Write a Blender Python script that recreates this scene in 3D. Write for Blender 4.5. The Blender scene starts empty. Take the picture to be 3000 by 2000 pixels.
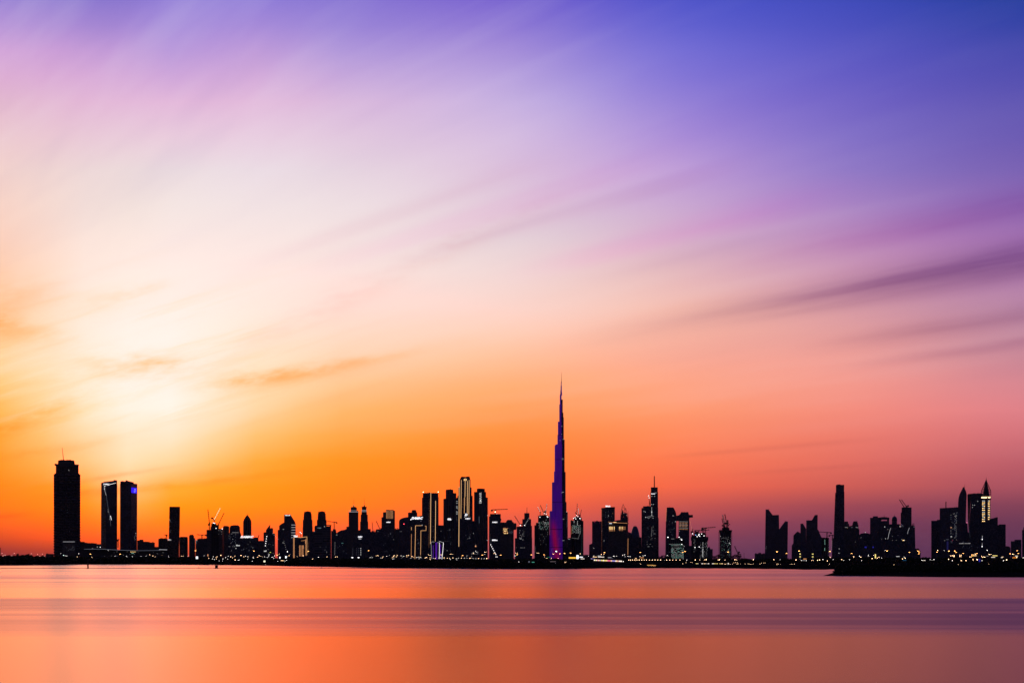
import bpy, bmesh, math, random
from mathutils import Vector
R = math.radians
SC = bpy.context.scene
COL = SC.collection
FPX, HZ, CAM_H = 5700.0, 1640.0, 8.0      # focal length and horizon row in photo pixels (3000 wide), camera height in metres

# ------------------------------------------------------------------ camera
cam = bpy.data.cameras.new('camera')
cam.sensor_fit = 'HORIZONTAL'; cam.sensor_width = 36.0
cam.lens = 36.0 * FPX / 3000.0
cam.shift_y = (HZ - 1000.0) / 3000.0
cam.clip_start = 1.0; cam.clip_end = 300000.0
cam_ob = bpy.data.objects.new('camera', cam); COL.objects.link(cam_ob)
cam_ob.location = (0, 0, CAM_H); cam_ob.rotation_euler = (R(90), 0, 0)
SC.camera = cam_ob
SC.view_settings.view_transform = 'Standard'
SC.view_settings.look = 'None'
SC.view_settings.exposure = 0.0
SC.view_settings.gamma = 1.0
SC.view_settings.use_curve_mapping = False
SC.render.engine = 'CYCLES'
SC.cycles.use_denoising = True
SC.cycles.denoiser = 'OPENIMAGEDENOISE'
SC.cycles.sample_clamp_indirect = 1.0
SC.cycles.sample_clamp_direct = 6.0
SC.cycles.max_bounces = 5
SC.cycles.volume_bounces = 0
SC.cycles.caustics_reflective = False

# ------------------------------------------------------------------ node maths helper
class S:
    """a socket with operators, so that shader maths reads as maths"""
    def __init__(s, nt, sock): s.nt, s.k = nt, sock
    def _m(s, op, b=None, c=None, clamp=False):
        n = s.nt.nodes.new('ShaderNodeMath'); n.operation = op; n.use_clamp = clamp
        for i, v in enumerate((s, b, c)):
            if v is None: continue
            if isinstance(v, S): s.nt.links.new(v.k, n.inputs[i])
            else: n.inputs[i].default_value = v
        return S(s.nt, n.outputs[0])
    def __add__(s, b): return s._m('ADD', b)
    __radd__ = __add__
    def __sub__(s, b): return s._m('SUBTRACT', b)
    def __rsub__(s, b): return (s * -1.0) + b
    def __mul__(s, b): return s._m('MULTIPLY', b)
    __rmul__ = __mul__
    def __truediv__(s, b): return s._m('DIVIDE', b)
    def inv(s, a=1.0):
        n = s.nt.nodes.new('ShaderNodeMath'); n.operation = 'DIVIDE'; n.inputs[0].default_value = a
        s.nt.links.new(s.k, n.inputs[1]); return S(s.nt, n.outputs[0])
    def max(s, b): return s._m('MAXIMUM', b)
    def min(s, b): return s._m('MINIMUM', b)
    def pow(s, b): return s._m('POWER', b)
    def exp(s): return s._m('EXPONENT')
    def log(s): return s._m('LOGARITHM', math.e)
    def atan2(s, b): return s._m('ARCTAN2', b)
    def gauss(s, c, w):
        d = (s - c) / w
        return ((d * d) * -1.0).exp()
    def ramp(s, a, b, smooth=True):
        n = s.nt.nodes.new('ShaderNodeMapRange'); n.clamp = True
        n.interpolation_type = 'SMOOTHSTEP' if smooth else 'LINEAR'
        s.nt.links.new(s.k, n.inputs['Value'])
        n.inputs['From Min'].default_value = a; n.inputs['From Max'].default_value = b
        return S(s.nt, n.outputs['Result'])
def lin(c): return tuple((v/255/12.92 if v <= 10.3 else ((v/255+0.055)/1.055)**2.4) for v in c)
def mixc(nt, f, a, b, mode='MIX'):
    n = nt.nodes.new('ShaderNodeMix'); n.data_type = 'RGBA'; n.blend_type = mode; n.clamp_factor = True
    for v, i in ((f, 0), (a, 6), (b, 7)):
        if hasattr(v, 'k'): nt.links.new(v.k, n.inputs[i])
        elif isinstance(v, bpy.types.NodeSocket): nt.links.new(v, n.inputs[i])
        elif i == 0: n.inputs[0].default_value = v
        else: n.inputs[i].default_value = (*v[:3], 1)
    return n.outputs[2]
def combine(nt, *v):
    n = nt.nodes.new('ShaderNodeCombineXYZ')
    for i, x in enumerate(v):
        if isinstance(x, S): nt.links.new(x.k, n.inputs[i])
        else: n.inputs[i].default_value = x
    return n.outputs[0]
def noise(nt, vec, scale=1.0, detail=2.0, rough=0.5, dims='3D'):
    n = nt.nodes.new('ShaderNodeTexNoise'); n.noise_dimensions = dims
    n.inputs['Scale'].default_value = scale; n.inputs['Detail'].default_value = detail; n.inputs['Roughness'].default_value = rough
    nt.links.new(vec, n.inputs['Vector']); return S(nt, n.outputs['Fac'])

# ------------------------------------------------------------------ dusk sky (world)
# colour of the evening sky by direction: columns run left to right over 30 degrees, rows from 16 degrees up down to the horizon
SKY_X = [0, 250, 340, 500, 750, 1000, 1500, 2000, 2500, 3000]
SKY = [
 (0, [(150, 126, 211),(140, 121, 208),(142, 122, 209),(148, 128, 216),(145, 126, 216),(138, 120, 212),(121, 101, 208),(82, 86, 202),(65, 76, 186),(42, 64, 160)]),
 (150, [(208, 158, 214),(200, 158, 216),(196, 156, 216),(184, 150, 218),(193, 157, 218),(176, 150, 218),(165, 142, 217),(118, 111, 213),(90, 88, 194),(74, 76, 174)]),
 (300, [(228, 186, 208),(228, 184, 215),(228, 185, 217),(228, 185, 219),(227, 187, 220),(217, 183, 220),(200, 178, 226),(146, 126, 214),(114, 100, 197),(95, 85, 178)]),
 (500, [(244, 212, 206),(238, 216, 216),(238, 219, 219),(238, 222, 225),(236, 220, 228),(232, 214, 225),(220, 192, 220),(190, 155, 215),(145, 122, 198),(124, 100, 180)]),
 (700, [(252, 210, 190),(252, 230, 220),(253, 233, 223),(252, 234, 228),(250, 232, 228),(246, 228, 226),(234, 214, 219),(214, 180, 203),(190, 142, 190),(165, 115, 178)]),
 (900, [(253, 208, 165),(254, 238, 222),(255, 242, 230),(255, 243, 233),(254, 236, 224),(252, 226, 214),(249, 214, 203),(244, 187, 174),(217, 157, 167),(190, 138, 168)]),
 (1050, [(254, 216, 162),(255, 240, 222),(255, 244, 233),(255, 245, 236),(254, 232, 205),(253, 214, 180),(253, 194, 154),(250, 172, 150),(240, 160, 152),(205, 138, 152)]),
 (1200, [(254, 188, 92),(255, 234, 204),(255, 241, 224),(255, 245, 234),(255, 215, 165),(255, 185, 110),(255, 160, 88),(254, 155, 112),(246, 142, 126),(228, 132, 138)]),
 (1350, [(253, 157, 42),(254, 200, 130),(255, 224, 178),(255, 216, 160),(255, 172, 62),(255, 150, 32),(255, 133, 48),(251, 122, 78),(228, 110, 96),(192, 96, 106)]),
 (1430, [(252, 137, 16),(254, 166, 52),(255, 207, 140),(255, 176, 50),(255, 153, 16),(255, 139, 22),(254, 120, 50),(243, 104, 72),(205, 93, 86),(168, 82, 96)]),
 (1500, [(246, 122, 14),(255, 142, 18),(255, 165, 62),(255, 150, 4),(255, 140, 4),(255, 126, 22),(240, 100, 62),(190, 82, 80),(145, 68, 86),(122, 62, 86)]),
 (1580, [(206, 78, 24),(242, 96, 12),(252, 106, 14),(255, 112, 16),(250, 98, 35),(240, 92, 58),(205, 90, 85),(140, 66, 86),(112, 58, 86),(102, 55, 84)]),
 (1640, [(120, 45, 55),(150, 55, 45),(170, 62, 50),(200, 75, 50),(200, 80, 65),(190, 80, 80),(170, 85, 95),(112, 58, 86),(98, 52, 84),(92, 50, 82)]),
]
def crom(p0, p1, p2, p3, t): return 0.5*((2*p1)+(-p0+p2)*t+(2*p0-5*p1+4*p2-p3)*t*t+(-p0+3*p1-3*p2+p3)*t**3)
def sample1(xs, vs, x):
    if x <= xs[0]: return vs[0]
    if x >= xs[-1]: return vs[-1]
    i = max(k for k in range(len(xs)-1) if xs[k] <= x)
    t = (x-xs[i])/(xs[i+1]-xs[i])
    # monotone-ish: catmull-rom limited to the local span
    p = [vs[max(0, i-1)], vs[i], vs[i+1], vs[min(len(vs)-1, i+2)]]
    out = []
    for c in range(3):
        v = crom(p[0][c], p[1][c], p[2][c], p[3][c], t)
        lo, hi = min(p[1][c], p[2][c])-4, max(p[1][c], p[2][c])+4
        out.append(min(255, max(0, min(hi, max(lo, v)))))
    return tuple(out)
world = bpy.data.worlds.new('World'); SC.world = world; world.use_nodes = True
nt = world.node_tree; nt.nodes.clear()
tc = nt.nodes.new('ShaderNodeTexCoord')
sep = nt.nodes.new('ShaderNodeSeparateXYZ'); nt.links.new(tc.outputs['Generated'], sep.inputs[0])
dx, dy, dz = (S(nt, sep.outputs[i]) for i in range(3))
yc = dy.max(0.08)
px = dx / yc * FPX + 1500.0
py = (dz / yc * -FPX + HZ)
WX, WY = px, py
tx = WX / 3000.0
ROWS = [0, 75, 150, 225, 300, 400, 500, 600, 700, 800, 900, 975, 1050, 1125, 1200, 1275, 1350, 1425, 1480, 1530, 1575, 1610, 1640]
base = None
for i, y in enumerate(ROWS):
    row = [sample1([r[0] for r in SKY], [r[1][c] for r in SKY], y) for c in range(len(SKY_X))]
    rn = nt.nodes.new('ShaderNodeValToRGB'); rn.color_ramp.interpolation = 'LINEAR'
    nt.links.new(tx.k, rn.inputs[0])
    el = rn.color_ramp.elements
    NS = 25
    while len(el) < NS: el.new(0.5)
    for k in range(NS):
        el[k].position = k/(NS-1)
        el[k].color = (*lin(sample1(SKY_X, row, 3000*k/(NS-1))), 1)
    if base is None: base = rn.outputs[0]
    else: base = mixc(nt, WY.ramp(ROWS[i-1], y, False), base, rn.outputs[0])
# streaked high cloud: trails fan out from the west (left)
thA = (HZ + 10 - WY).atan2((WX + 1800.0).max(50.0))
rA = ((WX + 1800.0)*(WX + 1800.0) + (HZ + 10 - WY)*(HZ + 10 - WY)).pow(0.5)
thB = (HZ + 10 - WY).atan2((WX + 420.0).max(50.0))
nA = noise(nt, combine(nt, thA*26.0, rA/1500.0, 3.1), 1.0, 3.0, 0.55)
nA2 = noise(nt, combine(nt, thA*75.0, rA/900.0, 9.7), 1.0, 2.0, 0.5)
nB = noise(nt, combine(nt, thB*7.0, (HZ-WY)/1100.0, 5.3), 1.0, 3.0, 0.5)
nW = noise(nt, combine(nt, WX/150.0 + WY/420.0, WY/52.0 + WX/400.0, 1.7), 1.0, 5.0, 0.62)
high = WY.ramp(950, 300); left = WX.ramp(1500, 700)
wB = high*left
sky_v = (nA - 0.5)*0.15*WY.ramp(1500, 1000) + (nA2 - 0.5)*0.05*WY.ramp(1450, 1150)*WX.ramp(900, 1600)
sky_v = sky_v + (nB - 0.5)*0.34*wB
glow = WX.gauss(430.0, 700.0)*WY.gauss(1000.0, 420.0)
sky_v = sky_v*(1.0 - glow*0.75)*(1.0 - WX.ramp(1300, 2300)*WY.ramp(700, 350)*0.75)
lightc = mixc(nt, (sky_v*1.0).max(0.0)*1.6, base, mixc(nt, 1.0, base, (1.0, 0.90, 0.97), 'SCREEN'))
col = mixc(nt, (sky_v*-1.0).max(0.0)*3.2, lightc, mixc(nt, 1.0, lightc, (0.62, 0.58, 0.80), 'MULTIPLY'))
def streak(th0, w, r0, r1, amount, mul, wob=0.0, soft=700.0):
    global col
    t = thA + (nA - 0.5)*wob if wob else thA
    g = t.gauss(th0, w)*rA.ramp(r0, r0+soft)*rA.ramp(r1+soft, r1)*amount
    col = mixc(nt, g, col, mixc(nt, 1.0, col, mul, 'MULTIPLY'))
nS = noise(nt, combine(nt, thA*130.0, rA/700.0, 4.4), 1.0, 3.0, 0.6)
streak(0.1850, 0.0095, 3300, 9000, (nS*1.3 + 0.30), (0.56, 0.46, 0.63), 0.006, 1500.0)
streak(0.176, 0.0065, 3900, 9000, (nS*0.8 + 0.30), (0.70, 0.60, 0.72), 0.008, 900.0)
streak(0.150, 0.006, 4100, 9000, (nS*0.9 + 0.25), (0.72, 0.64, 0.73), 0.010, 500.0)
streak(0.134, 0.004, 4200, 9000, (nS*0.9 + 0.2), (0.76, 0.68, 0.78), 0.008, 500.0)
streak(0.216, 0.0095, 3700, 9000, (nS*1.0 + 0.25), (0.84, 0.66, 0.84), 0.006, 900.0)
streak(0.250, 0.010, 3300, 4100, (nS*0.8 + 0.3), (1.02, 0.80, 0.98), 0.010, 500.0)
streak(0.232, 0.006, 3500, 4000, (nS*0.8 + 0.2), (0.90, 0.84, 0.92), 0.010, 500.0)
streak(0.308, 0.009, 2700, 3500, (nS*0.8 + 0.3), (0.97, 0.80, 0.93), 0.012, 600.0)
streak(0.288, 0.007, 3000, 3800, (nS*0.8 + 0.2), (0.88, 0.76, 0.86), 0.010, 500.0)
streak(0.332, 0.008, 2500, 3300, (nS*0.7 + 0.1), (0.93, 0.82, 0.88), 0.010, 500.0)
streak(0.0835, 0.0018, 3600, 4150, (nS*0.5 + 0.10), (0.80, 0.72, 0.80), 0.004, 350.0)
streak(0.0665, 0.0016, 3800, 4200, (nS*0.4 + 0.05), (0.82, 0.76, 0.84), 0.003, 350.0)
# small amber cloud wisps low on the left
def wisp(cx, cy, wx, wy, slope, amt, mul):
    global col
    u = (WX - cx); v = (WY - cy) + u*slope + (nW - 0.5)*wy*1.5
    g = u.gauss(0.0, wx)*v.gauss(0.0, wy)*(nW.ramp(0.22, 0.80))*(amt*0.95)
    col = mixc(nt, g, col, mixc(nt, 1.0, col, mul, 'MULTIPLY'))
wisp(440, 1080, 120, 30, 0.06, 1.25, (0.98, 0.66, 0.32))
wisp(330, 1062, 170, 34, 0.02, 0.75, (0.99, 0.78, 0.50))
wisp(700, 1118, 120, 26, 0.10, 1.0, (0.99, 0.72, 0.40))
wisp(860, 1100, 200, 26, 0.16, 1.25, (0.99, 0.70, 0.40))
wisp(1060, 1062, 230, 16, 0.20, 0.7, (0.99, 0.82, 0.58))
wisp(1030, 875, 360, 34, 0.46, 1.3, (0.96, 0.87, 0.86))
wisp(1380, 690, 300, 26, 0.40, 1.0, (0.95, 0.86, 0.90))
wisp(330, 885, 120, 34, 0.22, 0.6, (0.99, 0.80, 0.58))
wisp(420, 850, 60, 16, 0.30, 0.8, (0.99, 0.84, 0.68))
wisp(0, 945, 70, 40, 0.05, 1.0, (0.98, 0.66, 0.30))
wisp(90, 985, 130, 30, -0.10, 0.8, (0.98, 0.76, 0.48))
wisp(60, 860, 130, 44, 0.05, 0.75, (0.98, 0.76, 0.52))
wisp(180, 1110, 160, 14, 0.14, 0.6, (0.99, 0.82, 0.55))
wisp(70, 1235, 200, 26, 0.42, 1.2, (0.98, 0.66, 0.16))
wisp(230, 1215, 240, 18, 0.34, 0.7, (0.99, 0.80, 0.42))
wisp(60, 1330, 260, 20, 0.14, 0.8, (0.95, 0.72, 0.40))
wisp(330, 1395, 150, 7, 0.16, 1.0, (0.92, 0.74, 0.62))
wisp(520, 1422, 300, 12, 0.12, 1.2, (0.97, 0.74, 0.30))
wisp(300, 1436, 160, 9, 0.12, 0.7, (0.92, 0.72, 0.60))
wisp(0, 1512, 60, 7, 0.06, 1.0, (0.55, 0.42, 0.9))
wisp(620, 1385, 220, 14, 0.16, 0.8, (0.96, 0.80, 0.55))
# feathered ice cloud over the afterglow
nF = noise(nt, combine(nt, (WX + WY*0.9)/520.0, (WY + WX*0.30)/46.0, 6.6), 1.0, 5.0, 0.62)
fz = nF.ramp(0.48, 0.78)*WX.gauss(250.0, 620.0)*WY.gauss(1070.0, 210.0)*1.0
col = mixc(nt, fz, col, mixc(nt, 1.0, col, (0.985, 0.80, 0.52), 'MULTIPLY'))
fz2 = nF.ramp(0.50, 0.20)*WX.gauss(200.0, 480.0)*WY.gauss(1100.0, 170.0)*0.35
col = mixc(nt, fz2, col, mixc(nt, 1.0, col, (1.0, 0.93, 0.85), 'SCREEN'))
# the afterglow is brighter than white in its red part
sepc = nt.nodes.new('ShaderNodeSeparateColor'); nt.links.new(col, sepc.inputs[0])
boost = WX.gauss(480.0, 800.0)*WY.gauss(1270.0, 265.0)
cmb = nt.nodes.new('ShaderNodeCombineColor')
nt.links.new((S(nt, sepc.outputs[0])*(boost*1.7 + 1.0)).k, cmb.inputs[0])
nt.links.new((S(nt, sepc.outputs[1])*(boost*0.04 + 1.0)).k, cmb.inputs[1])
nt.links.new(sepc.outputs[2], cmb.inputs[2])
col = cmb.outputs[0]
# away from the afterglow the sky is the deep blue of the Nishita sky at sunset
nish = nt.nodes.new('ShaderNodeTexSky'); nish.sky_type = 'NISHITA'; nish.sun_disc = False
nish.sun_elevation = R(1.5); nish.sun_rotation = R(-11.5); nish.altitude = 0; nish.air_density = 1.0; nish.dust_density = 1.0
dusk = mixc(nt, 1.0, nish.outputs[0], (0.14, 0.14, 0.14), 'MULTIPLY')
dusk = mixc(nt, 1.0, dusk, (0.34, 0.36, 1.0), 'MULTIPLY')
away = dy.ramp(0.93, 0.30)
upw = dz.ramp(0.28, 0.75)
far = (away + upw - away*upw)
col = mixc(nt, far, col, dusk)
bg = nt.nodes.new('ShaderNodeBackground'); nt.links.new(col, bg.inputs[0]); bg.inputs[1].default_value = 1.0
wo = nt.nodes.new('ShaderNodeOutputWorld'); nt.links.new(bg.outputs[0], wo.inputs[0])
world.cycles.sampling_method = 'MANUAL'; world.cycles.sample_map_resolution = 1024

sun = bpy.data.lights.new('sun', 'SUN'); sun.energy = 0.3; sun.angle = R(0.5); sun.color = (1.0, 0.72, 0.45)
sun_ob = bpy.data.objects.new('sun', sun); COL.objects.link(sun_ob)
az = R(-11.5); elv = R(-2.0)      # the sun has just set behind the twin towers
sdir = Vector((math.sin(az)*math.cos(elv), math.cos(az)*math.cos(elv), math.sin(elv)))
sun_ob.rotation_euler = sdir.to_track_quat('Z', 'Y').to_euler()

# ------------------------------------------------------------------ tagging and mesh helpers
def tag(o, label=None, cat=None, group=None, kind=None):
    if label: o['label'] = label
    if cat: o['category'] = cat
    if group: o['group'] = group
    if kind: o['kind'] = kind
    return o
def mesh_ob(name, verts, faces, mats, parent=None, mat_idx=None, smooth=False):
    me = bpy.data.meshes.new(name); me.from_pydata(verts, [], faces); me.update()
    for m in (mats if isinstance(mats, (list, tuple)) else [mats]): me.materials.append(m)
    if mat_idx:
        for p, i in zip(me.polygons, mat_idx): p.material_index = i
    if smooth:
        for p in me.polygons: p.use_smooth = True
    bm = bmesh.new(); bm.from_mesh(me); bmesh.ops.recalc_face_normals(bm, faces=bm.faces); bm.to_mesh(me); bm.free()
    o = bpy.data.objects.new(name, me); COL.objects.link(o)
    if parent: o.parent = parent
    return o
def X(px, D): return (px-1500.0)/FPX*D
def Z(py, D): return CAM_H + (HZ-py)/FPX*D
def DW(py): return FPX*CAM_H/(py-HZ)          # distance at which the water shows at this row

# ------------------------------------------------------------------ water
WT, WR, WTINT = 0.31, 0.261, (1.0, 0.77, 0.49)      # normal lean, roughness, warm tint put on the reflections
def water_material():
    m = bpy.data.materials.new('long_exposure_water'); m.use_nodes = True
    nt = m.node_tree; b = nt.nodes['Principled BSDF']
    geo = nt.nodes.new('ShaderNodeNewGeometry'); sp = nt.nodes.new('ShaderNodeSeparateXYZ')
    nt.links.new(geo.outputs['Position'], sp.inputs[0])
    x, y = S(nt, sp.outputs[0]), S(nt, sp.outputs[1])
    ly = y.max(20.0).log()                       # bands widen with distance
    lx = x / (y.max(60.0))*1.0
    n1 = noise(nt, combine(nt, lx*1.3, ly*12.0, 0.3), 1.0, 2.0, 0.5)
    n2 = noise(nt, combine(nt, lx*2.2, ly*30.0, 2.3), 1.0, 2.0, 0.5)
    n3 = noise(nt, combine(nt, lx*1.6, y.max(20.0).inv(7000.0), 7.3), 1.0, 2.0, 0.5)
    # wind-ruffled belt lying 205 to 415 m out, smooth water either side
    edge = (n2 - 0.5)*0.05 + (n1 - 0.5)*0.05 + lx*0.02
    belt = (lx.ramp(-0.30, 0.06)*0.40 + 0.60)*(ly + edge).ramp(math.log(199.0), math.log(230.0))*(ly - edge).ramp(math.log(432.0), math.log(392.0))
    farb = ly.ramp(math.log(430.0), math.log(1000.0))
    ruff = belt*((n1 - 0.5)*2.0 + (n2 - 0.5)*0.6 + 0.86) + farb*((n3 - 0.5)*2.8 + (n2-0.5)*0.6 + 0.22) + (n2-0.5)*0.06
    ruff = ruff.max(0.0).min(1.12)
    # normal leans away from the camera, more so nearby, to mirror the low sky
    tilt = y.max(60.0).inv(CAM_H*WT)*(1.0 - farb*0.35)
    nrm = nt.nodes.new('ShaderNodeVectorMath'); nrm.operation = 'NORMALIZE'
    nt.links.new(combine(nt, 0.0, tilt, 1.0), nrm.inputs[0])
    fr = nt.nodes.new('ShaderNodeFresnel'); fr.inputs['IOR'].default_value = 1.33
    gl = nt.nodes.new('ShaderNodeBsdfGlossy'); gl.distribution = 'BECKMANN'
    mirror_dim = (1.0 - ruff*0.52)*(1.0 - lx.ramp(-0.06, 0.28)*0.40)  # reflection darkened in the belt and towards the right, put into its tint
    tint = nt.nodes.new('ShaderNodeMix'); tint.data_type = 'RGBA'; tint.blend_type = 'MULTIPLY'; tint.inputs[0].default_value = 1.0
    nt.links.new(combine(nt, mirror_dim, mirror_dim.pow(1.04), mirror_dim.pow(0.72)), tint.inputs[6]); tint.inputs[7].default_value = (*WTINT, 1)
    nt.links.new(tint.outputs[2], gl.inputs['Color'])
    nt.links.new((ruff*0.02 + WR).k, gl.inputs['Roughness'])
    gl.inputs['Anisotropy'].default_value = -0.674
    tg = nt.nodes.new('ShaderNodeCombineXYZ'); tg.inputs[0].default_value = 1.0; nt.links.new(tg.outputs[0], gl.inputs['Tangent'])     # chop runs across the creek
    nt.links.new(nrm.outputs[0], gl.inputs['Normal']); nt.links.new(nrm.outputs[0], fr.inputs['Normal'])
    df = nt.nodes.new('ShaderNodeBsdfDiffuse'); df.inputs['Color'].default_value = (0.026, 0.024, 0.105, 1)
    g2 = nt.nodes.new('ShaderNodeBsdfGlossy'); g2.inputs['Roughness'].default_value = 0.32; g2.inputs['Color'].default_value = (0.72, 0.74, 0.95, 1)
    nt.links.new(nrm.outputs[0], g2.inputs['Normal'])
    gm = nt.nodes.new('ShaderNodeMixShader')                    # ruffled water also mirrors the upper sky
    nt.links.new((belt*0.13 + farb*0.17 + 0.06).k, gm.inputs[0]); nt.links.new(gl.outputs[0], gm.inputs[1]); nt.links.new(g2.outputs[0], gm.inputs[2])
    mx = nt.nodes.new('ShaderNodeMixShader'); out = nt.nodes['Material Output']
    nt.links.new(fr.outputs[0], mx.inputs[0]); nt.links.new(df.outputs[0], mx.inputs[1]); nt.links.new(gm.outputs[0], mx.inputs[2])
    nt.links.new(mx.outputs[0], out.inputs['Surface']); nt.nodes.remove(b)
    return m
M_WATER = water_material()
NW = 60
wv, wf = [], []
xs = [-9000 + 18000*i/8 for i in range(9)]; ys = [-300, 50, 150, 300, 600, 1200, 2500, 5000, 9000]
for yy in ys:
    for xx in xs: wv.append((xx, yy, 0.0))
for j in range(len(ys)-1):
    for i in range(8):
        a = j*9+i; wf.append((a, a+1, a+10, a+9))
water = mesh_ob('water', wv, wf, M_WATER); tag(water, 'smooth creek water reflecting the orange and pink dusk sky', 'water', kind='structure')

def plain_mat(name, col, rough=0.9, spec=0.1, var=0.3, scale=0.05):
    m = bpy.data.materials.new(name); m.use_nodes = True
    nt = m.node_tree; b = nt.nodes['Principled BSDF']
    tcn = nt.nodes.new('ShaderNodeTexCoord')
    n = noise(nt, tcn.outputs['Object'], scale, 4.0, 0.6)
    c = mixc(nt, n, tuple(v*(1-var) for v in col), tuple(v*(1+var) for v in col))
    nt.links.new(c, b.inputs['Base Color'])
    b.inputs['Roughness'].default_value = rough; b.inputs['Specular IOR Level'].default_value = spec
    return m
M_SOIL = plain_mat('dark_mud', (0.022, 0.018, 0.016), 1.0, 0.0, 0.4, 0.02)
M_SAND = plain_mat('wet_sand', (0.05, 0.035, 0.03), 0.9, 0.05, 0.3, 0.1)

# ------------------------------------------------------------------ land: one sheet, its water edge at the true distances
GROUND = 1.6
shore_px = [(-260, 1653.5), (0, 1654.5), (120, 1653.8), (180, 1653.3), (230, 1652.2), (330, 1652.3), (420, 1652.6), (560, 1653.2), (700, 1654.5),
            (800, 1656.3), (930, 1658.8), (1060, 1661.2), (1200, 1663.0), (1330, 1664.6), (1450, 1665.8), (1560, 1666.2), (1640, 1666.4),
            (1690, 1665.2), (1800, 1663.2), (1900, 1663.2), (2000, 1663.6), (2150, 1664.4), (2280, 1665.8), (2330, 1667.2), (2380, 1667.6), (2440, 1667.0), (2600, 1665.5), (3300, 1665.0)]
def shore_at(px):
    for (a, ya), (b, yb) in zip(shore_px, shore_px[1:]):
        if a <= px <= b: return ya + (yb-ya)*(px-a)/(b-a)
    return shore_px[-1][1]
random.seed(5)
gv, gf = [], []
pxs = []
q = -260
while q < 3300: pxs.append(q); q += 12
rows = [(0.0, -0.5), (6.0, 0.5), (18.0, 1.1), (60.0, GROUND), (300.0, GROUND), (2000, GROUND), (9000, GROUND), (90000, GROUND)]
for p_ in pxs:
    py_ = shore_at(p_) + 0.35*math.sin(p_*0.11) + 0.25*math.sin(p_*0.037+1)
    D0 = DW(py_)
    for k, (off, z) in enumerate(rows):
        D = D0 + off if k < 5 else max(D0 + off, off+5200)
        sx = X(p_, D) if k < 6 else X(p_, D)*1.0
        gv.append((sx, D, z + (random.uniform(-0.15, 0.15) if 0 < k < 3 else 0)))
nr = len(rows)
for i in range(len(pxs)-1):
    for k in range(nr-1):
        a = i*nr+k; gf.append((a, a+nr, a+nr+1, a+1))
ground = mesh_ob('ground', gv, gf, M_SOIL); tag(ground, 'low dark city shore along the far side of the creek', 'ground', kind='structure')

# headland on the right, nearer than the rest of the shore
hl = [(2412, 1685.6), (2425, 1686.0), (2442, 1686.3), (2470, 1686.6), (2550, 1687.4), (2650, 1689.0), (2760, 1690.2), (2900, 1690.8), (3050, 1691.2), (3200, 1691.4)]
hv, hf = [], []
back = [(2412, 1685.3), (2425, 1684.0), (2442, 1681.8), (2470, 1677), (2550, 1675), (2650, 1675), (2760, 1675), (2900, 1675), (3050, 1675), (3200, 1675)]
hh = [0.05, 0.5, 1.0, 1.5, 1.8, 2.0, 2.0, 2.0, 2.0, 2.0]
for (p_, y_), (p2, y2), h_ in zip(hl, back, hh):
    d0, d1 = DW(y_), DW(y2)
    hv += [(X(p_, d0), d0, -0.4), (X(p_, d0+(d1-d0)*0.15), d0+(d1-d0)*0.15, h_), (X(p_, d0+(d1-d0)*0.85), d0+(d1-d0)*0.85, h_), (X(p2, d1), d1, -0.4)]
for i in range(len(hl)-1):
    for k in range(3): a = i*4+k; hf.append((a, a+4, a+5, a+1))
headland = mesh_ob('headland', hv, hf, M_SOIL); tag(headland, 'dark headland spit reaching into the water on the right', 'headland', kind='structure')
# sand spit in front of the left shore
sv, sf = [], []
for i, p_ in enumerate(range(-200, 241, 20)):
    y0 = 1656.0 - 2.2*max(0, (p_-40)/200.0); hgt = 0.9*(1 - max(0, (p_-60)/180.0)**2)
    d = DW(y0)
    sv += [(X(p_, d), d, -0.2), (X(p_, d+20), d+20, hgt), (X(p_, d+70), d+70, hgt*0.9), (X(p_, d+90), d+90, -0.2)]
    if i:
        for k in range(3): a = (i-1)*4+k; sf.append((a, a+4, a+5, a+1))
spit = mesh_ob('sandbank', sv, sf, M_SAND); tag(spit, 'thin dark sandbank lying off the left shore', 'sandbank', kind='structure')

# ------------------------------------------------------------------ vegetation belts (read as one mass from here) and single trees
M_LEAF = plain_mat('dusk_foliage', (0.022, 0.030, 0.014), 0.9, 0.05, 0.5, 0.4)
M_BARK = plain_mat('bark', (0.05, 0.035, 0.025), 0.95, 0.05, 0.3, 0.8)
def leaf_quads(rng, V, F, cx, cy, cz, rx, ry, rz, n, s):
    for _ in range(n):
        u = rng.uniform(-1, 1); t = rng.uniform(0, 2*math.pi); r = rng.random()**0.4
        q = math.sqrt(1-u*u)
        p = Vector((cx + rx*r*q*math.cos(t), cy + ry*r*q*math.sin(t), cz + rz*r*u))
        a = Vector((rng.gauss(0, 1), rng.gauss(0, 1), rng.gauss(0, 1))).normalized()
        b = a.orthogonal().normalized(); c = a.cross(b)
        k = s*rng.uniform(0.6, 1.4); i = len(V)
        V += [p+b*k, p+c*k*0.6, p-b*k, p-c*k*0.6]; F.append((i, i+1, i+2, i+3))
def belt(name, label, pts, seed, per_px, s):
    """pts: (px, distance, height, spread) along the belt"""
    rng = random.Random(seed); V, F = [], []
    for (p0, d0, h0, w0), (p1, d1, h1, w1) in zip(pts, pts[1:]):
        n = max(1, int(abs(p1-p0)*per_px))
        for _ in range(n):
            t = rng.random(); D = d0+(d1-d0)*t; h = (h0+(h1-h0)*t)*rng.uniform(0.55, 1.0); w = w0+(w1-w0)*t
            D += rng.uniform(0, w); p = p0+(p1-p0)*t
            rx = h*rng.uniform(0.5, 1.1)
            leaf_quads(rng, V, F, X(p, D), D, GROUND*0.6+h*0.5, rx, rx, h*0.55, 14, s*(h/5.0+0.4))
    o = mesh_ob(name, [tuple(v) for v in V], F, M_LEAF); tag(o, label, 'shrubs', kind='stuff'); return o
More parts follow.
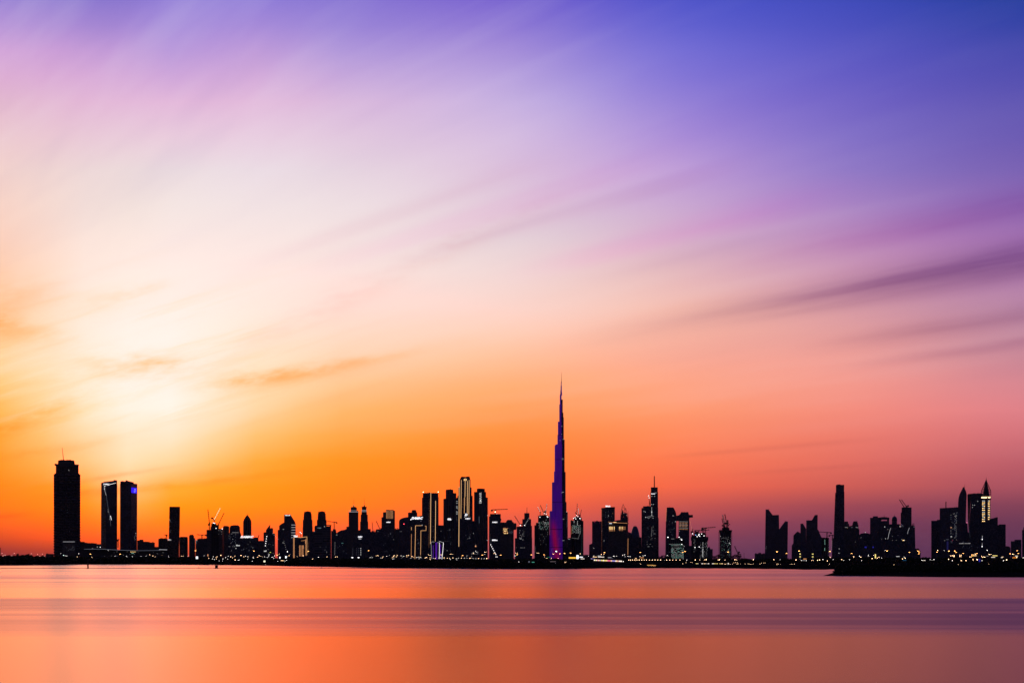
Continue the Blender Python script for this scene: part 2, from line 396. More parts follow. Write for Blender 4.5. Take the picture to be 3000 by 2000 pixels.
# heights chosen so that crown tops reach the rows at which the dark belt ends
def H(py, D): return Z(py, D)-GROUND*0.6
belt('shore_trees', 'dark line of trees along the far left shore', [(-200, 3450, H(1629, 3450), 200), (35, 3450, H(1629, 3450), 200), (45, 3500, H(1626.5, 3500), 200), (80, 3500, H(1626.5, 3500), 200),
     (100, 3500, H(1630, 3500), 200), (220, 3600, H(1631, 3600), 200), (420, 3600, H(1632, 3600), 150), (600, 3350, H(1634, 3350), 120)], 1, 2.2, 1.6)
belt('mangroves', 'dark mangrove thicket along the middle of the far shore', [(600, 3250, H(1642, 3250), 60), (760, 2950, H(1646, 2950), 60), (830, 2700, H(1646, 2700), 50), (860, 2640, H(1638, 2600), 50), (980, 2400, H(1636.5, 2400), 50),
     (1090, 2140, H(1636, 2140), 40), (1250, 1960, H(1641, 1960), 40), (1420, 1830, H(1641, 1830), 40), (1500, 1790, H(1646, 1790), 40), (1700, 1790, H(1654, 1790), 30)], 2, 2.0, 1.0)
belt('shore_scrub', 'low dark scrub edging the right part of the far shore', [(1690, 1850, H(1656, 1850), 30), (1900, 1980, H(1657, 1980), 30), (2100, 1960, H(1656, 1960), 30), (2330, 1750, H(1656, 1750), 30), (2440, 1750, H(1652, 1750), 40), (3200, 1900, H(1648, 1900), 60)], 3, 1.8, 0.8)
belt('headland_scrub', 'black scrub covering the right headland', [(2447, 1000, H(1668, 1000), 20), (2460, 1000, H(1660, 1000), 60), (2600, 996, H(1657, 996), 80), (2800, 975, H(1655, 975), 90), (3150, 950, H(1655, 950), 90)], 4, 3.2, 0.55)
belt('background_trees', 'dark low trees behind the waterside lamps', [(1100, 4300, H(1640, 4300), 200), (1560, 4300, H(1636, 4300), 200), (1900, 4300, H(1634.5, 4300), 200), (2240, 4200, H(1637, 4200), 200), (2420, 4200, H(1633, 4200), 200), (2700, 4200, H(1633, 4200), 200), (3150, 4200, H(1633, 4200), 200)], 5, 1.6, 1.6)
belt('park_trees', 'dark low trees in front of the city on the left', [(230, 4600, H(1634, 4600), 200), (600, 4500, H(1632, 4500), 200), (850, 4500, H(1634, 4500), 200), (1100, 4500, H(1636, 4500), 200)], 6, 1.4, 1.6)
def tree(px, D, ytop, wpx, label, seed, group):
    rng = random.Random(seed)
    r = bpy.data.objects.new('tree', None); COL.objects.link(r); r.location = (X(px, D), D, GROUND)
    tag(r, label, 'tree', group)
    h = Z(ytop, D)-GROUND; w = wpx/FPX*D/2
    V, F = [], []
    n = 7
    prof = [(0.06, 0), (0.04, 0.25), (0.028, 0.5), (0.012, 0.78)]
    for k, (rr, t) in enumerate(prof):
        for j in range(n): V.append((h*rr*math.cos(j*2*math.pi/n)+h*0.03*math.sin(t*5), h*rr*math.sin(j*2*math.pi/n), h*t))
    for k in range(len(prof)-1):
        for j in range(n): F.append((k*n+j, k*n+(j+1) % n, (k+1)*n+(j+1) % n, (k+1)*n+j))
    for _ in range(5):                                   # limbs
        a = rng.uniform(0, 6.28); z0 = h*rng.uniform(0.28, 0.5); e = Vector((math.cos(a)*w*0.7, math.sin(a)*w*0.7, h*rng.uniform(0.6, 0.8))); i = len(V); t = h*0.015
        for q, s_ in ((Vector((0, 0, z0)), t), (e, t*0.4)):
            V += [tuple(q+Vector((s_, 0, 0))), tuple(q+Vector((-s_*0.5, s_*0.87, 0))), tuple(q+Vector((-s_*0.5, -s_*0.87, 0)))]
        for j in range(3): F.append((i+j, i+(j+1) % 3, i+3+(j+1) % 3, i+3+j))
    mesh_ob('trunk', V, F, M_BARK, r)
    V, F = [], []
    for _ in range(16):
        a = rng.uniform(0, 6.28); q = math.sqrt(rng.random()); zz = h*rng.uniform(0.48, 0.92); lim = 1.0-max(0, (zz/h-0.6))*1.4
        leaf_quads(rng, V, F, w*q*lim*math.cos(a), w*q*lim*math.sin(a), zz, w*0.36, w*0.36, h*0.11, 34, h*0.035)
    mesh_ob('crown', [tuple(v) for v in V], F, M_LEAF, r)
    return r
for k, (p_, D, yt, w, lab) in enumerate([
    (1934, 3600, 1626, 20, 'broad dark tree at the left of the clump beside the grid-lit block'), (1947, 3650, 1624, 24, 'tallest dark tree of the clump beside the grid-lit block'), (1962, 3600, 1628, 18, 'small dark tree in front of the left edge of the grid-lit block'),
    (2700, 3300, 1633, 16, 'low round tree at the left of the gap before the right-hand towers'), (2711, 3300, 1631, 18, 'wide round tree in the middle of the gap before the right-hand towers'), (2724, 3300, 1633, 16, 'low round tree nearest the dark block of the right-hand towers'),
    (2130, 3900, 1623, 18, 'rounded dark tree just left of the tower with flared top'), (2163, 3900, 1621, 26, 'wide rounded tree right of the tower with flared top'), (2150, 3920, 1624, 22, 'dark tree in front of the foot of the tower with flared top'), (2093, 3900, 1627, 16, 'small tree at the foot of the low block beside the crane tower'), (2104, 3920, 1622, 20, 'dark pointed tree left of the foot of the flared tower')]):
    tree(p_, D, yt, w, lab, 50+k, 'single trees on the far shore')

# ------------------------------------------------------------------ building kit
def facade(name, glass, frame, floor=3.8, bay=4.5, sp=0.32, mu=0.22, rough=0.22, spec=0.4):
    m = bpy.data.materials.new(name); m.use_nodes = True
    nt = m.node_tree; b = nt.nodes['Principled BSDF']
    t = nt.nodes.new('ShaderNodeTexCoord'); s = nt.nodes.new('ShaderNodeSeparateXYZ'); nt.links.new(t.outputs['Object'], s.inputs[0])
    x, y, z = (S(nt, s.outputs[i]) for i in range(3))
    fz = (z/floor)._m('FRACT'); fx = ((x + y*0.93)/bay)._m('FRACT')
    fr = fz._m('LESS_THAN', sp).max(fx._m('LESS_THAN', mu))
    big = noise(nt, combine(nt, x*0.02, y*0.02, z*0.008), 1.0, 3.0, 0.6)
    pane = nt.nodes.new('ShaderNodeTexWhiteNoise'); pane.noise_dimensions = '3D'
    nt.links.new(combine(nt, ((x + y*0.93)/bay)._m('FLOOR'), (z/floor)._m('FLOOR'), 0.0), pane.inputs['Vector'])
    pv = S(nt, pane.outputs['Value'])
    g = mixc(nt, pv, tuple(v*0.5 for v in glass), tuple(v*1.5 for v in glass))
    f = mixc(nt, big, tuple(v*0.7 for v in frame), tuple(v*1.3 for v in frame))
    nt.links.new(mixc(nt, fr, g, f), b.inputs['Base Color'])
    nt.links.new((fr*(0.75-rough) + (pv*0.10 + rough)).k, b.inputs['Roughness'])
    nt.links.new((spec - fr*(spec-0.15)).k, b.inputs['Specular IOR Level'])
    return m
def glow(name, col, strength):
    m = bpy.data.materials.new(name); m.use_nodes = True
    b = m.node_tree.nodes['Principled BSDF']
    b.inputs['Base Color'].default_value = (*[min(0.8, v) for v in col], 1); b.inputs['Roughness'].default_value = 0.4
    b.inputs['Emission Color'].default_value = (*col, 1); b.inputs['Emission Strength'].default_value = strength
    m.cycles.emission_sampling = 'NONE'
    return m
F_NAVY = facade('navy_glass_facade', (0.020, 0.024, 0.045), (0.045, 0.047, 0.065))
F_BLUE = facade('blue_glass_facade', (0.018, 0.028, 0.070), (0.035, 0.040, 0.070), 4.0, 3.0, 0.2, 0.12, 0.14, 0.5)
F_STONE = facade('stone_facade', (0.020, 0.020, 0.030), (0.085, 0.070, 0.062), 3.6, 4.2, 0.42, 0.40)
F_BRONZE = facade('bronze_facade', (0.022, 0.014, 0.016), (0.050, 0.034, 0.032), 3.7, 6.0, 0.3, 0.3)
F_RIB = facade('vertical_rib_facade', (0.018, 0.020, 0.036), (0.060, 0.058, 0.075), 40.0, 7.0, 0.03, 0.4)
F_BAND = facade('banded_facade', (0.016, 0.018, 0.032), (0.070, 0.066, 0.080), 7.5, 60.0, 0.4, 0.02)
F_RAW = facade('raw_concrete_frame', (0.008, 0.008, 0.010), (0.070, 0.066, 0.060), 4.2, 6.0, 0.24, 0.18, 0.9, 0.05)
M_CONC = plain_mat('dark_concrete', (0.050, 0.046, 0.046), 0.9, 0.1, 0.25, 0.05)
M_STEEL = plain_mat('painted_steel', (0.045, 0.030, 0.022), 0.6, 0.2, 0.25, 0.1)
M_ROOF = plain_mat('roof_plant', (0.035, 0.034, 0.038), 0.9, 0.1, 0.3, 0.05)
G_WHITE = glow('white_lamp', (1.0, 0.97, 0.95), 2.8)
G_SIGN = glow('white_sign_letters', (1.0, 0.97, 1.0), 1.15)
G_SIGND = glow('dim_sign_letters', (0.85, 0.80, 0.75), 0.55)
G_WIN = glow('lit_window', (0.95, 0.95, 0.90), 0.72)
G_WIND = glow('dim_lit_window', (0.75, 0.72, 0.68), 0.5)
G_WINF = glow('faint_window', (0.55, 0.60, 0.70), 0.22)
G_WARM = glow('warm_lit_window', (1.0, 0.62, 0.24), 2.2)
G_WARMD = glow('dim_warm_window', (1.0, 0.42, 0.16), 0.9)
G_GREEN = glow('green_lit_window', (0.45, 0.90, 0.72), 0.8)
G_AMBER = glow('amber_light_line', (1.0, 0.50, 0.20), 1.1)
G_AMBERB = glow('bright_amber_light_line', (1.0, 0.56, 0.24), 1.2)
G_LINE = glow('white_light_line', (1.0, 0.95, 0.92), 1.6)
G_LINED = glow('dim_light_line', (0.8, 0.78, 0.8), 0.6)
G_ORANGE = glow('sodium_lamp', (1.0, 0.44, 0.12), 14.0)
G_PEACH = glow('warm_lamp', (1.0, 0.62, 0.32), 10.0)
G_COOL = glow('white_led_lamp', (1.0, 0.94, 0.86), 8.0)
G_FAINTL = glow('faint_far_lamp', (1.0, 0.62, 0.50), 2.2)
G_CYAN = glow('green_white_lamp', (0.75, 1.0, 0.92), 14.0)
G_RED = glow('red_lamp', (1.0, 0.05, 0.08), 6.0)
G_PURPLE = glow('violet_light_strip', (0.18, 0.02, 0.62), 0.5)
G_GOLD = glow('gold_lit_panel', (1.0, 0.55, 0.06), 1.1)
G_SCREEN = glow('blue_video_screen', (0.035, 0.012, 0.92), 1.0)
G_SCRL = glow('video_screen_mark', (0.30, 0.28, 1.0), 0.95)
G_BLUED = glow('dim_blue_light', (0.02, 0.02, 0.35), 0.6)

UNIT = {}
def unit_mesh(kind, mat):
    key = (kind, mat.name)
    if key in UNIT: return UNIT[key]
    me = bpy.data.meshes.new(kind)
    bm = bmesh.new(); bmesh.ops.create_cube(bm, size=1.0); bm.to_mesh(me); bm.free()
    me.materials.append(mat); UNIT[key] = me
    return me
RNG = random.Random(11)
BUILDINGS = []                                     # (px centre, px half width, D, short phrase) for lamp labels
class Bld:
    def __init__(s, name, label, D, cx, short=None, hw=20, cat='building', group=None, mat=F_NAVY, k=None):
        s.D, s.mat, s.k = D, mat, k
        s.r = bpy.data.objects.new(name, None); COL.objects.link(s.r)
        s.r.empty_display_size = 10
        s.x0 = X(cx, D); s.r.location = (s.x0, D, GROUND)
        s.az = math.atan2(s.x0, D); s.cs = math.cos(s.az); s.r.rotation_euler = (0, 0, -s.az)     # each block turned to face the camera
        tag(s.r, label, cat, group)
        s.t = []; s.i = 0
        if short: BUILDINGS.append((cx, hw, D, short))
    def P(s, px, py, y=0.0): return (s.lx(px), y, Z(py, s.D)-GROUND)
    def lx(s, px): return (X(px, s.D)-s.x0)*s.cs
    def m(s, pxs): return pxs/FPX*s.D              # photo pixels to metres at this distance
    def plan(s, x0, x1, k, setb, depth, rnd):
        """corners (local x, y) of the tier's plan, anticlockwise from the left; and the front as a function of px"""
        a0, a1 = s.lx(x0), s.lx(x1); w = a1-a0
        if rnd:
            n = 20; c = (a0+a1)/2; d = depth or w
            pl = [(c - w/2*math.cos(i*2*math.pi/n), setb + d/2 - d/2*math.sin(i*2*math.pi/n)) for i in range(n)]
            f = lambda x: (setb + d/2 - d/2*math.sqrt(max(0, 1-((x-c)/(w/2))**2)), 0.0)
            return pl, f
        if k is None:
            d = depth or w*0.85
            return [(a0, setb), (a1, setb), (a1, setb+d), (a0, setb+d)], (lambda x: (setb, 0.0))
        t = 1.7 if k < 0.45 else (1/1.7 if k > 0.55 else 1.0)
        a, b = k*w, (1-k)*w; xc = a0+a
        pl = [(a0, setb+a*t), (xc, setb), (a1, setb+b/t), (a1-a, setb+b/t+a*t)]
        def f(x): return (setb + (xc-x)*t, -math.atan(t)) if x < xc else (setb + (x-xc)/t, math.atan(1/t))
        return pl, f
    def tier(s, x0, x1, yt, yb=None, k='d', setb=0.0, depth=None, rnd=False, mat=None, name='wall', top=None, slope=None):
        """a block between two columns up to a row; top=(x0,x1) narrows it; slope=row at the right-hand top edge"""
        k = s.k if k == 'd' else k
        s.i += 1; e = s.i*0.013; x0 += e; x1 -= e*0.7; setb += s.i*0.17
        pl, f = s.plan(x0, x1, k, setb, depth, rnd)
        zb = 0.0 if yb is None else Z(yb, s.D)-GROUND
        zt = Z(yt, s.D)-GROUND; n = len(pl)
        V = [(x, y, zb) for x, y in pl]
        if top:
            t0, t1 = s.lx(top[0]), s.lx(top[1]); b0, b1 = pl[0][0] if not rnd else min(p[0] for p in pl), max(p[0] for p in pl)
            sc = (t1-t0)/(b1-b0); cy = sum(p[1] for p in pl)/n
            V += [(t0+(x-b0)*sc, cy+(y-cy)*sc, zt) for x, y in pl]
        else: V += [(x, y, zt) for x, y in pl]
        if slope is not None:
            z2 = Z(slope, s.D)-GROUND; b0, b1 = min(p[0] for p in pl), max(p[0] for p in pl)
            V = V[:n] + [(v[0], v[1], v[2]+(z2-zt)*(v[0]-b0)/(b1-b0)) for v in V[n:]]
        F = [(i, (i+1) % n, n+(i+1) % n, n+i) for i in range(n)] + [tuple(range(n))[::-1], tuple(range(n, 2*n))]
        o = mesh_ob(name, V, F, mat or s.mat, s.r)
        s.t.append((x0, x1, min(yt, slope or yt), yb or 1650, f))
        return o
    def poly(s, pts, depth=25.0, setb=0.0, mat=None, name='wall'):
        """a slab whose outline is given in the elevation"""
        s.i += 1; setb += s.i*0.17
        n = len(pts)
        V = [s.P(x, y, setb) for x, y in pts] + [s.P(x, y, setb+depth) for x, y in pts]
        F = [tuple(range(n)), tuple(range(n, 2*n))[::-1]] + [(i, n+i, n+(i+1) % n, (i+1) % n) for i in range(n)]
        o = mesh_ob(name, V, F, mat or s.mat, s.r)
        xs_, ys_ = [p[0] for p in pts], [p[1] for p in pts]
        s.t.append((min(xs_), max(xs_), min(ys_), max(ys_), lambda x: (setb, 0.0)))
        return o
    def gy(s): return HZ + FPX*(CAM_H-GROUND)/s.D  # row of the ground at this distance
    def lathe(s, cx, prof, mat=None, name='crown', n=14, cy=None, squash=1.0, smooth=True):
        s.i += 1
        c = s.lx(cx); wmax = max(s.m(h) for h, _ in prof)
        cy = wmax if cy is None else cy
        V, F = [], []
        for h, y in prof:
            r_ = max(0.02, s.m(h)); z = Z(y, s.D)-GROUND
            V += [(c - r_*math.cos(i*2*math.pi/n), cy - r_*squash*math.sin(i*2*math.pi/n), z) for i in range(n)]
        for j in range(len(prof)-1): F += [(j*n+i, j*n+(i+1) % n, (j+1)*n+(i+1) % n, (j+1)*n+i) for i in range(n)]
        F += [tuple(range(n))[::-1], tuple(range((len(prof)-1)*n, len(prof)*n))]
        o = mesh_ob(name, V, F, mat or s.mat, s.r, smooth=False)
        s.t.append((cx-max(h for h, _ in prof), cx+max(h for h, _ in prof), min(y for _, y in prof), max(y for _, y in prof), lambda x: (cy - math.sqrt(max(0, wmax*wmax-(x-c)**2))*squash, 0.0)))
        return o
    def mast(s, x, y0, y1, w=1.2, mat=M_STEEL, name='antenna', x1=None, tip=0.35, yoff=None):
        a, b = Vector(s.P(x, y0)), Vector(s.P(x if x1 is None else x1, y1))
        if yoff is None: yoff = 12.0
        V = []
        for p, q in ((a, w/2), (b, w/2*tip)):
            V += [(p.x-q, yoff-q, p.z), (p.x+q, yoff-q, p.z), (p.x+q, yoff+q, p.z), (p.x-q, yoff+q, p.z)]
        return mesh_ob(name, V, [(0, 1, 5, 4), (1, 2, 6, 5), (2, 3, 7, 6), (3, 0, 4, 7), (4, 5, 6, 7), (3, 2, 1, 0)], mat, s.r)
    def front(s, px, py):
        best = None
        lx = s.lx(px)
        for x0, x1, yt, yb, f in s.t:
            if x0-0.6 <= px <= x1+0.6 and yt-1.2 <= py <= yb+1:
                v = f(lx)
                if best is None or v[0] < best[0]: best = v
        return best or (0.0, 0.0)
    def win(s, px, py, w, h, mat=G_WIN, name='window', proud=0.5, parent=None):
        """w, h in photo pixels"""
        y, rz = s.front(px, py)
        o = bpy.data.objects.new(name, unit_mesh(name, mat)); COL.objects.link(o); o.parent = parent or s.r
        p = s.P(px, py); o.location = (p[0], y-proud, p[2]); o.rotation_euler = (0, 0, rz)
        o.scale = (s.m(w)/max(0.3, math.cos(rz)), 0.6, s.m(h))
        return o
    def grid(s, x0, x1, y0, y1, nx, ny, w, h, mat=G_WIN, prob=1.0, seed=0, mats=None, name='window'):
        rg = random.Random(seed+nx*7+ny)
        for i in range(nx):
            for j in range(ny):
                if rg.random() < prob:
                    s.win(x0+(x1-x0)*(i/(nx-1) if nx > 1 else 0), y0+(y1-y0)*(j/(ny-1) if ny > 1 else 0), w, h, rg.choice(mats) if mats else mat, name)
    def specks(s, n, x0, x1, y0, y1, seed=1, mats=None):
        rg = random.Random(seed); mats = mats or [G_WINF, G_WINF, G_WIND, G_WIND, G_WIN]
        for _ in range(n): s.win(round(rg.uniform(x0, x1)/1.6)*1.6, round(rg.uniform(y0, y1)/2.4)*2.4, 1.1, 1.0, rg.choice(mats))
    def line(s, pts, w=0.9, mat=G_AMBER, name='light_strip', proud=0.9):
        """a strip of light running over the front along rows and columns"""
        for (xa, ya), (xb, yb) in zip(pts, pts[1:]):
            y = min(s.front(xa, ya)[0], s.front(xb, yb)[0], s.front((xa+xb)/2, (ya+yb)/2)[0])
            a, b = Vector(s.P(xa, ya, y-proud)), Vector(s.P(xb, yb, y-proud)); d = b-a; L = d.length
            o = bpy.data.objects.new(name, unit_mesh(name, mat)); COL.objects.link(o); o.parent = s.r
            o.location = (a+b)/2; o.rotation_euler = (0, -math.atan2(d.z, d.x), 0); o.scale = (L, 0.6, s.m(w))
    def dots(s, x0, y0, x1, y1, n, w=0.9, mat=G_WIN, name='light'):
        for i in range(n):
            t = i/(n-1); s.win(x0+(x1-x0)*t, y0+(y1-y0)*t, w, w, mat, name, 0.8)
    def sign(s, text, x0, x1, yt, yb, mat=G_SIGN, italic=0.0, turn=False, name='sign', ext=0.6, y=None, bold=0.03):
        cu = bpy.data.curves.new(name, 'FONT'); cu.body = text; cu.shear = italic; cu.extrude = 0.02; cu.offset = bold; cu.resolution_u = 2
        o = bpy.data.objects.new('sign_text', cu); COL.objects.link(o)
        bpy.context.view_layer.update()
        me = bpy.data.meshes.new_from_object(o.evaluated_get(bpy.context.evaluated_depsgraph_get()))
        bpy.data.objects.remove(o); bpy.data.curves.remove(cu)
        me.name = name
        lo = [min(v.co[i] for v in me.vertices) for i in range(2)]; hi = [max(v.co[i] for v in me.vertices) for i in range(2)]
        W, Hh = s.lx(x1)-s.lx(x0), (yb-yt)/FPX*s.D
        yy = (s.front((x0+x1)/2, (yt+yb)/2)[0] if y is None else y) - 1.0
        cx, cz = (x0+x1)/2, (yt+yb)/2; c = s.P(cx, cz)
        for v in me.vertices:
            u, w_ = (v.co[0]-lo[0])/(hi[0]-lo[0])-0.5, (v.co[1]-lo[1])/(hi[1]-lo[1])-0.5
            dpt = -ext if v.co[2] > 0 else 0.0
            if turn: v.co = (c[0] - w_*W, yy+dpt, c[2] + u*Hh)
            else: v.co = (c[0] + u*W, yy+dpt, c[2] + w_*Hh)
        me.materials.clear(); me.materials.append(mat)
        o = bpy.data.objects.new(name, me); COL.objects.link(o); o.parent = s.r
        return o
    def blur_sign(s, x0, x1, yt, yb, n, mat=G_SIGN, seed=0):
        """a lit row of characters too small to read"""
        rg = random.Random(seed); w = (x1-x0)/n
        V, F = [], []
        y = s.front((x0+x1)/2, (yt+yb)/2)[0]-0.8
        for i in range(n):
            a, b = x0+w*(i+0.08), x0+w*(i+rg.uniform(0.75, 0.95)); t = yt+(yb-yt)*rg.choice([0, 0.05, 0.3]); k = len(V)
            for yy_ in (y, y+0.5): V += [s.P(a, t, yy_), s.P(b, t, yy_), s.P(b, yb, yy_), s.P(a, yb, yy_)]
            F += [(k, k+1, k+2, k+3), (k+4, k+7, k+6, k+5), (k, k+4, k+5, k+1), (k+1, k+5, k+6, k+2), (k+2, k+6, k+7, k+3), (k+3, k+7, k+4, k)]
        return mesh_ob('sign', V, F, mat, s.r)
    def clutter(s, x0, x1, y, n=4, seed=None, hmax=3.0, masts=1):
        """rooftop plant, parapet pieces and thin poles"""
        rg = random.Random(seed if seed is not None else int(x0*13+y))
        for _ in range(n):
            w = rg.uniform(0.10, 0.34)*(x1-x0); a = rg.uniform(x0, x1-w); h = rg.uniform(0.5, hmax)
            yy = s.front(a+w/2, y+1)[0]+s.m(w)*0.3+2
            V = [s.P(q, r_, yy+dd) for dd in (0, s.m(w)*0.8) for q, r_ in ((a, y+0.3), (a+w, y+0.3), (a+w, y-h), (a, y-h))]
            mesh_ob('roof_plant', V, [(0, 1, 2, 3), (7, 6, 5, 4), (0, 4, 5, 1), (1, 5, 6, 2), (2, 6, 7, 3), (3, 7, 4, 0)], M_ROOF, s.r)
        for _ in range(masts):
            x = rg.uniform(x0+0.15*(x1-x0), x1-0.15*(x1-x0))
            s.mast(x, y+0.2, y-rg.uniform(2.5, 5.0), 0.9, M_ROOF, 'roof_mast', yoff=s.front(x, y+1)[0]+5)

def truss(V, F, a, b, w, n, t=0.28):
    """lattice boom: four chords and zigzag braces from a to b"""
    a, b = Vector(a), Vector(b); d = (b-a).normalized(); L = (b-a).length
    u = d.orthogonal().normalized(); v = d.cross(u)
    cs = [u*w/2+v*w/2, -u*w/2+v*w/2, -u*w/2-v*w/2, u*w/2-v*w/2]
    def bar(p, q, t):
        dd = (q-p).normalized(); e = dd.orthogonal().normalized(); f = dd.cross(e); k = len(V)
        for r_ in (p, q): V.extend([tuple(r_+e*t), tuple(r_+f*t), tuple(r_-e*t), tuple(r_-f*t)])
        for j in range(4): F.append((k+j, k+(j+1) % 4, k+4+(j+1) % 4, k+4+j))
    for c in cs: bar(a+c, b+c, t)
    for i in range(n):
        p, q = a+d*(L*i/n), a+d*(L*(i+1)/n)
        for j in range(4): bar(p+cs[j], q+cs[(j+1) % 4], t*0.7)
def crane(label, D, mx, y0, y1, jib, cjib=None, cab=True, lights=0, lmat=None, w=2.2, dy=20.0, thick=0.38, group='tower cranes over the skyline'):
    """mast column and rows; jib and counter-jib as end points in the elevation"""
    r = bpy.data.objects.new('tower_crane', None); COL.objects.link(r); D += dy
    base = Vector((X(mx, D), D, Z(y0, D))); r.location = base
    tag(r, label, 'crane', group)
    P = lambda x, y: Vector((X(x, D), D, Z(y, D)))-base
    V, F = [], []; truss(V, F, (0, 0, -4.0), P(mx, y1), w, max(4, int((y0-y1)/3)), thick); mesh_ob('mast', V, F, M_STEEL, r)
    for nm, e in (('jib', jib), ('counter_jib', cjib)):
        if not e: continue
        a, b = P(mx, y1) if len(e) == 2 else P(e[2], e[3]), P(e[0], e[1])
        V, F = [], []; truss(V, F, a, b, w*0.75, max(5, int((b-a).length/6)), thick*0.85)
        if nm == 'counter_jib':
            k = len(V); c = b; q = w*1.1
            V += [tuple(c+Vector((sx*q, sy*q, sz*q-q*0.8))) for sx in (-1, 1) for sy in (-1, 1) for sz in (-1, 1)]
            F += [(k, k+1, k+3, k+2), (k+4, k+6, k+7, k+5), (k, k+4, k+5, k+1), (k+2, k+3, k+7, k+6), (k, k+2, k+6, k+4), (k+1, k+5, k+7, k+3)]
        jb = mesh_ob(nm, V, F, M_STEEL, r)
        if nm == 'jib' and lights:
            for i in range(lights):
                p = a+(b-a)*((i+0.6)/lights)
                o = bpy.data.objects.new('lamp', unit_mesh('lamp', lmat or G_WHITE)); COL.objects.link(o); o.parent = jb
                o.location = p+Vector((0, -w*0.6, 0)); o.scale = (0.9, 0.9, 0.9)
    if cab:
        o = bpy.data.objects.new('cab', unit_mesh('cab', M_STEEL)); COL.objects.link(o); o.parent = r
        o.location = P(mx, y1)+Vector((w*0.9, -w*0.8, -1.0)); o.scale = (w*1.1, w*1.1, 3.2)
    return r

# ================================================================== the skyline, left to right
# --- far left
b = Bld('apartment_tower', 'dark tower cut off by the left edge of the picture', 5600, -12, None); b.tier(-30, 1.5, 1603); b.tier(-26, -2, 1600)
# --- big lone tower with scalloped balcony edges
b = Bld('hotel_tower', 'broad black tower with scalloped sides, flared crown and whip antenna, at far left', 5600, 196, 'the broad scalloped tower', 40, mat=F_BRONZE)
b.tier(160.3, 232.5, 1386, depth=68); b.tier(163.4, 230.4, 1361, 1387, setb=3, depth=60, name='upper_wall')
for i in range(30):                                                     # balcony rings: a soft scallop down each side
    y = 1388+i*8.0
    ctr = b.lx(196.4); V, F = [], []
    for hw, yy in ((36.3, y), (38.3, y+2.2), (38.6, y+4.2), (38.3, y+6.2), (36.3, y+8.0)):
        w = b.m(hw); d = 34+b.m(hw-36.3); z = Z(yy, 5600)-GROUND; yc = 34+0.17
        V += [(ctr+sx*w*(0.93 if abs(sy) == 1 else 1), yc+sy*d*(0.93 if False else 1), z) for sx, sy in ((-1, -.8), (-.9, -1), (.9, -1), (1, -.8), (1, .8), (.9, 1), (-.9, 1), (-1, .8))]
    for j in range(4): F += [(j*8+q, j*8+(q+1) % 8, (j+1)*8+(q+1) % 8, (j+1)*8+q) for q in range(8)]
    F += [tuple(range(8))[::-1], tuple(range(32, 40))]
    mesh_ob('balcony_ring', V, F, F_BRONZE, b.r)
b.poly([(163.6, 1366), (163.2, 1362), (159.3, 1359.2), (161, 1357.6), (168, 1358.6), (224, 1359.2), (231.5, 1359.8), (229, 1363), (228.6, 1366)], 62, 1.0, name='cornice', mat=M_CONC)
b.poly([(169.5, 1360), (170, 1348.5), (177, 1346.3), (216, 1347.3), (218.5, 1350), (219.6, 1360)], 44, 9, name='crown', mat=F_STONE)
b.mast(186.2, 1347, 1310, 2.2, x1=182.2, tip=0.4, yoff=20); b.clutter(176, 214, 1347, 3, hmax=1.6, masts=1)
b.win(201.5, 1376, 1.3, 1.3, G_WIN); b.win(202.5, 1379, 0.8, 0.8, G_WIND); b.win(194, 1498, 4, 0.7, G_WINF); b.win(197, 1500, 1.6, 0.7, G_WINF); b.specks(14, 164, 228, 1400, 1570, 3, [G_WINF])
b = Bld('podium_block', 'low block with pale lit roof edge at the foot of the scalloped tower', 5300, 203, 'the pale-edged low block', 18); b.tier(183, 222, 1586.5, mat=F_STONE); b.line([(184.5, 1586), (219, 1586)], 0.9, G_LINED)
b.specks(12, 188, 220, 1600, 1612, 5, [G_WINF, G_WIND])
b = Bld('gabled_house', 'small gabled house left of the broad scalloped tower', 5000, 144, 'the small gabled house', 12, cat='house', mat=F_STONE); b.poly([(134, 1650), (134, 1624), (137, 1619.5), (142, 1621.5), (157, 1621.5), (157, 1650)], 20)
b = Bld('stepped_block', 'low stepped dark block right of the broad scalloped tower', 5700, 246, 'the low stepped block', 12, mat=F_STONE); b.tier(233, 248, 1586); b.tier(247, 256.5, 1588.5)
b = Bld('low_block', 'low block with a few lit windows between the scalloped tower and the twin towers', 5800, 276, 'the low block before the twin towers', 18, mat=F_STONE); b.tier(256, 283.5, 1590.5); b.tier(283, 297, 1593); b.clutter(258, 282, 1590.5, 3, hmax=1.3, masts=0)
b.win(271, 1605, 1.2, 1.2, G_WIN); b.win(285, 1601, 2, 2.6, G_WIND); b.win(293.5, 1601.5, 1.6, 1.6, G_WHITE)
# --- pair of towers with the sunset slit between them
b = Bld('twin_tower', 'left twin tower, with crooked white light line and white roof sign', 6000, 319, 'the left twin tower', 25, mat=F_BLUE, group='twin towers at the left')
b.tier(295.4, 343.2, 1415, k=0.30, top=(296.2, 343.5)); b.poly([(296.2, 1416), (296.3, 1413.6), (302, 1412.5), (303, 1410.8), (324, 1408.6), (324.6, 1406.2), (326.5, 1408.4), (333.5, 1407), (333.6, 1404.6), (343.2, 1406), (343, 1416)], 26, 4, name='crown')
for yy in (1488.5, 1561): b.line([(311, yy), (341, yy)], 2.0, M_CONC, 'plant_floor_band', 0.4)
b.sign('DAMAC', 302.5, 320.5, 1415.3, 1419.6, G_SIGN, 0.35)
b.line([(305, 1423.8), (328, 1416.6), (340, 1413.6)], 0.8, G_LINE); b.line([(305, 1423.8), (307, 1437), (311.2, 1450)], 0.8, G_LINED); b.line([(305.3, 1424), (305.8, 1433)], 0.8, G_LINE); b.line([(323.8, 1509.5), (326.3, 1522)], 1.0, G_LINE)
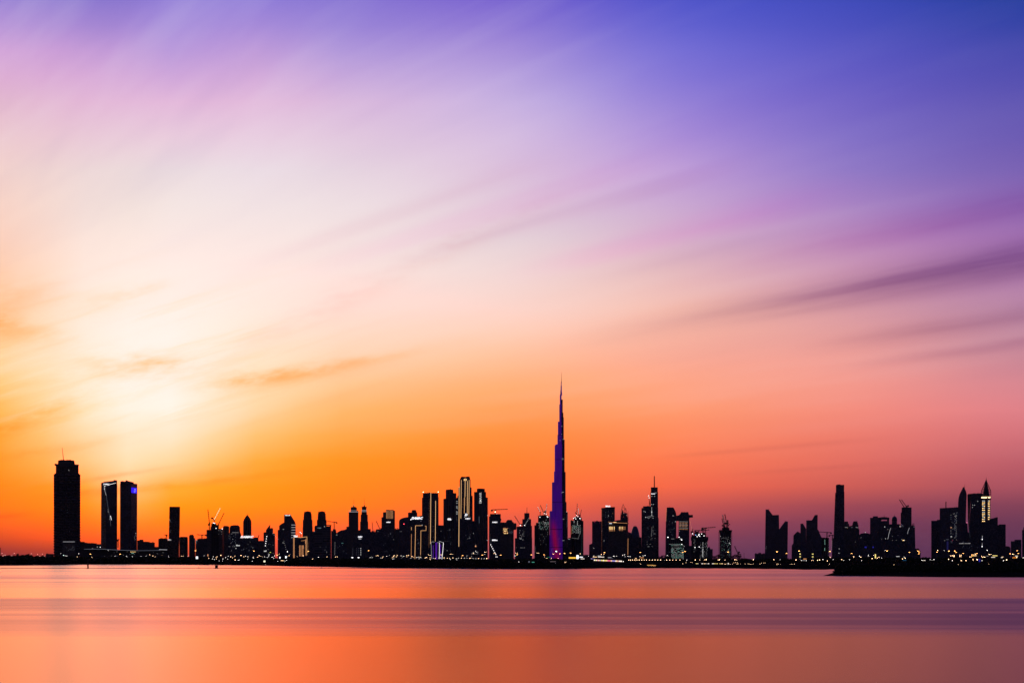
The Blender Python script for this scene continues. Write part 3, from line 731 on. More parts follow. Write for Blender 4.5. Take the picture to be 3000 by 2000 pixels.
for q in ((316, 1492), (317, 1496), (316, 1498), (318, 1500), (322, 1513), (322, 1517), (321, 1520), (323, 1524)): b.win(*q, 1.0, 1.0, G_WIND)
b.line([(311.2, 1450), (325, 1540)], 0.5, G_WINF, 'fold_glow')  # dim glowing strip laid along the fold line
b = Bld('twin_tower', 'right one of the twin towers, with a blue video screen near its top', 6000, 377, 'the right twin tower', 25, mat=F_BLUE, group='twin towers at the left')
b.tier(351.8, 401.2, 1416, k=0.64, top=(351.6, 402.4)); b.poly([(352.4, 1417), (352.3, 1410), (361.5, 1407.6), (362, 1409.6), (368.2, 1408.8), (368.6, 1405), (371.5, 1406.4), (380, 1409.4), (388, 1411), (391.8, 1411.6), (392, 1415.4), (402.2, 1416.5)], 26, 3, name='crown')
scr = b.poly([(384.6, 1427.2), (400.6, 1428.6), (400.6, 1444.6), (384.6, 1442.6)], 0.8, -3.6, G_SCREEN, 'video_screen'); b.sign('D', 392.4, 398.2, 1431.2, 1441.4, G_SCRL, 0.25, y=-3.9, name='screen_letter').parent = scr
for yy in (1488.5, 1561): b.line([(356, yy), (380, yy)], 2.0, M_CONC, 'plant_floor_band', 0.4)
b.win(398, 1492.5, 1.5, 1.5, G_WIN); b.win(398, 1561, 1.4, 1.4, G_WIN); b.specks(6, 392, 400, 1564, 1580, 9, [G_WINF, G_WIND])
crane('small crane in the slit between the twin towers', 7400, 346, 1600, 1580, (349.5, 1577.5), (343.5, 1580.5), w=3)
b = Bld('low_rise', 'low dark terrace of blocks right of the twin towers', 6600, 430, 'the dark terrace right of the twin towers', 26, mat=F_STONE)
for q in ((402, 412, 1582), (409, 420, 1579.6), (419, 436, 1585.6), (435, 453.5, 1588), (453, 470, 1601)): b.tier(*q)
b.clutter(420, 452, 1587, 3, hmax=1.2, masts=1)
b = Bld('grandstand', 'long low grandstand with a thin pale roof edge at the foot of the twin towers', 4900, 366, 'the long grandstand', 60, cat='grandstand', mat=M_CONC)
b.poly([(246, 1655), (246, 1609), (300, 1609), (420, 1612.6), (490, 1611.4), (490, 1655)], 40, 6); b.poly([(244, 1607.6), (300, 1606.8), (345, 1609.4), (400, 1611.2), (470, 1610.0), (492, 1608.6), (480, 1611.4), (400, 1613.4), (300, 1609.2)], 60, -6, M_STEEL, 'roof')
b.line([(247, 1607.9), (300, 1607.4)], 0.9, G_WINF, 'roof_light'); b.line([(300, 1607.4), (345, 1610.2), (400, 1612)], 0.9, G_WINF, 'roof_light'); b.line([(400, 1612), (470, 1611)], 0.8, G_WINF, 'roof_light'); b.line([(466, 1608.6), (490, 1609.4)], 1.2, G_LINED, 'roof_light')
b.grid(383, 396, 1615.5, 1615.5, 5, 1, 1.6, 1.2, G_WARM); b.grid(386, 391, 1619.5, 1619.5, 3, 1, 1.4, 1.6, G_GREEN); b.specks(16, 300, 480, 1616, 1628, 8)
# --- slab tower and its neighbours
b = Bld('office_block', 'low broad block with chamfered top left of the plain slab tower', 6400, 478, 'the low block left of the slab tower', 14, mat=F_BRONZE); b.poly([(464, 1650), (464, 1579), (466.5, 1576.2), (486, 1575.8), (491.5, 1578.5), (492, 1650)], 30); b.clutter(468, 486, 1576, 2, hmax=1.0)
crane('small crane standing on the low block left of the slab tower', 6450, 487, 1577, 1565.5, (481, 1566), (488.5, 1566.3), w=2)
b = Bld('slab_tower', 'plain flat-topped brown slab tower standing alone right of the twin towers', 7000, 511, 'the plain slab tower', 18, mat=F_BRONZE); b.poly([(494.4, 1650), (494.6, 1560), (496.2, 1483.2), (527.6, 1483.4), (526.8, 1540), (523.4, 1650)], 30); b.win(497, 1521.3, 1.2, 1.0, G_WARM); b.specks(10, 496, 502, 1520, 1560, 4, [G_WINF]); b.mast(521, 1483.4, 1481.6, 1)
b = Bld('office_block', 'dark block with small white roof sign at the foot of the slab tower', 6000, 506, 'the block with small white roof sign', 18, mat=F_BRONZE); b.tier(489, 524.5, 1582.5); b.blur_sign(491.5, 502, 1578.2, 1582.2, 4, G_SIGND, 4)
b = Bld('round_block', 'squat round-cornered block right of the slab tower', 6300, 537, 'the squat round-cornered block', 13, mat=F_BRONZE); b.tier(525.5, 550.2, 1572.6, rnd=True); b.tier(528, 548, 1571.4, 1573, setb=3, rnd=True, name='roof_parapet')
b = Bld('office_tower', 'small dark tower with square cap right of the squat round block', 6500, 562, 'the small square-capped tower', 9, mat=F_STONE); b.tier(554, 568.5, 1568); b.tier(555.5, 566.5, 1565.6); b.tier(566, 572, 1575.5); b.clutter(556, 566, 1565.6, 2, hmax=1.2)
crane('hammerhead crane between the small square-capped tower and the floodlit building site', 6700, 591.5, 1590, 1566, (577.5, 1565.2), (603.5, 1565.5), w=2.4)
b = Bld('low_rise', 'low dark blocks under the hammerhead crane left of the building site', 6500, 590, 'the low blocks under the hammerhead crane', 16, mat=F_STONE); b.tier(573, 582, 1581); b.tier(578, 598, 1577.6); b.tier(597, 607, 1575.8); b.clutter(580, 606, 1577, 4, hmax=1.2); b.win(576.5, 1582.8, 1.6, 1.6, G_WIN); b.specks(8, 570, 577, 1580, 1592, 2, [G_WINF, G_WIND])
# --- building site with luffing cranes
b = Bld('building_site', 'ragged unfinished tower with floodlights and luffing cranes', 6300, 630, 'the ragged building site', 20, cat='building', mat=F_RAW)
b.tier(605, 618, 1551, mat=F_STONE); b.tier(617, 641, 1542); b.tier(619, 633.5, 1533, setb=2); b.tier(622, 632, 1531.6, setb=4); b.tier(632, 639.5, 1536.5, setb=3); b.tier(640, 653.5, 1548, mat=F_STONE); b.clutter(620, 640, 1533, 5, hmax=2.4, masts=2)
for q in ((625.6, 1531), (633, 1546.5), (651, 1548.3), (629, 1532)): b.win(*q, 2.0, 2.0, G_WHITE, 'floodlight')
b.grid(641, 654, 1553, 1563.5, 4, 4, 1.1, 1.0, None, 0.6, 3, [G_WIN, G_WIND])
crane('thin luffing crane with near upright jib left of the ragged building site', 6350, 613.6, 1552, 1531, (609, 1492), (612, 1534), w=2.6)
crane('luffing crane with a string of lights up its jib on the ragged building site', 6350, 627, 1533, 1522.5, (645.3, 1488), (621.5, 1515), lights=12, lmat=G_PEACH, w=2.6)
crane('luffing crane with dark raised jib at the right of the ragged building site', 6350, 640, 1541, 1535, (656.6, 1501.5), None, w=2.0)
b = Bld('apartment_tower', 'plain dark square tower just right of the ragged building site', 6200, 662, 'the plain square tower by the building site', 10, mat=F_STONE); b.tier(653.5, 671.5, 1541.2); b.tier(655, 669.5, 1539.8, setb=2); b.clutter(655, 669, 1540, 3, hmax=0.8)
b = Bld('office_tower', 'broad dark tower with chamfered shoulders and a high row of lit windows', 6600, 688, 'the chamfer-shouldered tower', 16, mat=F_NAVY); b.poly([(672.5, 1650), (672.5, 1546), (675.5, 1539.2), (680, 1537.8), (699, 1538), (702, 1542), (703.5, 1556), (706.5, 1566), (706.5, 1650)], 36)
b.grid(681, 698, 1559, 1559, 9, 1, 1.4, 1.0, G_WIND); b.win(706, 1559.3, 1.4, 1.2, G_WIND); b.clutter(680, 700, 1538, 3, hmax=0.9, masts=2); b.mast(703, 1546, 1540, 1)
b = Bld('apartment_block', 'dark block with scattered white windows in front of the chamfer-shouldered tower', 5900, 680, 'the block with scattered white windows', 18, mat=F_NAVY); b.tier(667, 692, 1560); b.grid(671, 690, 1563, 1600, 8, 13, 1.2, 1.0, None, 0.28, 5, [G_WIND, G_WINF, G_WIN, G_WINF])
b.blur_sign(691.5, 703, 1594.5, 1598.5, 5, G_WIN, 7); b.win(691.3, 1605.3, 2, 2, G_WIN); b.win(678, 1612, 1.4, 1.2, G_WIND)
b = Bld('pointed_tower', 'slim dark tower with bullet-shaped pointed top behind the large white sign', 7500, 724.5, 'the pointed bullet tower', 14, mat=F_RIB); b.poly([(712.3, 1650), (712.4, 1527), (714.5, 1521), (719, 1513.2), (724.5, 1506.8), (730, 1513.2), (734.4, 1521), (736.6, 1527), (736.8, 1650)], 32); b.mast(724.5, 1508, 1503.5, 1.6)
b = Bld('office_block', 'broad dark block carrying a large slanted white sign on its roof', 6100, 730, 'the broad block with the large white sign', 28, mat=F_NAVY); b.tier(703.5, 745, 1575); b.tier(744, 752.5, 1573); b.tier(752, 757, 1577); b.sign('DAMAC', 704, 743.4, 1568.2, 1575, G_SIGN, 0.45, bold=0.05); b.specks(10, 706, 750, 1585, 1620, 21); b.win(744.3, 1613, 0.5, 0.5, G_WINF)
crane('short luffing crane right of the large white sign', 6500, 755, 1583, 1577, (759.3, 1566), (754, 1574), w=2)
b = Bld('low_rise', 'low dark gap block right of the large white sign', 6700, 764, 'the low gap block', 8, mat=F_STONE); b.tier(756, 772.5, 1583.5); b.clutter(757, 771, 1583.5, 3, hmax=0.9)
b = Bld('fin_tower', 'dark tower with a sharp slanted fin on top and stepped right side', 6900, 788, 'the slanted-fin tower', 18, mat=F_NAVY); b.tier(772, 780, 1558.2); b.poly([(779, 1650), (779, 1552), (789.5, 1537.4), (791.6, 1536.6), (791.8, 1650)], 22); b.tier(791, 800, 1547.4); b.tier(793, 798.5, 1545.6); b.tier(799, 806, 1561.4); b.clutter(792, 800, 1547, 2, hmax=0.8)
b.dots(781.5, 1570.5, 777.5, 1597.5, 5, 1.7, G_WHITE); b.dots(799.5, 1562, 814.5, 1578, 5, 1.2, G_WIN); b.specks(8, 781, 805, 1590, 1625, 4)
b.blur_sign(756, 765, 1610.5, 1615, 4, G_WIN, 2); b.blur_sign(773, 781, 1610.5, 1615, 4, G_WIN, 3); b.win(792, 1617, 4, 1.6, glow('yellow_green_sign', (0.7, 0.75, 0.12), 1.0), 'sign')
b = Bld('office_tower', 'dark tower with sloping roof tucked behind the slant-topped tower with lit strips', 7300, 824, 'the sloping-roofed tower', 9, mat=F_NAVY); b.tier(813.5, 820, 1551); b.poly([(817.8, 1650), (817.8, 1538.5), (829, 1530.6), (833, 1530), (833, 1650)], 24); b.win(831, 1549.5, 5, 1.2, G_WIND)
b = Bld('slant_tower', 'tall tower with slanted right shoulder, white roof sign and lit horizontal strips', 6500, 849, 'the slant-shouldered tower', 18, mat=F_BLUE); b.poly([(832.2, 1650), (832.3, 1506.2), (850.4, 1505.4), (857, 1516), (864, 1527), (866.3, 1534), (866.5, 1650)], 30); b.blur_sign(834.8, 850, 1507, 1510, 6, G_SIGN, 11)
for yy in (1536.8, 1544, 1551.4, 1559.4, 1566.6, 1573.8): b.line([(853.4, yy), (865.6, yy)], 1.1, G_LINED)
b.dots(832, 1584, 838, 1608, 5, 1.1, G_WIND); b.dots(828.5, 1589, 831, 1589, 2, 1.2, G_WIN); b.win(842, 1615, 1.9, 1.9, G_WHITE)
# --- block outlined with amber light
b = Bld('hotel_block', 'block outlined in amber light with ladders of amber windows', 5700, 880, 'the amber-outlined block', 22, mat=F_NAVY); b.poly([(857.5, 1650), (857.5, 1574), (864, 1570.4), (880, 1573), (900, 1570.2), (901.5, 1650)], 30)
b.line([(866, 1571.5), (880, 1573.8), (899.3, 1571.2)], 0.9, G_AMBER); b.line([(899.3, 1571), (898.6, 1626)], 0.9, G_AMBER); b.line([(896, 1577), (895.6, 1626)], 0.8, G_WARMD); b.line([(882.5, 1583.4), (895, 1581.4)], 0.7, G_WARMD); b.line([(895, 1581.4), (894.6, 1592)], 0.7, G_WARMD)
b.grid(861, 861, 1575.5, 1632, 1, 18, 4.0, 1.5, G_WARMD); b.grid(878.6, 878.6, 1597.8, 1627, 1, 11, 4.2, 1.3, G_WARMD); b.grid(885, 888.5, 1597.8, 1627, 2, 11, 3.2, 1.3, G_WARMD, 0.9, 3); b.blur_sign(860.5, 872, 1567.2, 1573, 5, G_SIGN, 31); b.dots(902.5, 1586, 903, 1620, 9, 0.8, G_WARMD)
b = Bld('roof_beacon', 'white lit crane-like beacon above the amber-outlined block', 7000, 881, None, 3, cat='beacon', mat=M_STEEL); b.tier(880.3, 881.8, 1559, 1576, depth=1.5, name='mast'); b.tier(878, 883, 1558, 1560, depth=2, name='platform'); b.win(879.5, 1558, 2.0, 1.6, G_WHITE, 'lamp'); b.win(882.5, 1561.6, 2.0, 1.6, G_WHITE, 'lamp')
for nm, lab, cx, hw, d in (('left', 'left one of two alike tapering towers with scalloped crowns', 901.3, 14.3, 8000), ('right', 'right one of two alike tapering towers with scalloped crowns', 942.6, 14.3, 8000)):
    b = Bld('tapering_tower', lab, d, cx, f'the {nm} tapering tower', 16, mat=F_STONE, group='tapering towers with scalloped crowns')
    b.tier(cx-14.6, cx+14.6, 1541, depth=40); b.tier(cx-14.2, cx+14.2, 1522, depth=39, setb=1); b.tier(cx-12.6, cx+12.6, 1512, depth=36, setb=2, top=(cx-12.0, cx+12.0)); b.tier(cx-11.6, cx+11.6, 1504, depth=33, setb=3); b.tier(cx-10.4, cx+10.4, 1499.5, depth=30, setb=4)
    for q in (-9.6, -6.4, 6.4, 9.6): b.tier(cx+q-0.9, cx+q+0.9, 1497.0, 1500, depth=28, setb=4, name='crown_pinnacle')
    b.poly([(cx-7.5, 1500)] + [(cx-7.5*math.cos(t*math.pi/8), 1499.6-3.4*math.sin(t*math.pi/8)) for t in range(9)] + [(cx+7.5, 1500)], 24, 8, name='crown')
b = Bld('office_block', 'low dark block between the left tapering tower and the wide flat-roofed block', 6900, 917, 'the low link block', 8, mat=F_NAVY); b.tier(909, 925, 1557, slope=1554.5); b.win(922, 1555.5, 2, 2.4, G_WIN)
b = Bld('office_block', 'wide flat-roofed block with finely lined front below the right tapering tower', 6000, 945, 'the wide flat-roofed block', 24, mat=F_BAND); b.tier(921.5, 970, 1540.5, depth=40); b.tier(923, 949, 1538.4, setb=3, depth=30, name='roof_storey'); b.tier(948, 971.2, 1536.6, 1538.6, setb=1, depth=34, name='roof_slab'); b.tier(966.5, 970.2, 1537, 1541, setb=8, depth=4, name='roof_post'); b.win(951, 1541.6, 1.8, 1.6, G_WIN); b.grid(931, 940, 1545.5, 1546.5, 5, 1, 1.8, 2, G_WINF); b.win(937, 1546, 4, 3, glow('faint_green_window', (0.15, 0.4, 0.3), 0.35)); b.specks(5, 925, 965, 1600, 1620, 6)
b = Bld('apartment_tower', 'narrow dark stepped tower right of the wide flat-roofed block', 6400, 978, 'the narrow stepped tower', 8, mat=F_NAVY); b.tier(970.5, 985, 1554, k=None); b.tier(975, 984, 1549.2); b.tier(984, 990, 1560); b.win(986.5, 1565.8, 4, 1.2, G_WIND); b.dots(981.5, 1587, 980.5, 1624, 17, 0.9, G_WIND)
crane('hammerhead crane with long left jib between the tapering towers and the spire tower', 6800, 979, 1555, 1528, (958.5, 1526.5), (986.5, 1529), w=2.2)
b = Bld('curved_roof_block', 'dark block with rising curved roof left of the spire tower with pale bands', 6700, 1001, 'the curved-roof block', 18, mat=F_NAVY); b.poly([(984, 1650), (985, 1562), (990, 1557.5), (999, 1552.6), (1008, 1551.2), (1016, 1548), (1018, 1650)], 30); b.win(1003, 1590, 6, 1.3, glow('faint_teal_window', (0.15, 0.45, 0.42), 0.4)); b.specks(6, 988, 1015, 1592, 1622, 2, [G_WINF])
# --- spire towers with pale bands
b = Bld('spire_tower', 'broad tower with pale light bands, square cap and lit spire', 7600, 1035.5, 'the broad spire tower', 16, mat=F_STONE)
b.tier(1015, 1021.5, 1541.5, depth=30); b.tier(1021.4, 1050, 1500.5, depth=38); b.tier(1021, 1050.6, 1499, 1501, setb=-1, depth=40, name='cornice'); b.tier(1027.4, 1045.4, 1485.5, 1501, setb=5, depth=26); b.tier(1028.6, 1044.2, 1484.2, setb=8, yb=1486, depth=20, name='parapet'); b.tier(1046, 1049.4, 1494, 1500, setb=4, depth=10, name='roof_block')
b.line([(1021.8, 1498.8), (1050, 1498.8)], 0.8, G_LINED); b.line([(1022.6, 1495.0), (1045, 1495.0)], 0.6, G_LINED)
b.lathe(1036.5, [(3.0, 1485), (2.2, 1481), (1.6, 1478.5), (1.0, 1477)], M_STEEL, 'spire_base', 8, cy=18); b.mast(1036.6, 1478, 1460, 1.5, yoff=18, name='spire'); b.line([(1034.2, 1483.6), (1035.6, 1479), (1036.5, 1476)], 0.5, G_WARMD); b.line([(1036.5, 1476), (1038.6, 1483.6)], 0.5, G_WARMD)
b = Bld('spire_tower', 'slim waisted tower with pale bands, flared cap and spire', 7600, 1067, 'the slim waisted spire tower', 13, mat=F_STONE)
b.tier(1054.6, 1078.6, 1551, depth=30); b.tier(1055.4, 1078.2, 1527, depth=29, setb=1, top=(1055.0, 1078.8)); b.tier(1056.6, 1077.4, 1506.5, depth=27, setb=2); b.tier(1059, 1074.8, 1499.6, depth=23, setb=4); b.tier(1059.2, 1074.4, 1493.4, 1500, depth=22, setb=4.5); b.tier(1060.8, 1073.0, 1483.6, 1493.6, depth=18, setb=6, top=(1059.4, 1074.4), name='crown')
for q in (1060.2, 1063, 1070.5, 1073.4): b.tier(q-0.6, q+0.6, 1482.2, 1484, depth=14, setb=8, name='crown_pinnacle')
b.line([(1059.2, 1497.4), (1074.4, 1497.4)], 0.9, G_LINED); b.line([(1059.4, 1493.4), (1074, 1493.4)], 0.8, G_LINED); b.lathe(1067.0, [(2.6, 1483.6), (1.6, 1479), (0.8, 1477)], M_STEEL, 'spire_base', 8, cy=14); b.mast(1067, 1478, 1458, 1.5, yoff=14, name='spire'); b.line([(1065.2, 1482), (1067, 1476)], 0.5, G_WARMD)
b = Bld('office_tower', 'dark block with a two-line white sign in front of the spire towers', 6100, 1061, 'the two-line-sign block', 20, mat=F_NAVY); b.tier(1034, 1080, 1562, depth=34); b.tier(1040, 1078, 1552, setb=6, depth=20, mat=F_STONE); b.sign('DAMAC', 1048.4, 1062, 1569.2, 1573.6, G_SIGN, 0.4, bold=0.05); b.blur_sign(1051, 1058.6, 1576, 1578, 5, G_SIGN, 8)
b.grid(1057, 1057, 1605.8, 1623.8, 1, 4, 1.9, 1.9, G_WIN); b.grid(1045, 1050.5, 1605.8, 1623.8, 2, 4, 1.1, 1.1, G_WINF); b.dots(1033.6, 1606, 1033.2, 1625, 9, 0.9, G_WINF, 'window')
b = Bld('apartment_block', 'low dark blocks with a rooftop box right of the slim waisted spire tower', 6600, 1092, 'the low blocks right of the waisted tower', 18, mat=F_NAVY); b.tier(1076, 1086, 1548.6); b.tier(1085, 1103, 1556.5); b.tier(1089, 1095, 1555.2); b.tier(1101, 1119, 1550.2); b.tier(1103, 1113, 1549.2); b.tier(1114.5, 1121, 1545.8); b.clutter(1087, 1117, 1555, 4, hmax=1.0); b.win(1075, 1555, 1.2, 1.2, G_WIND); b.win(1107, 1555.6, 1.6, 1.4, G_WIND)
crane('thin luffing crane jib, the left one beside the slitted tower', 6900, 1092.6, 1557, 1553, (1090, 1528), None, cab=False, w=1.6)
crane('thicker luffing crane jib leaning left toward the slitted tower', 6900, 1113, 1552, 1549, (1102.4, 1525.6), None, cab=False, w=2.4)
b = Bld('slitted_tower', 'stepped tower with six upright lit slits at its crown and a small white sign', 7200, 1139, 'the slitted-crown tower', 21, mat=F_NAVY); b.tier(1117.6, 1157, 1514, depth=36); b.tier(1122, 1157, 1499.4, setb=2, depth=32, k=None); b.tier(1130.4, 1152, 1493.2, setb=3, depth=26); b.tier(1130.6, 1141, 1492.2, 1494, setb=5, depth=12, name='parapet'); b.tier(1144, 1152.4, 1492.4, 1494, setb=5, depth=12, name='parapet'); b.tier(1150.6, 1157, 1494.6, setb=4, depth=22); b.mast(1152.6, 1494, 1490.8, 1)
for i in range(6): b.line([(1132.4+i*3.6, 1494), (1132.4+i*3.6, 1518.5)], 0.8, G_WARMD)
b.blur_sign(1131.4, 1144, 1526.8, 1530.2, 6, G_SIGN, 14); b.win(1144, 1562.5, 1.1, 4, G_WINF); b.win(1153, 1579.5, 1.6, 1.0, G_WIND); b.specks(10, 1120, 1156, 1560, 1620, 4, [G_WINF])
b = Bld('low_rise', 'low notched dark block between the slitted tower and the quarter-round tower', 6700, 1162, 'the low notched block', 7, mat=F_STONE); b.tier(1156, 1169.5, 1549.6); b.tier(1157.5, 1161, 1547); b.tier(1163, 1165.5, 1546); b.tier(1166.5, 1169, 1547.6)
b = Bld('quarter_round_tower', 'dark glass tower with quarter-round left shoulder and a red lamp', 7100, 1189, 'the quarter-round tower', 20, mat=F_BLUE); b.poly([(1168.8, 1650), (1169, 1527), (1170.5, 1522.5), (1175, 1518.4), (1182, 1515.6), (1190, 1514.2), (1200, 1513.2), (1200, 1650)], 34); b.win(1183.4, 1534, 1.8, 1.8, G_RED, 'lamp'); b.win(1172, 1556, 1.6, 1.2, G_WINF); b.win(1175.4, 1556, 1.2, 1.2, G_WIND)
b = Bld('office_tower', 'dark tower with domed roof box just left of the tall tower with two light lines', 7400, 1209, 'the roof-box tower', 15, mat=F_NAVY); b.tier(1195.4, 1222.4, 1500.6, depth=30); b.poly([(1206, 1501), (1206, 1496), (1207.5, 1493.6), (1210, 1492.8), (1216.5, 1492.8), (1219, 1494), (1220, 1497), (1220.2, 1501)], 20, 3, name='roof_block'); b.clutter(1196, 1205, 1500.6, 2, hmax=0.8)
b = Bld('roof_link', 'low dark wing with rising roof behind the amber-stepped block', 7200, 1230, None, 8, mat=F_NAVY); b.poly([(1221, 1650), (1222, 1512.5), (1232, 1510.6), (1237, 1508.6), (1237, 1650)], 20)
b = Bld('hotel_tower', 'dark hotel with stepped amber light outlines and a large white roof sign', 5900, 1222, 'the amber-stepped hotel', 20, mat=F_NAVY); b.tier(1200, 1240.5, 1522, depth=36); b.tier(1201.5, 1241.5, 1519, 1523, setb=2, depth=20, name='parapet'); b.tier(1228, 1249.6, 1538.5, depth=30, setb=4); b.sign('DAMAC', 1205, 1239.4, 1513, 1520.6, G_SIGN, 0.4, bold=0.06); b.win(1203.4, 1521.4, 2.0, 2.0, G_WHITE, 'lamp'); b.win(1233, 1525.2, 4, 1.0, G_WINF)
b.line([(1205.2, 1543), (1205.4, 1552)], 0.8, G_AMBER); b.line([(1205.4, 1563), (1205, 1600), (1204.6, 1629)], 0.7, G_WARMD); b.line([(1217.2, 1538.6), (1217, 1565), (1216.2, 1598), (1215.4, 1636)], 1.0, G_AMBER); b.line([(1217.2, 1538.8), (1235.6, 1538.6)], 0.8, G_AMBER); b.win(1236.6, 1537.2, 1.8, 1.8, G_WIN, 'lamp')
b.line([(1245.4, 1539.6), (1248.4, 1539.8)], 0.8, G_AMBER); b.line([(1248.4, 1539.6), (1248.2, 1553)], 0.8, G_AMBER); b.line([(1248.2, 1553), (1233, 1553.6)], 0.8, G_AMBER); b.line([(1233, 1553.6), (1232.8, 1590), (1232, 1625)], 0.8, G_AMBER); b.specks(5, 1222, 1228, 1570, 1610, 3, [G_WIND, G_WINF])
b = Bld('line_lit_tower', 'tall flat-topped tower with two long upright amber light lines and corner lamps', 6800, 1260.5, 'the twin-line tower', 25, mat=F_NAVY); b.tier(1238.8, 1284, 1443.6, depth=44); b.tier(1236.2, 1262, 1457, depth=34, setb=3); b.tier(1255, 1285, 1455, depth=30, setb=2)
for i in range(8):
    q = 1239.6+i*5.9+(0.6 if i % 2 else 0); b.tier(q, q+1.1+0.4*(i % 3), 1441.4+0.7*(i % 2), 1444, setb=2+i % 3, depth=3, name='parapet_pier')
b.tier(1255, 1262.5, 1441.6, 1444, setb=4, depth=8, name='roof_block', mat=F_BRONZE)
b.line([(1262.2, 1441.8), (1261.8, 1500), (1261.0, 1592)], 1.1, G_AMBERB); b.line([(1276.3, 1466), (1275.8, 1530), (1275.2, 1585)], 1.0, G_AMBERB); b.dots(1258.0, 1460, 1256.6, 1602, 50, 0.6, G_WARMD); b.win(1240, 1440.6, 1.9, 1.9, G_PEACH, 'lamp'); b.win(1284, 1440.4, 1.9, 1.9, G_PEACH, 'lamp'); b.specks(4, 1268, 1272, 1530, 1575, 3, [G_WINF])
b = Bld('night_club', 'small angular building outlined in white with violet light strips', 5000, 1281, 'the violet-lit angular building', 20, mat=F_NAVY); b.poly([(1265, 1655), (1262.4, 1588.4), (1270, 1584.6), (1277, 1587.6), (1286, 1583.8), (1299.6, 1588.2), (1295, 1655)], 26)
b.line([(1264.8, 1637), (1262.8, 1588.2), (1269.5, 1585)], 0.6, G_LINED); b.line([(1286, 1584), (1299.2, 1588.6)], 0.9, G_LINED); b.line([(1299.2, 1588.6), (1297.4, 1612), (1294.6, 1637)], 1.0, G_LINE); b.line([(1280.6, 1588), (1287, 1588.6)], 0.8, G_LINED); b.line([(1287.4, 1588.4), (1287.2, 1610), (1286.8, 1636)], 0.9, G_LINE); b.line([(1269.8, 1588.6), (1272.5, 1586.6)], 0.6, G_LINED); b.line([(1281, 1588), (1279.6, 1620), (1280.8, 1638)], 0.8, G_PURPLE)
b.line([(1269.2, 1596), (1269.2, 1634)], 1.4, G_PURPLE); b.grid(1277.6, 1277.6, 1589, 1636, 1, 30, 4.2, 1.1, G_PURPLE); b.grid(1290, 1290, 1595, 1634, 1, 26, 3.4, 1.0, G_PURPLE)
b = Bld('low_rise', 'dark block with thin red-lit roof edge behind the violet-lit building', 7100, 1290, 'the red-edged dark block', 9, mat=F_NAVY); b.tier(1282, 1300, 1538); b.line([(1283.5, 1537.8), (1298, 1537.8)], 0.5, glow('dim_red_edge', (0.6, 0.02, 0.03), 0.5), 'roof_edge'); b.win(1292, 1554.6, 1.4, 1.2, G_WIND)
# --- tower with small white sign
b = Bld('hotel_tower', 'dark stepped tower with a small white two-row sign left of the tallest gold-lined tower', 6900, 1318, 'the small-sign stepped tower', 19, mat=F_RIB); b.tier(1299, 1336, 1461.4, depth=40); b.tier(1300.4, 1306.5, 1459.8, setb=2, depth=20); b.tier(1305.8, 1328, 1434.4, setb=3, depth=28); b.tier(1327, 1337, 1443.4, setb=4, depth=24); b.tier(1307, 1327, 1433.2, 1435, setb=6, depth=12, name='parapet'); b.clutter(1307, 1327, 1433.4, 3, hmax=1.2)
b.sign('vida', 1310.4, 1322, 1516, 1523, G_SIGN, 0.0, bold=0.05); b.win(1317.6, 1551, 1.4, 1.4, G_WIND); b.win(1310, 1611.6, 2, 1.2, G_WIND); b.specks(12, 1302, 1334, 1540, 1620, 7, [G_WINF])
b = Bld('apartment_tower', 'narrow dark tower with stacked white window clusters beside the tallest gold-lined tower', 7200, 1340, 'the narrow clustered-window tower', 5, mat=F_NAVY); b.tier(1334, 1346, 1459, slope=1455); b.tier(1336.5, 1344, 1459.6, setb=-2)
for y0, n in ((1468, 2), (1473, 2), (1483, 2), (1486.4, 2), (1489, 2), (1498, 1), (1501, 2), (1505, 1)): b.grid(1337.4, 1339.8, y0, y0, 2, 1, 1.4, 1.6, G_WIN, 0.85, int(y0))
b.dots(1338, 1514, 1338, 1524, 5, 0.8, G_WINF); b.dots(1335.6, 1512, 1335.6, 1522, 5, 0.8, G_WINF)
b = Bld('gold_lined_tower', 'tallest tower left of the purple spire, with gold upright lines and lit fan crown', 6700, 1362, 'the gold-lined tower', 23, mat=F_NAVY); b.tier(1340.2, 1384.6, 1451.4, depth=46); b.tier(1342.8, 1381.6, 1427, setb=2, depth=40); b.tier(1346.6, 1378.4, 1404.5, setb=4, depth=34); b.poly([(1346.8, 1405), (1350.6, 1396.4), (1353, 1395), (1366, 1396), (1367, 1394.4), (1375.4, 1394.6), (1376.6, 1399), (1378.4, 1405)], 28, 6, name='crown')
b.line([(1345.2, 1425), (1344.9, 1500), (1344.2, 1600)], 1.2, G_AMBERB); b.line([(1351.4, 1405), (1351, 1460), (1350.2, 1518)], 1.0, G_AMBERB); b.line([(1362.8, 1400.5), (1362.2, 1455)], 1.1, G_AMBERB); b.line([(1361, 1455.6), (1360.2, 1503)], 1.0, G_AMBER); b.line([(1369.5, 1408), (1369, 1503)], 1.0, G_AMBERB); b.line([(1374.6, 1405), (1374.2, 1460), (1373.2, 1515)], 1.0, G_AMBERB)
for q in (1359, 1361, 1365, 1367): b.line([(q, 1407), (1362.8+(q-1362.8)*0.75, 1402)], 0.7, G_WARM, 'crown_light')
b.dots(1365.4, 1458, 1365, 1480, 10, 0.6, G_WARMD); b.dots(1357, 1460, 1356.6, 1484, 10, 0.5, G_WARMD)
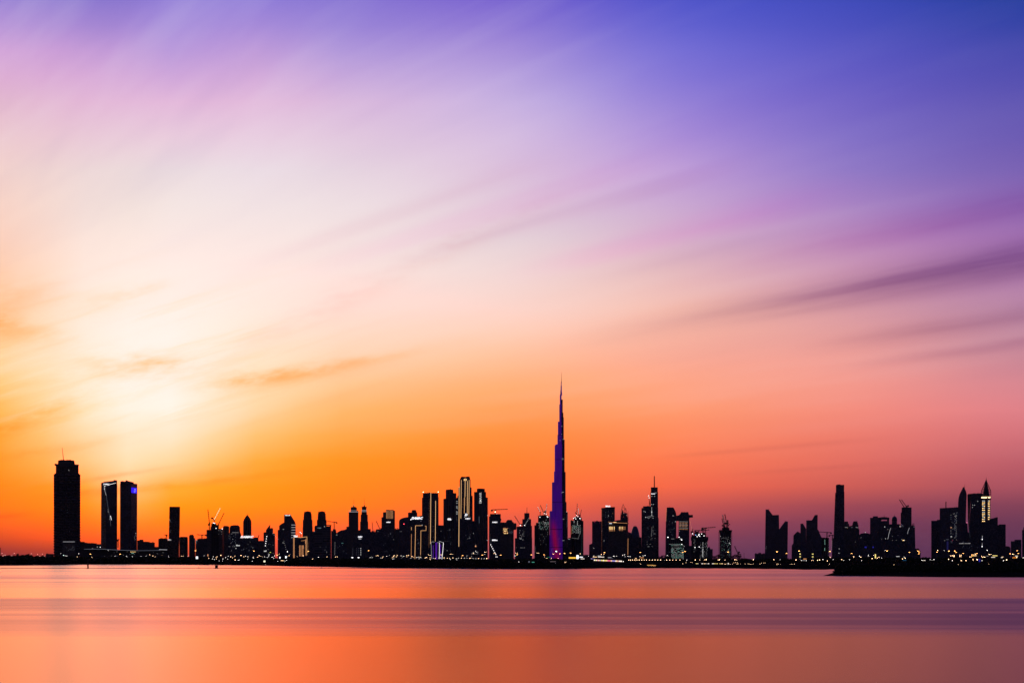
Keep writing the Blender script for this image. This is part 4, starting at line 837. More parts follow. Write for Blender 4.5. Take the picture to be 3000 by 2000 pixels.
b = Bld('office_tower', 'dark block with a big white letter and slanted sign in front of the gold-lined tower', 6200, 1372, 'the big-letter block', 14, mat=F_NAVY); b.tier(1361.4, 1384, 1512.5, depth=24); b.tier(1362.4, 1373.5, 1505, setb=2, depth=14); b.sign('D', 1361.2, 1369.8, 1503.4, 1510.8, G_SIGN, 0.3, bold=0.06); b.win(1361.6, 1514, 1.6, 1.6, G_WIN, 'lamp'); b.sign('DAMAC', 1363, 1378, 1516.2, 1520.2, G_SIGN, 0.35, bold=0.05); b.specks(6, 1364, 1382, 1555, 1580, 5)
b = Bld('low_rise', 'sliver of dark block between the gold-lined tower and the upright-lettered tower', 7300, 1386, None, 4, mat=F_NAVY); b.tier(1381, 1391, 1525); b.win(1387, 1561.4, 1.4, 2, G_WIND)
b = Bld('lettered_tower', 'tall dark tower with an upright row of pale letters down its front', 6900, 1409, 'the upright-lettered tower', 21, mat=F_RIB); b.tier(1388.8, 1424, 1440.2, depth=40); b.tier(1397, 1420.4, 1431.4, setb=2, depth=26); b.tier(1420, 1424, 1453, setb=3, depth=30); b.tier(1423, 1429.2, 1456.4, setb=2, depth=30); b.clutter(1398, 1419, 1431.2, 4, hmax=1.8, masts=1); b.tier(1397.4, 1420, 1430, 1430.8, setb=6, depth=8, name='roof_rail')
b.sign('EMAAR', 1404, 1410.6, 1441.6, 1473.6, G_SIGND, 0.0, turn=True, bold=0.02); b.line([(1403.6, 1512), (1403.8, 1532)], 0.8, G_WINF, 'light_strip'); b.win(1428.6, 1508.8, 1.5, 1.5, G_WIN, 'lamp'); b.win(1427.6, 1581.6, 1.5, 1.5, G_WIN, 'lamp')
b.grid(1388, 1400, 1613, 1622, 5, 4, 1.3, 1.3, None, 0.5, 3, [G_WIND, G_WINF]); b.win(1393.5, 1599, 3.4, 4, G_WARMD); b.win(1393.5, 1596, 1.4, 4, G_WINF)
# --- tower with hammerhead crane and two signs
b = Bld('office_tower', 'dark flat tower with two white signs one above the other and a crane on top', 6600, 1450, 'the two-sign crane tower', 17, mat=F_NAVY); b.tier(1432.6, 1466.4, 1511.6, depth=34); b.tier(1435.6, 1467, 1504.6, setb=3, depth=26); b.tier(1437, 1448, 1505.6, setb=1, depth=6); b.tier(1464, 1468.6, 1518, 1525, setb=3, depth=10, name='ledge'); b.sign('DAMAC', 1441.8, 1457.8, 1526.8, 1530.6, G_SIGN, 0.35, bold=0.05); b.blur_sign(1441.4, 1457.8, 1579, 1583.2, 4, G_SIGN, 23); b.win(1455.5, 1504.4, 1.4, 1.4, G_WIN, 'lamp'); b.win(1451, 1498.8, 2.2, 2.2, G_PEACH, 'lamp'); b.dots(1437.5, 1565, 1437, 1600, 9, 0.7, G_WINF)
crane('hammerhead crane with long right jib on the two-sign tower', 6600, 1451, 1505, 1492, (1487.5, 1490.6), (1441, 1492.6), w=2.6); 
b.mast(1447.6, 1505, 1498, 1.2)
b.dots(1437.6, 1594.6, 1452.6, 1623, 6, 1.7, G_WHITE, 'lamp')
b = Bld('domed_block', 'broad block with domed roof, cantilevered wing and amber-lit floors', 6400, 1488, 'the domed broad block', 22, mat=F_STONE); b.tier(1466, 1505.2, 1529.5, depth=38); b.poly([(1481, 1532), (1482.6, 1527.6), (1485, 1523.6), (1488, 1521.8), (1498, 1521.8), (1500.4, 1524), (1501, 1527), (1504, 1529), (1506, 1532)], 26, 6, name='dome'); b.poly([(1504, 1551), (1504, 1532), (1510.6, 1531.2), (1513, 1533), (1513, 1548), (1511, 1551)], 30, 2, name='cantilever'); b.clutter(1467, 1481, 1529.6, 3, hmax=0.8)
for j, (yy, mt) in enumerate(((1546.4, G_WARMD), (1550.6, G_WARM), (1555, G_WARM), (1558.4, G_WARMD), (1561.4, G_WARM))): b.grid(1475, 1487, yy, yy, 7, 1, 1.7, 1.3, mt, 0.85, j); b.grid(1491, 1502, yy, yy, 5, 1, 1.4, 0.8, G_WINF, 0.6, j)
b = Bld('stepped_spire_tower', 'stepped dark tower with central mast and a slanting string of lights', 7000, 1536, 'the stepped mast tower', 24, mat=F_NAVY); b.tier(1508.4, 1559, 1575.4, depth=30, setb=8); b.tier(1513.6, 1558.4, 1541.6, depth=36, k=None, slope=1539.4); b.tier(1530.2, 1556, 1519.6, setb=3, depth=28); b.tier(1536, 1551, 1502, setb=5, depth=20); b.mast(1543.8, 1502, 1485, 2.2, yoff=14, tip=0.5)
b.dots(1537, 1538, 1549.6, 1517.4, 6, 1.3, G_WIN, 'lamp'); b.win(1537, 1538, 2.3, 2.0, G_WHITE, 'lamp'); b.win(1524.6, 1538.2, 2.6, 1.8, G_WHITE, 'lamp'); b.grid(1522, 1535, 1553, 1580, 8, 9, 1.0, 1.0, None, 0.32, 8, [G_WIND, G_WIN, G_WINF]); b.win(1526, 1577, 1.8, 1.8, G_WIN); b.grid(1512, 1536, 1603, 1604, 8, 2, 1.0, 1.0, G_WIND, 0.4, 9)
crane('dark luffing crane with jib leaning left beside the stepped mast tower', 7050, 1525, 1545, 1537.5, (1507.6, 1510.4), (1528.6, 1534), w=2.2)
# --- tower under construction left of the purple spire
b = Bld('building_site', 'unfinished tower dotted with white work lights just left of the purple spire', 7200, 1589, 'the work-lit tower left of the purple spire', 22, cat='building', mat=F_RAW); b.tier(1576.4, 1610, 1511.6, depth=34, rnd=True); b.tier(1578, 1606, 1509.2, setb=3, depth=28, rnd=True); b.tier(1565.6, 1578, 1537.6, setb=3, depth=24); b.tier(1570, 1578, 1530.4, setb=4, depth=24)
b.grid(1578.6, 1607, 1529, 1550, 11, 8, 0.9, 1.1, None, 0.62, 3, [G_WIND, G_WIN, G_WIND, G_GREEN]); b.grid(1592, 1600, 1522, 1536, 4, 5, 1.0, 1.2, G_WIN, 0.5, 4); b.grid(1580, 1604, 1553, 1600, 7, 9, 1.0, 1.0, None, 0.2, 6, [G_WIND, G_WINF]); b.dots(1568, 1600, 1567.6, 1616, 7, 0.7, G_WIND)
for q in ((1581.8, 1513.8), (1603, 1512), (1605, 1514), (1594.6, 1503.4), (1600, 1504.6)): b.win(*q, 1.7, 1.7, G_WHITE, 'floodlight')
b.clutter(1578, 1606, 1510, 6, hmax=2.6, masts=2); b.mast(1576, 1512, 1505, 1.0)
crane('luffing crane with lights strung up its upright mast left of the purple spire', 7200, 1582.6, 1511, 1499, (1575.4, 1484.6), None, lights=6, w=1.8)
crane('dark luffing crane with bent boom left of the purple spire', 7220, 1594, 1510, 1503, (1582.6, 1479), (1597, 1497), w=2.6)
crane('luffing crane with lit upright jib nearest the purple spire', 7230, 1599, 1510, 1503, (1602, 1475), (1597.4, 1495), lights=7, w=2.2)
# --- the great spire
def led_facade():
    m = bpy.data.materials.new('violet_led_facade'); m.use_nodes = True
    nt = m.node_tree; b = nt.nodes['Principled BSDF']
    t = nt.nodes.new('ShaderNodeTexCoord'); s = nt.nodes.new('ShaderNodeSeparateXYZ'); nt.links.new(t.outputs['Object'], s.inputs[0])
    x, y, z = (S(nt, s.outputs[i]) for i in range(3))
    # the LED picture: violet all over, a crimson flame in the lower middle
    wob = noise(nt, combine(nt, x*0.02, 0.0, z*0.008), 1.0, 2.0, 0.5)
    flame = ((x + (wob-0.5)*12.0 + z*0.10 + 11.0)).gauss(0.0, 12.0)*z.ramp(190.0, 110.0)*(wob*0.5 + 0.8)
    col = mixc(nt, flame, (0.032, 0.000, 0.135), (0.220, 0.000, 0.055))
    hi = z.ramp(150.0, 700.0)
    col = mixc(nt, hi*0.55, col, (0.045, 0.001, 0.165))
    lines = ((x*0.9 + y)/3.2)._m('FRACT')._m('LESS_THAN', 0.25)*0.42
    floor_ = (z/4.0)._m('FRACT')._m('LESS_THAN', 0.2)*0.18
    blot = noise(nt, combine(nt, x*0.05, y*0.05, z*0.012), 1.0, 3.0, 0.6)
    nt.links.new(col, b.inputs['Emission Color'])
    nt.links.new(((blot*0.7 + 0.50)*(1.0 - lines)*(1.0 - floor_)).k, b.inputs['Emission Strength'])
    b.inputs['Base Color'].default_value = (0.03, 0.03, 0.05, 1); b.inputs['Roughness'].default_value = 0.35
    m.cycles.emission_sampling = 'NONE'
    return m
M_LED = led_facade()
b = Bld('spire_skyscraper', 'immense stepped needle skyscraper lit violet with a crimson patch at its foot', 8000, 1640, 'the purple spire', 32, cat='skyscraper', mat=F_NAVY)
def shaft(x0, x1, yt, dep, setb, mat, yb=None, name='shaft'):
    """a bundled tube with rounded nose"""
    b.i += 1
    a0, a1 = b.lx(x0), b.lx(x1); c, r_ = (a0+a1)/2, (a1-a0)/2; n = 12
    pl = [(c - r_*math.cos(i*math.pi/n), setb + min(dep*0.5, r_)*(1-math.sin(i*math.pi/n))) for i in range(n+1)] + [(a1, setb+dep), (a0, setb+dep)]
    zt = Z(yt, 8000)-GROUND; zb = 0 if yb is None else Z(yb, 8000)-GROUND
    N = len(pl)
    V = [(x, y, zb) for x, y in pl] + [(x, y, zt) for x, y in pl]
    F = [(i, (i+1) % N, N+(i+1) % N, N+i) for i in range(N)] + [tuple(range(N))[::-1], tuple(range(N, 2*N))]
    b.t.append((x0, x1, yt, yb or 1650, lambda x: (setb + min(dep*0.5, r_)*(1-math.sqrt(max(0, 1-((x-c)/r_)**2))), 0.0)))
    return mesh_ob(name, V, F, mat, b.r)
# violet wing facing the creek and its set-backs, left to right
shaft(1603.8, 1622, 1566, 44, 0, M_LED); shaft(1610.2, 1628, 1496, 46, 5, M_LED); shaft(1616.8, 1634, 1411.4, 44, 10, M_LED); shaft(1624.8, 1641, 1302.2, 40, 14, M_LED)
shaft(1622.6, 1646.6, 1380, 44, 4, M_LED); shaft(1619.5, 1647.6, 1470, 46, 1, M_LED); shaft(1617, 1648.2, 1520, 46, -3, M_LED); shaft(1628, 1647.4, 1300, 38, 12, M_LED)
shaft(1633, 1646.8, 1272.6, 34, 16, M_LED); shaft(1634.2, 1645.6, 1233.6, 30, 18, M_LED); shaft(1638.4, 1645.4, 1183, 24, 22, M_LED); shaft(1640.0, 1645.2, 1153.6, 18, 25, M_LED)
# unlit wing on the right
shaft(1642, 1663.6, 1499, 40, 16, F_NAVY, name='dark_wing'); shaft(1644, 1659.8, 1469.4, 40, 17, F_NAVY, name='dark_wing'); shaft(1643, 1657.2, 1381, 36, 18, F_NAVY, name='dark_wing'); shaft(1642.5, 1654.4, 1286, 32, 20, F_NAVY, name='dark_wing'); shaft(1642, 1651.8, 1220.4, 28, 22, F_NAVY, name='dark_wing'); shaft(1642, 1650.6, 1207, 26, 23, F_NAVY, name='dark_wing'); shaft(1642, 1648.7, 1168.4, 20, 25, F_NAVY, name='dark_wing')
b.lathe(1644.2, [(2.7, 1156), (2.5, 1146), (1.9, 1145.6), (1.7, 1128), (1.2, 1127.4), (1.0, 1116)], M_LED, 'spire_base', 12, cy=32); b.mast(1644.9, 1120, 1087, 2.0, yoff=32, tip=0.25, name='spire')
b.mast(1642.0, 1154, 1141.5, 1.6, yoff=28, name='roof_mast')
for (xa, xb, yy) in ((1633.4, 1646.4, 1273.6), (1625, 1647, 1345), (1617.2, 1648, 1470.5), (1611, 1648.4, 1549.5), (1604.4, 1648.6, 1602)):
    for q in range(int(xa), int(xb)-1, 4): b.line([(q, yy), (min(q+4, xb), yy)], 1.4, F_NAVY, 'plant_floor_band', 0.35)
for x, y, w in ((1649.6, 1440.4, 5), (1647.6, 1442, 1.4), (1645, 1442.4, 1.2), (1651, 1519.4, 4.5), (1650.8, 1582.2, 5.5), (1650.6, 1285.4, 4), (1648.6, 1342.4, 5), (1647, 1345.4, 1.4), (1645.8, 1246.5, 1.8), (1645.4, 1270, 1.4), (1641, 1289, 1.5), (1649, 1202, 1.4)): b.win(x, y, w, 0.9, G_WIND)
b.win(1660.2, 1498.2, 1.4, 1.8, G_WIN, 'lamp'); b.dots(1661.6, 1504, 1661.2, 1543, 16, 0.8, G_WINF, 'window'); b.dots(1662.6, 1508, 1662.4, 1540, 10, 0.7, G_WINF, 'window'); b.win(1629.8, 1614, 3.0, 1.8, G_CYAN, 'lamp')
b = Bld('podium_block', 'low dark block at the right foot of the purple spire', 7400, 1668, 'the low block right of the purple spire', 8, mat=F_NAVY); b.tier(1662.8, 1681, 1578); b.tier(1665, 1672, 1574.6); b.tier(1648, 1666, 1600, setb=3); b.win(1667.4, 1578.2, 5, 1.2, G_WIND)
b = Bld('building_site', 'round unfinished tower with ragged crown and columns of work lights right of the purple spire', 7000, 1691, 'the work-lit tower right of the purple spire', 20, cat='building', mat=F_RAW); b.tier(1671.6, 1709.4, 1524.8, depth=44, rnd=True); b.tier(1681, 1704.6, 1515.2, setb=6, depth=30, rnd=True); b.tier(1684, 1700, 1512.4, setb=8, depth=24, rnd=True); b.tier(1672, 1676, 1522.6, setb=3, depth=5); b.clutter(1681, 1704, 1515, 7, hmax=3.0, masts=3); b.clutter(1673, 1708, 1525, 6, hmax=1.6, masts=2)
for q in ((1677.6, 1679.6), (1682.4, 1684.6), (1686.8, 1689), (1693, 1695), (1698.6, 1700.4)): b.grid(q[0], q[1], 1538, 1560, 2, 12, 0.8, 1.0, None, 0.72, int(q[0]), [G_WIND, G_GREEN, G_WIN, G_WIND])
b.dots(1681.8, 1525, 1682, 1530, 4, 1.1, G_WIN); b.dots(1691.8, 1526, 1691.4, 1537, 7, 1.1, G_WIN); b.dots(1675, 1540, 1674.6, 1563, 14, 0.7, G_WARMD); b.dots(1705.4, 1545, 1704, 1624, 30, 0.7, glow('teal_edge_light', (0.10, 0.35, 0.30), 0.35)); b.dots(1700, 1560, 1694, 1577, 8, 1.0, G_WIND); b.dots(1677, 1575, 1692, 1577, 6, 1.0, G_WIND)
for q in ((1684.6, 1515), (1689, 1509), (1693, 1512), (1698, 1517.6), (1700.6, 1518), (1680.4, 1517.6), (1687, 1519)): b.win(*q, 1.6, 1.6, G_WHITE, 'floodlight')
crane('luffing crane with two strings of lights on the round unfinished tower', 7000, 1694, 1513, 1506, (1694.8, 1488), (1697.5, 1507), lights=5, w=1.8)
crane('luffing crane with faintly lit tall jib on the round unfinished tower', 7030, 1689, 1513, 1505, (1691.8, 1474.6), (1686, 1500), lights=4, lmat=G_WIN, w=1.6)
crane('short luffing crane leaning right on the round unfinished tower', 7020, 1700, 1515, 1508.6, (1703.4, 1492), (1697.6, 1511), w=1.4)
b = Bld('low_rise', 'low dark roofs in the gap right of the work-lit towers', 7000, 1718, 'the low roofs in the first gap right of the purple spire', 10, mat=F_STONE); b.tier(1706, 1727, 1624.6); b.clutter(1708, 1726, 1624.6, 3, hmax=0.8)
# --- round towers and hotel with curved canopy
b = Bld('office_block', 'flat dark block with stepped lower wing left of the round tower with roof letters', 7300, 1745, 'the stepped-wing block', 16, mat=F_BLUE); b.tier(1734.6, 1764, 1526, depth=34); b.poly([(1725.8, 1650), (1725.8, 1595), (1734.8, 1590.5), (1740, 1590.5), (1740, 1650)], 20, 4); b.tier(1746.4, 1751.5, 1524.4, 1527, setb=4, depth=6); b.win(1742, 1529, 3.6, 2.4, glow('dim_red_window', (0.35, 0.03, 0.10), 0.35)); b.win(1757, 1530, 2, 2.4, glow('dim_red_sign', (0.35, 0.03, 0.12), 0.35)); b.win(1739.6, 1604.8, 1.6, 1.4, G_WIN)
b = Bld('round_tower', 'round dark tower with curved sloping top and white roof letters', 7000, 1781, 'the round lettered tower', 20, mat=F_NAVY); b.tier(1762, 1801.4, 1486.6, rnd=True, depth=44); b.poly([(1761.6, 1491), (1761.4, 1488.6), (1770, 1486), (1782, 1484.6), (1801.6, 1484.2), (1801.6, 1490)], 36, 3, name='crown'); b.sign('EMAAR', 1774, 1788.6, 1479.6, 1484.4, G_SIGN, 0.0, bold=0.05, y=2); b.line([(1774, 1485), (1788.6, 1485)], 0.6, M_STEEL, 'sign_frame'); b.win(1782.4, 1510, 1.6, 1.6, G_WIN); b.specks(6, 1768, 1798, 1497, 1515, 4, [G_WINF]); b.win(1795, 1503, 2, 1.2, glow('dim_amber_window', (0.5, 0.22, 0.05), 0.5)); b.win(1769.6, 1582.8, 1.6, 1.4, G_WIN); b.win(1763.4, 1554, 1.4, 1.2, G_WIND)
b = Bld('grand_hotel', 'broad dark hotel with sweeping curved canopy and two rows of amber slits', 6500, 1812, 'the curved-canopy hotel', 28, cat='hotel', mat=F_STONE); b.poly([(1782, 1650), (1782, 1532), (1790, 1531), (1840, 1534.5), (1841, 1650)], 44); b.poly([(1778.5, 1527.6), (1781, 1526.6), (1800, 1529), (1815, 1530.6), (1841, 1530.6), (1841.6, 1533.4), (1815, 1533.4), (1800, 1531.6)], 60, -8, M_CONC, 'canopy'); b.poly([(1801, 1529.5), (1803, 1523.6), (1814, 1522), (1826, 1521.6), (1838, 1524), (1841, 1530.8)], 30, 10, name='roof_storey')
b.line([(1782, 1528.0), (1800, 1530)], 0.6, G_WARMD); b.line([(1797.5, 1529), (1806, 1529.8)], 1.0, G_WARM); b.line([(1806, 1530.6), (1838, 1532)], 0.6, G_WARMD); b.blur_sign(1784.8, 1793, 1531.4, 1533.6, 6, G_SIGN, 6)
for i, x in enumerate((1785.4, 1788.2, 1791.2, 1795, 1799.6)): b.line([(x, 1541.6), (x, 1550)], 0.9, G_WARM); b.line([(x, 1550), (x, 1555)], 0.8, G_WARMD)
for i, x in enumerate((1814.6, 1819, 1823.2)): b.line([(x, 1541.6), (x, 1549)], 0.9, G_WARM); b.line([(x, 1549), (x, 1554)], 0.8, G_WARMD)
for x in (1827, 1831): b.line([(x, 1541.6), (x, 1551)], 0.7, G_WARMD)
b.line([(1840, 1576), (1839.4, 1624)], 0.7, G_WARMD, 'edge_light'); b.grid(1733, 1775, 1597, 1618, 12, 6, 1.0, 1.0, None, 0.0, 2, [G_WINF])
b = Bld('sail_tower', 'dark tower ending in two curved open lattice sails', 7200, 1829, 'the twin-sail tower', 12, mat=F_NAVY); b.tier(1817.4, 1839.8, 1514, depth=26); b.tier(1819, 1826, 1506, 1515, setb=4, depth=16); b.tier(1827, 1837, 1502, 1515, setb=5, depth=14)
sl = [(1817.6, 1516), (1818.6, 1505), (1820.2, 1494), (1822.6, 1484), (1825.6, 1476)]; sr = [(1825.6, 1476), (1828.4, 1483), (1830.2, 1490), (1831.4, 1498), (1832, 1510)]
sl2 = [(1829.5, 1510), (1830.6, 1500), (1832.6, 1487)]; sr2 = [(1832.6, 1487), (1836, 1496), (1838.4, 1507), (1839.6, 1517)]
for pts in (sl, sr, sl2, sr2): b.line(pts, 1.1, F_NAVY, 'sail_edge', -6)
for i in range(4): b.line([sl[i], sr[3-i]], 0.5, M_STEEL, 'sail_brace', -6); b.line([sl[i+1], sr[4-i] if i else sr[3]], 0.4, M_STEEL, 'sail_brace', -6)
b.poly([(1819.6, 1512), (1821.6, 1498), (1824, 1490), (1825.8, 1498), (1827.6, 1502), (1829, 1512)], 3, 9, name='sail_panel'); b.poly([(1831, 1512), (1833, 1500), (1836, 1506), (1838, 1514)], 3, 9, name='sail_panel')
for q in ((1835.8, 1508.4), (1827.4, 1502.8)): b.win(*q, 1.3, 1.3, G_WIND, 'lamp')
b.mast(1841, 1526, 1495, 1.3, yoff=8)
b = Bld('bullet_tower', 'dark bullet-shaped tower with two small horns', 7600, 1860.5, 'the horned bullet tower', 14, mat=F_BLUE); b.tier(1846.5, 1874.6, 1571.5, depth=34, rnd=True)
b.lathe(1860.6, [(14.0, 1573), (13.0, 1566), (11.4, 1558), (9.2, 1550), (6.6, 1543.5), (4.4, 1540.6)], F_BLUE, 'crown', 18, cy=18); b.mast(1857.8, 1544, 1537.4, 2.4, yoff=12, name='horn'); b.mast(1862.8, 1544, 1537.2, 2.4, yoff=12, name='horn')
b = Bld('low_rise', 'dark wing with sloping top left of the horned bullet tower', 7500, 1846, 'the sloping wing by the bullet tower', 6, mat=F_NAVY); b.poly([(1840, 1650), (1840.4, 1557), (1849.5, 1560.5), (1856, 1575), (1872, 1573), (1879, 1573), (1880, 1650)], 20)
# --- tall mast-topped pair
b = Bld('mast_tower', 'tall dark tower with tall roof mast above a lower flat shoulder block', 7400, 1904, 'the tall mast tower', 26, mat=F_NAVY); b.tier(1879.4, 1908, 1488, depth=36, k=None); b.tier(1884, 1908.5, 1482, setb=2, depth=30, k=None); b.tier(1880.8, 1882.6, 1486, 1489, setb=2, depth=5); b.tier(1905.8, 1927.8, 1441, setb=-2, depth=34, k=None); b.tier(1906.8, 1927, 1426.6, setb=0, depth=30, k=None); b.tier(1926, 1929.8, 1517, setb=0, depth=26); b.tier(1905, 1928.4, 1486, setb=-4, depth=34, k=None); b.mast(1917, 1427, 1393.4, 4.0, yoff=14, tip=0.8); b.clutter(1884, 1905, 1482, 3, hmax=0.9, masts=1)
b.blur_sign(1907.6, 1919, 1444.2, 1447, 6, G_SIGN, 41)
for q in ((1909.8, 1452.8), (1918, 1452.8), (1909, 1476.6), (1914, 1476.6), (1886.6, 1496.8), (1890.6, 1498.8), (1921.6, 1443)): b.win(*q, 1.5, 1.4, G_WIN)
b.dots(1909.4, 1486, 1909.4, 1508, 8, 1.3, G_WIN, 'window'); b.win(1909.4, 1499, 2, 4, G_WIN); b.win(1891.6, 1514.4, 2.2, 2, G_WIN); b.grid(1896, 1914, 1509, 1517, 7, 4, 1.1, 1.1, None, 0.5, 3, [G_WIND, G_WIN]); b.grid(1896, 1919, 1542, 1600, 9, 18, 1.0, 1.0, None, 0.2, 5, [G_WIND, G_WINF, G_WIN]); b.dots(1909.6, 1545, 1908.4, 1570, 9, 1.0, G_WIND, 'window')
for q in ((1900, 1451.4), (1901.6, 1457.4)): b.win(*q, 1.6, 1.6, G_WHITE, 'lamp')
crane('slim crane with two lamps against the left side of the tall mast tower', 7390, 1902.4, 1482, 1466, (1899.6, 1450), (1904, 1474), cab=False, w=1.4)
# --- towers joined by a sky bridge
b = Bld('bridge_towers', 'pair of unfinished towers joined by a cantilevered sky bridge', 7300, 1985, 'the sky-bridge towers', 36, cat='building', mat=F_RAW); b.poly([(1949, 1650), (1950.6, 1530), (1953.4, 1486.4), (1973.6, 1486.2), (1976, 1491), (1979.4, 1498), (1981.4, 1506), (1981, 1650)], 34, mat=F_NAVY); b.tier(1954, 1972, 1485.2, 1487, setb=4, depth=10, name='parapet')
b.poly([(1986, 1650), (1988.6, 1526), (1988.6, 1508), (1993.6, 1503.6), (1994.6, 1500.4), (2016.6, 1499.2), (2017.6, 1504), (2019.6, 1509), (2019.6, 1560), (2018.4, 1650)], 34, 1, mat=F_NAVY); b.poly([(1978, 1525), (1979, 1509.6), (1990, 1508.4), (2029.6, 1507.4), (2030, 1514.6), (2020, 1515.4), (2019, 1523), (1990, 1525)], 30, -2, name='sky_bridge', mat=F_NAVY); b.clutter(1995, 2016, 1500, 4, hmax=1.4, masts=1); b.clutter(1955, 1972, 1486, 3, hmax=1.0, masts=1); b.poly([(2016, 1509.8), (2029, 1509.4), (2029, 1511), (2016, 1511.4)], 28, -4, M_CONC, 'bridge_slab')
for i, yy in enumerate((1527, 1530.4, 1533.4, 1536.4, 1538.6, 1541.4, 1545.4, 1549.2)):
    for q in range(3): b.line([(1990+q*8.6, yy+0.3*q), (1998-(i % 3)+q*8.6, yy+0.3*q)], 0.6, G_WARMD if i % 2 else G_WIND, 'lit_floor')
b.dots(1952.2, 1490, 1951.2, 1525, 16, 0.9, G_WARMD, 'lamp'); b.win(1972, 1510, 4, 1.2, G_WIND); b.win(1978.8, 1527, 1.6, 1.6, G_WIN); b.win(1991, 1555, 1.2, 1.2, G_WIND); b.win(1956.8, 1572.8, 3.4, 2.0, G_WHITE, 'floodlight'); b.win(1989.6, 1572.6, 2.2, 2.0, G_WHITE, 'floodlight'); b.specks(12, 1954, 1978, 1525, 1570, 3, [G_WINF])
b.dots(2020.6, 1522, 2027, 1552, 10, 0.9, G_WARMD, 'lamp')
b = Bld('lit_block', 'squat block with a dense grid of white work lights in front of the sky-bridge towers', 5900, 1982, 'the grid-lit block', 22, mat=F_RAW); b.tier(1959, 2005, 1580, depth=36, k=None); b.poly([(1978, 1581), (1980, 1574.8), (1993, 1574.6), (1999, 1578), (1999, 1581)], 20, 4, name='roof_storey'); b.clutter(1962, 2000, 1580, 4, hmax=1.2)
b.grid(1961.6, 2001.4, 1593.2, 1597, 13, 2, 1.3, 1.1, None, 0.85, 2, [G_WIND, G_WIN, G_GREEN]); b.grid(1968, 2001.6, 1604, 1636, 12, 11, 1.2, 1.2, None, 0.8, 4, [G_GREEN, G_WIND, G_GREEN, G_WIN]); b.grid(1961, 1966, 1604, 1620, 2, 5, 1.0, 1.0, None, 0.4, 4, [G_WINF]); b.dots(1968, 1577.4, 1974, 1577.6, 3, 1.4, G_WIND, 'lamp'); b.win(1995, 1577.6, 6, 1.4, G_WIN, 'lamp'); b.win(1997, 1580.6, 3, 1.8, G_WHITE, 'lamp'); b.win(1997.4, 1593.4, 1.6, 1.4, G_WHITE); b.win(2004.6, 1599.4, 1.6, 1.4, G_WIN)
b = Bld('building_site', 'broad unfinished block crowned with floodlights and hammerhead cranes', 6200, 2050, 'the floodlit crane block', 26, cat='building', mat=F_RAW); b.tier(2025.6, 2073, 1578, depth=40, k=None); b.tier(2024, 2075, 1571.6, 1582, setb=-3, depth=46, k=None, name='overhang'); b.tier(2026, 2054, 1567.6, setb=2, depth=30); b.tier(2034, 2066, 1561, setb=6, depth=24); b.tier(2037, 2046, 1556, setb=8, depth=12); b.tier(2052, 2068, 1563.4, setb=4, depth=20); b.clutter(2030, 2068, 1561, 8, hmax=3.6, masts=3)
for q in ((2048, 1564), (2055.6, 1563), (2062.6, 1568.6), (2042.4, 1571), (2050, 1569.6), (2047, 1567), (2029, 1562.4), (2036, 1602.6), (2048.4, 1601)): b.win(*q, 2.0, 1.9, G_WHITE, 'floodlight')
b.win(2038, 1566, 2.2, 2.0, glow('blue_site_lamp', (0.25, 0.5, 1.0), 1.6), 'lamp'); b.grid(2052, 2072, 1589, 1640, 8, 17, 0.9, 1.0, None, 0.42, 6, [G_WIND, G_WINF, G_WIN]); b.line([(2059, 1606), (2059, 1630)], 1.1, G_WIN); b.grid(2033, 2036, 1580, 1615, 2, 11, 0.9, 1.0, None, 0.5, 6, [G_WIND, G_WINF]); b.dots(2059, 1588, 2059, 1604, 6, 1.1, G_WIN, 'window')
crane('large hammerhead crane with long right jib on the floodlit crane block', 6200, 2066.6, 1564, 1545.6, (2096.6, 1543), (2057.6, 1545.4), w=2.6); crane('lower hammerhead crane with level jib on the floodlit crane block', 6230, 2046, 1562, 1552.8, (2078.6, 1551.2), (2036.6, 1553), w=2.2); crane('short upright crane mast in the middle of the floodlit crane block', 6220, 2059.6, 1565, 1549, (2071, 1546), (2056, 1551), w=2.0); crane('short dark luffing crane at the left edge of the floodlit crane block', 6210, 2028.4, 1571, 1556, (2029.8, 1548.6), (2026, 1556), w=2.2)
b = Bld('apartment_block', 'dark stepped low block right of the floodlit crane block', 6600, 2081, 'the dark stepped low block', 8, mat=F_STONE); b.tier(2070, 2080.5, 1602.4); b.tier(2080, 2088, 1607.4); b.clutter(2073, 2080, 1602.4, 2, hmax=1.2); b.tier(2018, 2026, 1597.6)
b = Bld('flared_tower', 'round unfinished tower with flared top deck and bunch of cranes', 6600, 2126, 'the flared tower', 20, cat='building', mat=F_RAW); b.tier(2108.6, 2142, 1562, depth=40, rnd=True); b.tier(2109, 2141.4, 1551.8, 1563, depth=40, rnd=True, top=(2105.4, 2145.8)); b.tier(2115, 2136.8, 1544.6, setb=8, depth=26, rnd=True); b.clutter(2106, 2145, 1552.4, 6, hmax=1.4, masts=2); b.clutter(2116, 2136, 1545, 4, hmax=2.4, masts=1)
b.grid(2114, 2140, 1573, 1578, 9, 3, 1.0, 1.0, None, 0.5, 4, [G_WIND, G_WINF]); b.grid(2112, 2138, 1582, 1632, 9, 20, 0.9, 1.0, None, 0.32, 5, [G_WINF, G_WIND, G_WINF, G_GREEN])
for q in ((2120, 1554.4), (2138, 1558), (2110.6, 1569.8), (2139, 1593), (2137, 1590)): b.win(*q, 1.8, 1.8, G_WIN, 'floodlight')
V, F = [], []; p0 = Vector(b.P(2107.4, 1640, 14)); p1 = Vector(b.P(2106.8, 1556, 14)); truss(V, F, p0, p1, 3.2, 24, 0.3); mesh_ob('hoist_mast', V, F, M_STEEL, b.r); V, F = [], []; truss(V, F, Vector(b.P(2142.2, 1640, 14)), Vector(b.P(2143.6, 1558, 14)), 2.6, 22, 0.26); mesh_ob('hoist_mast', V, F, M_STEEL, b.r)
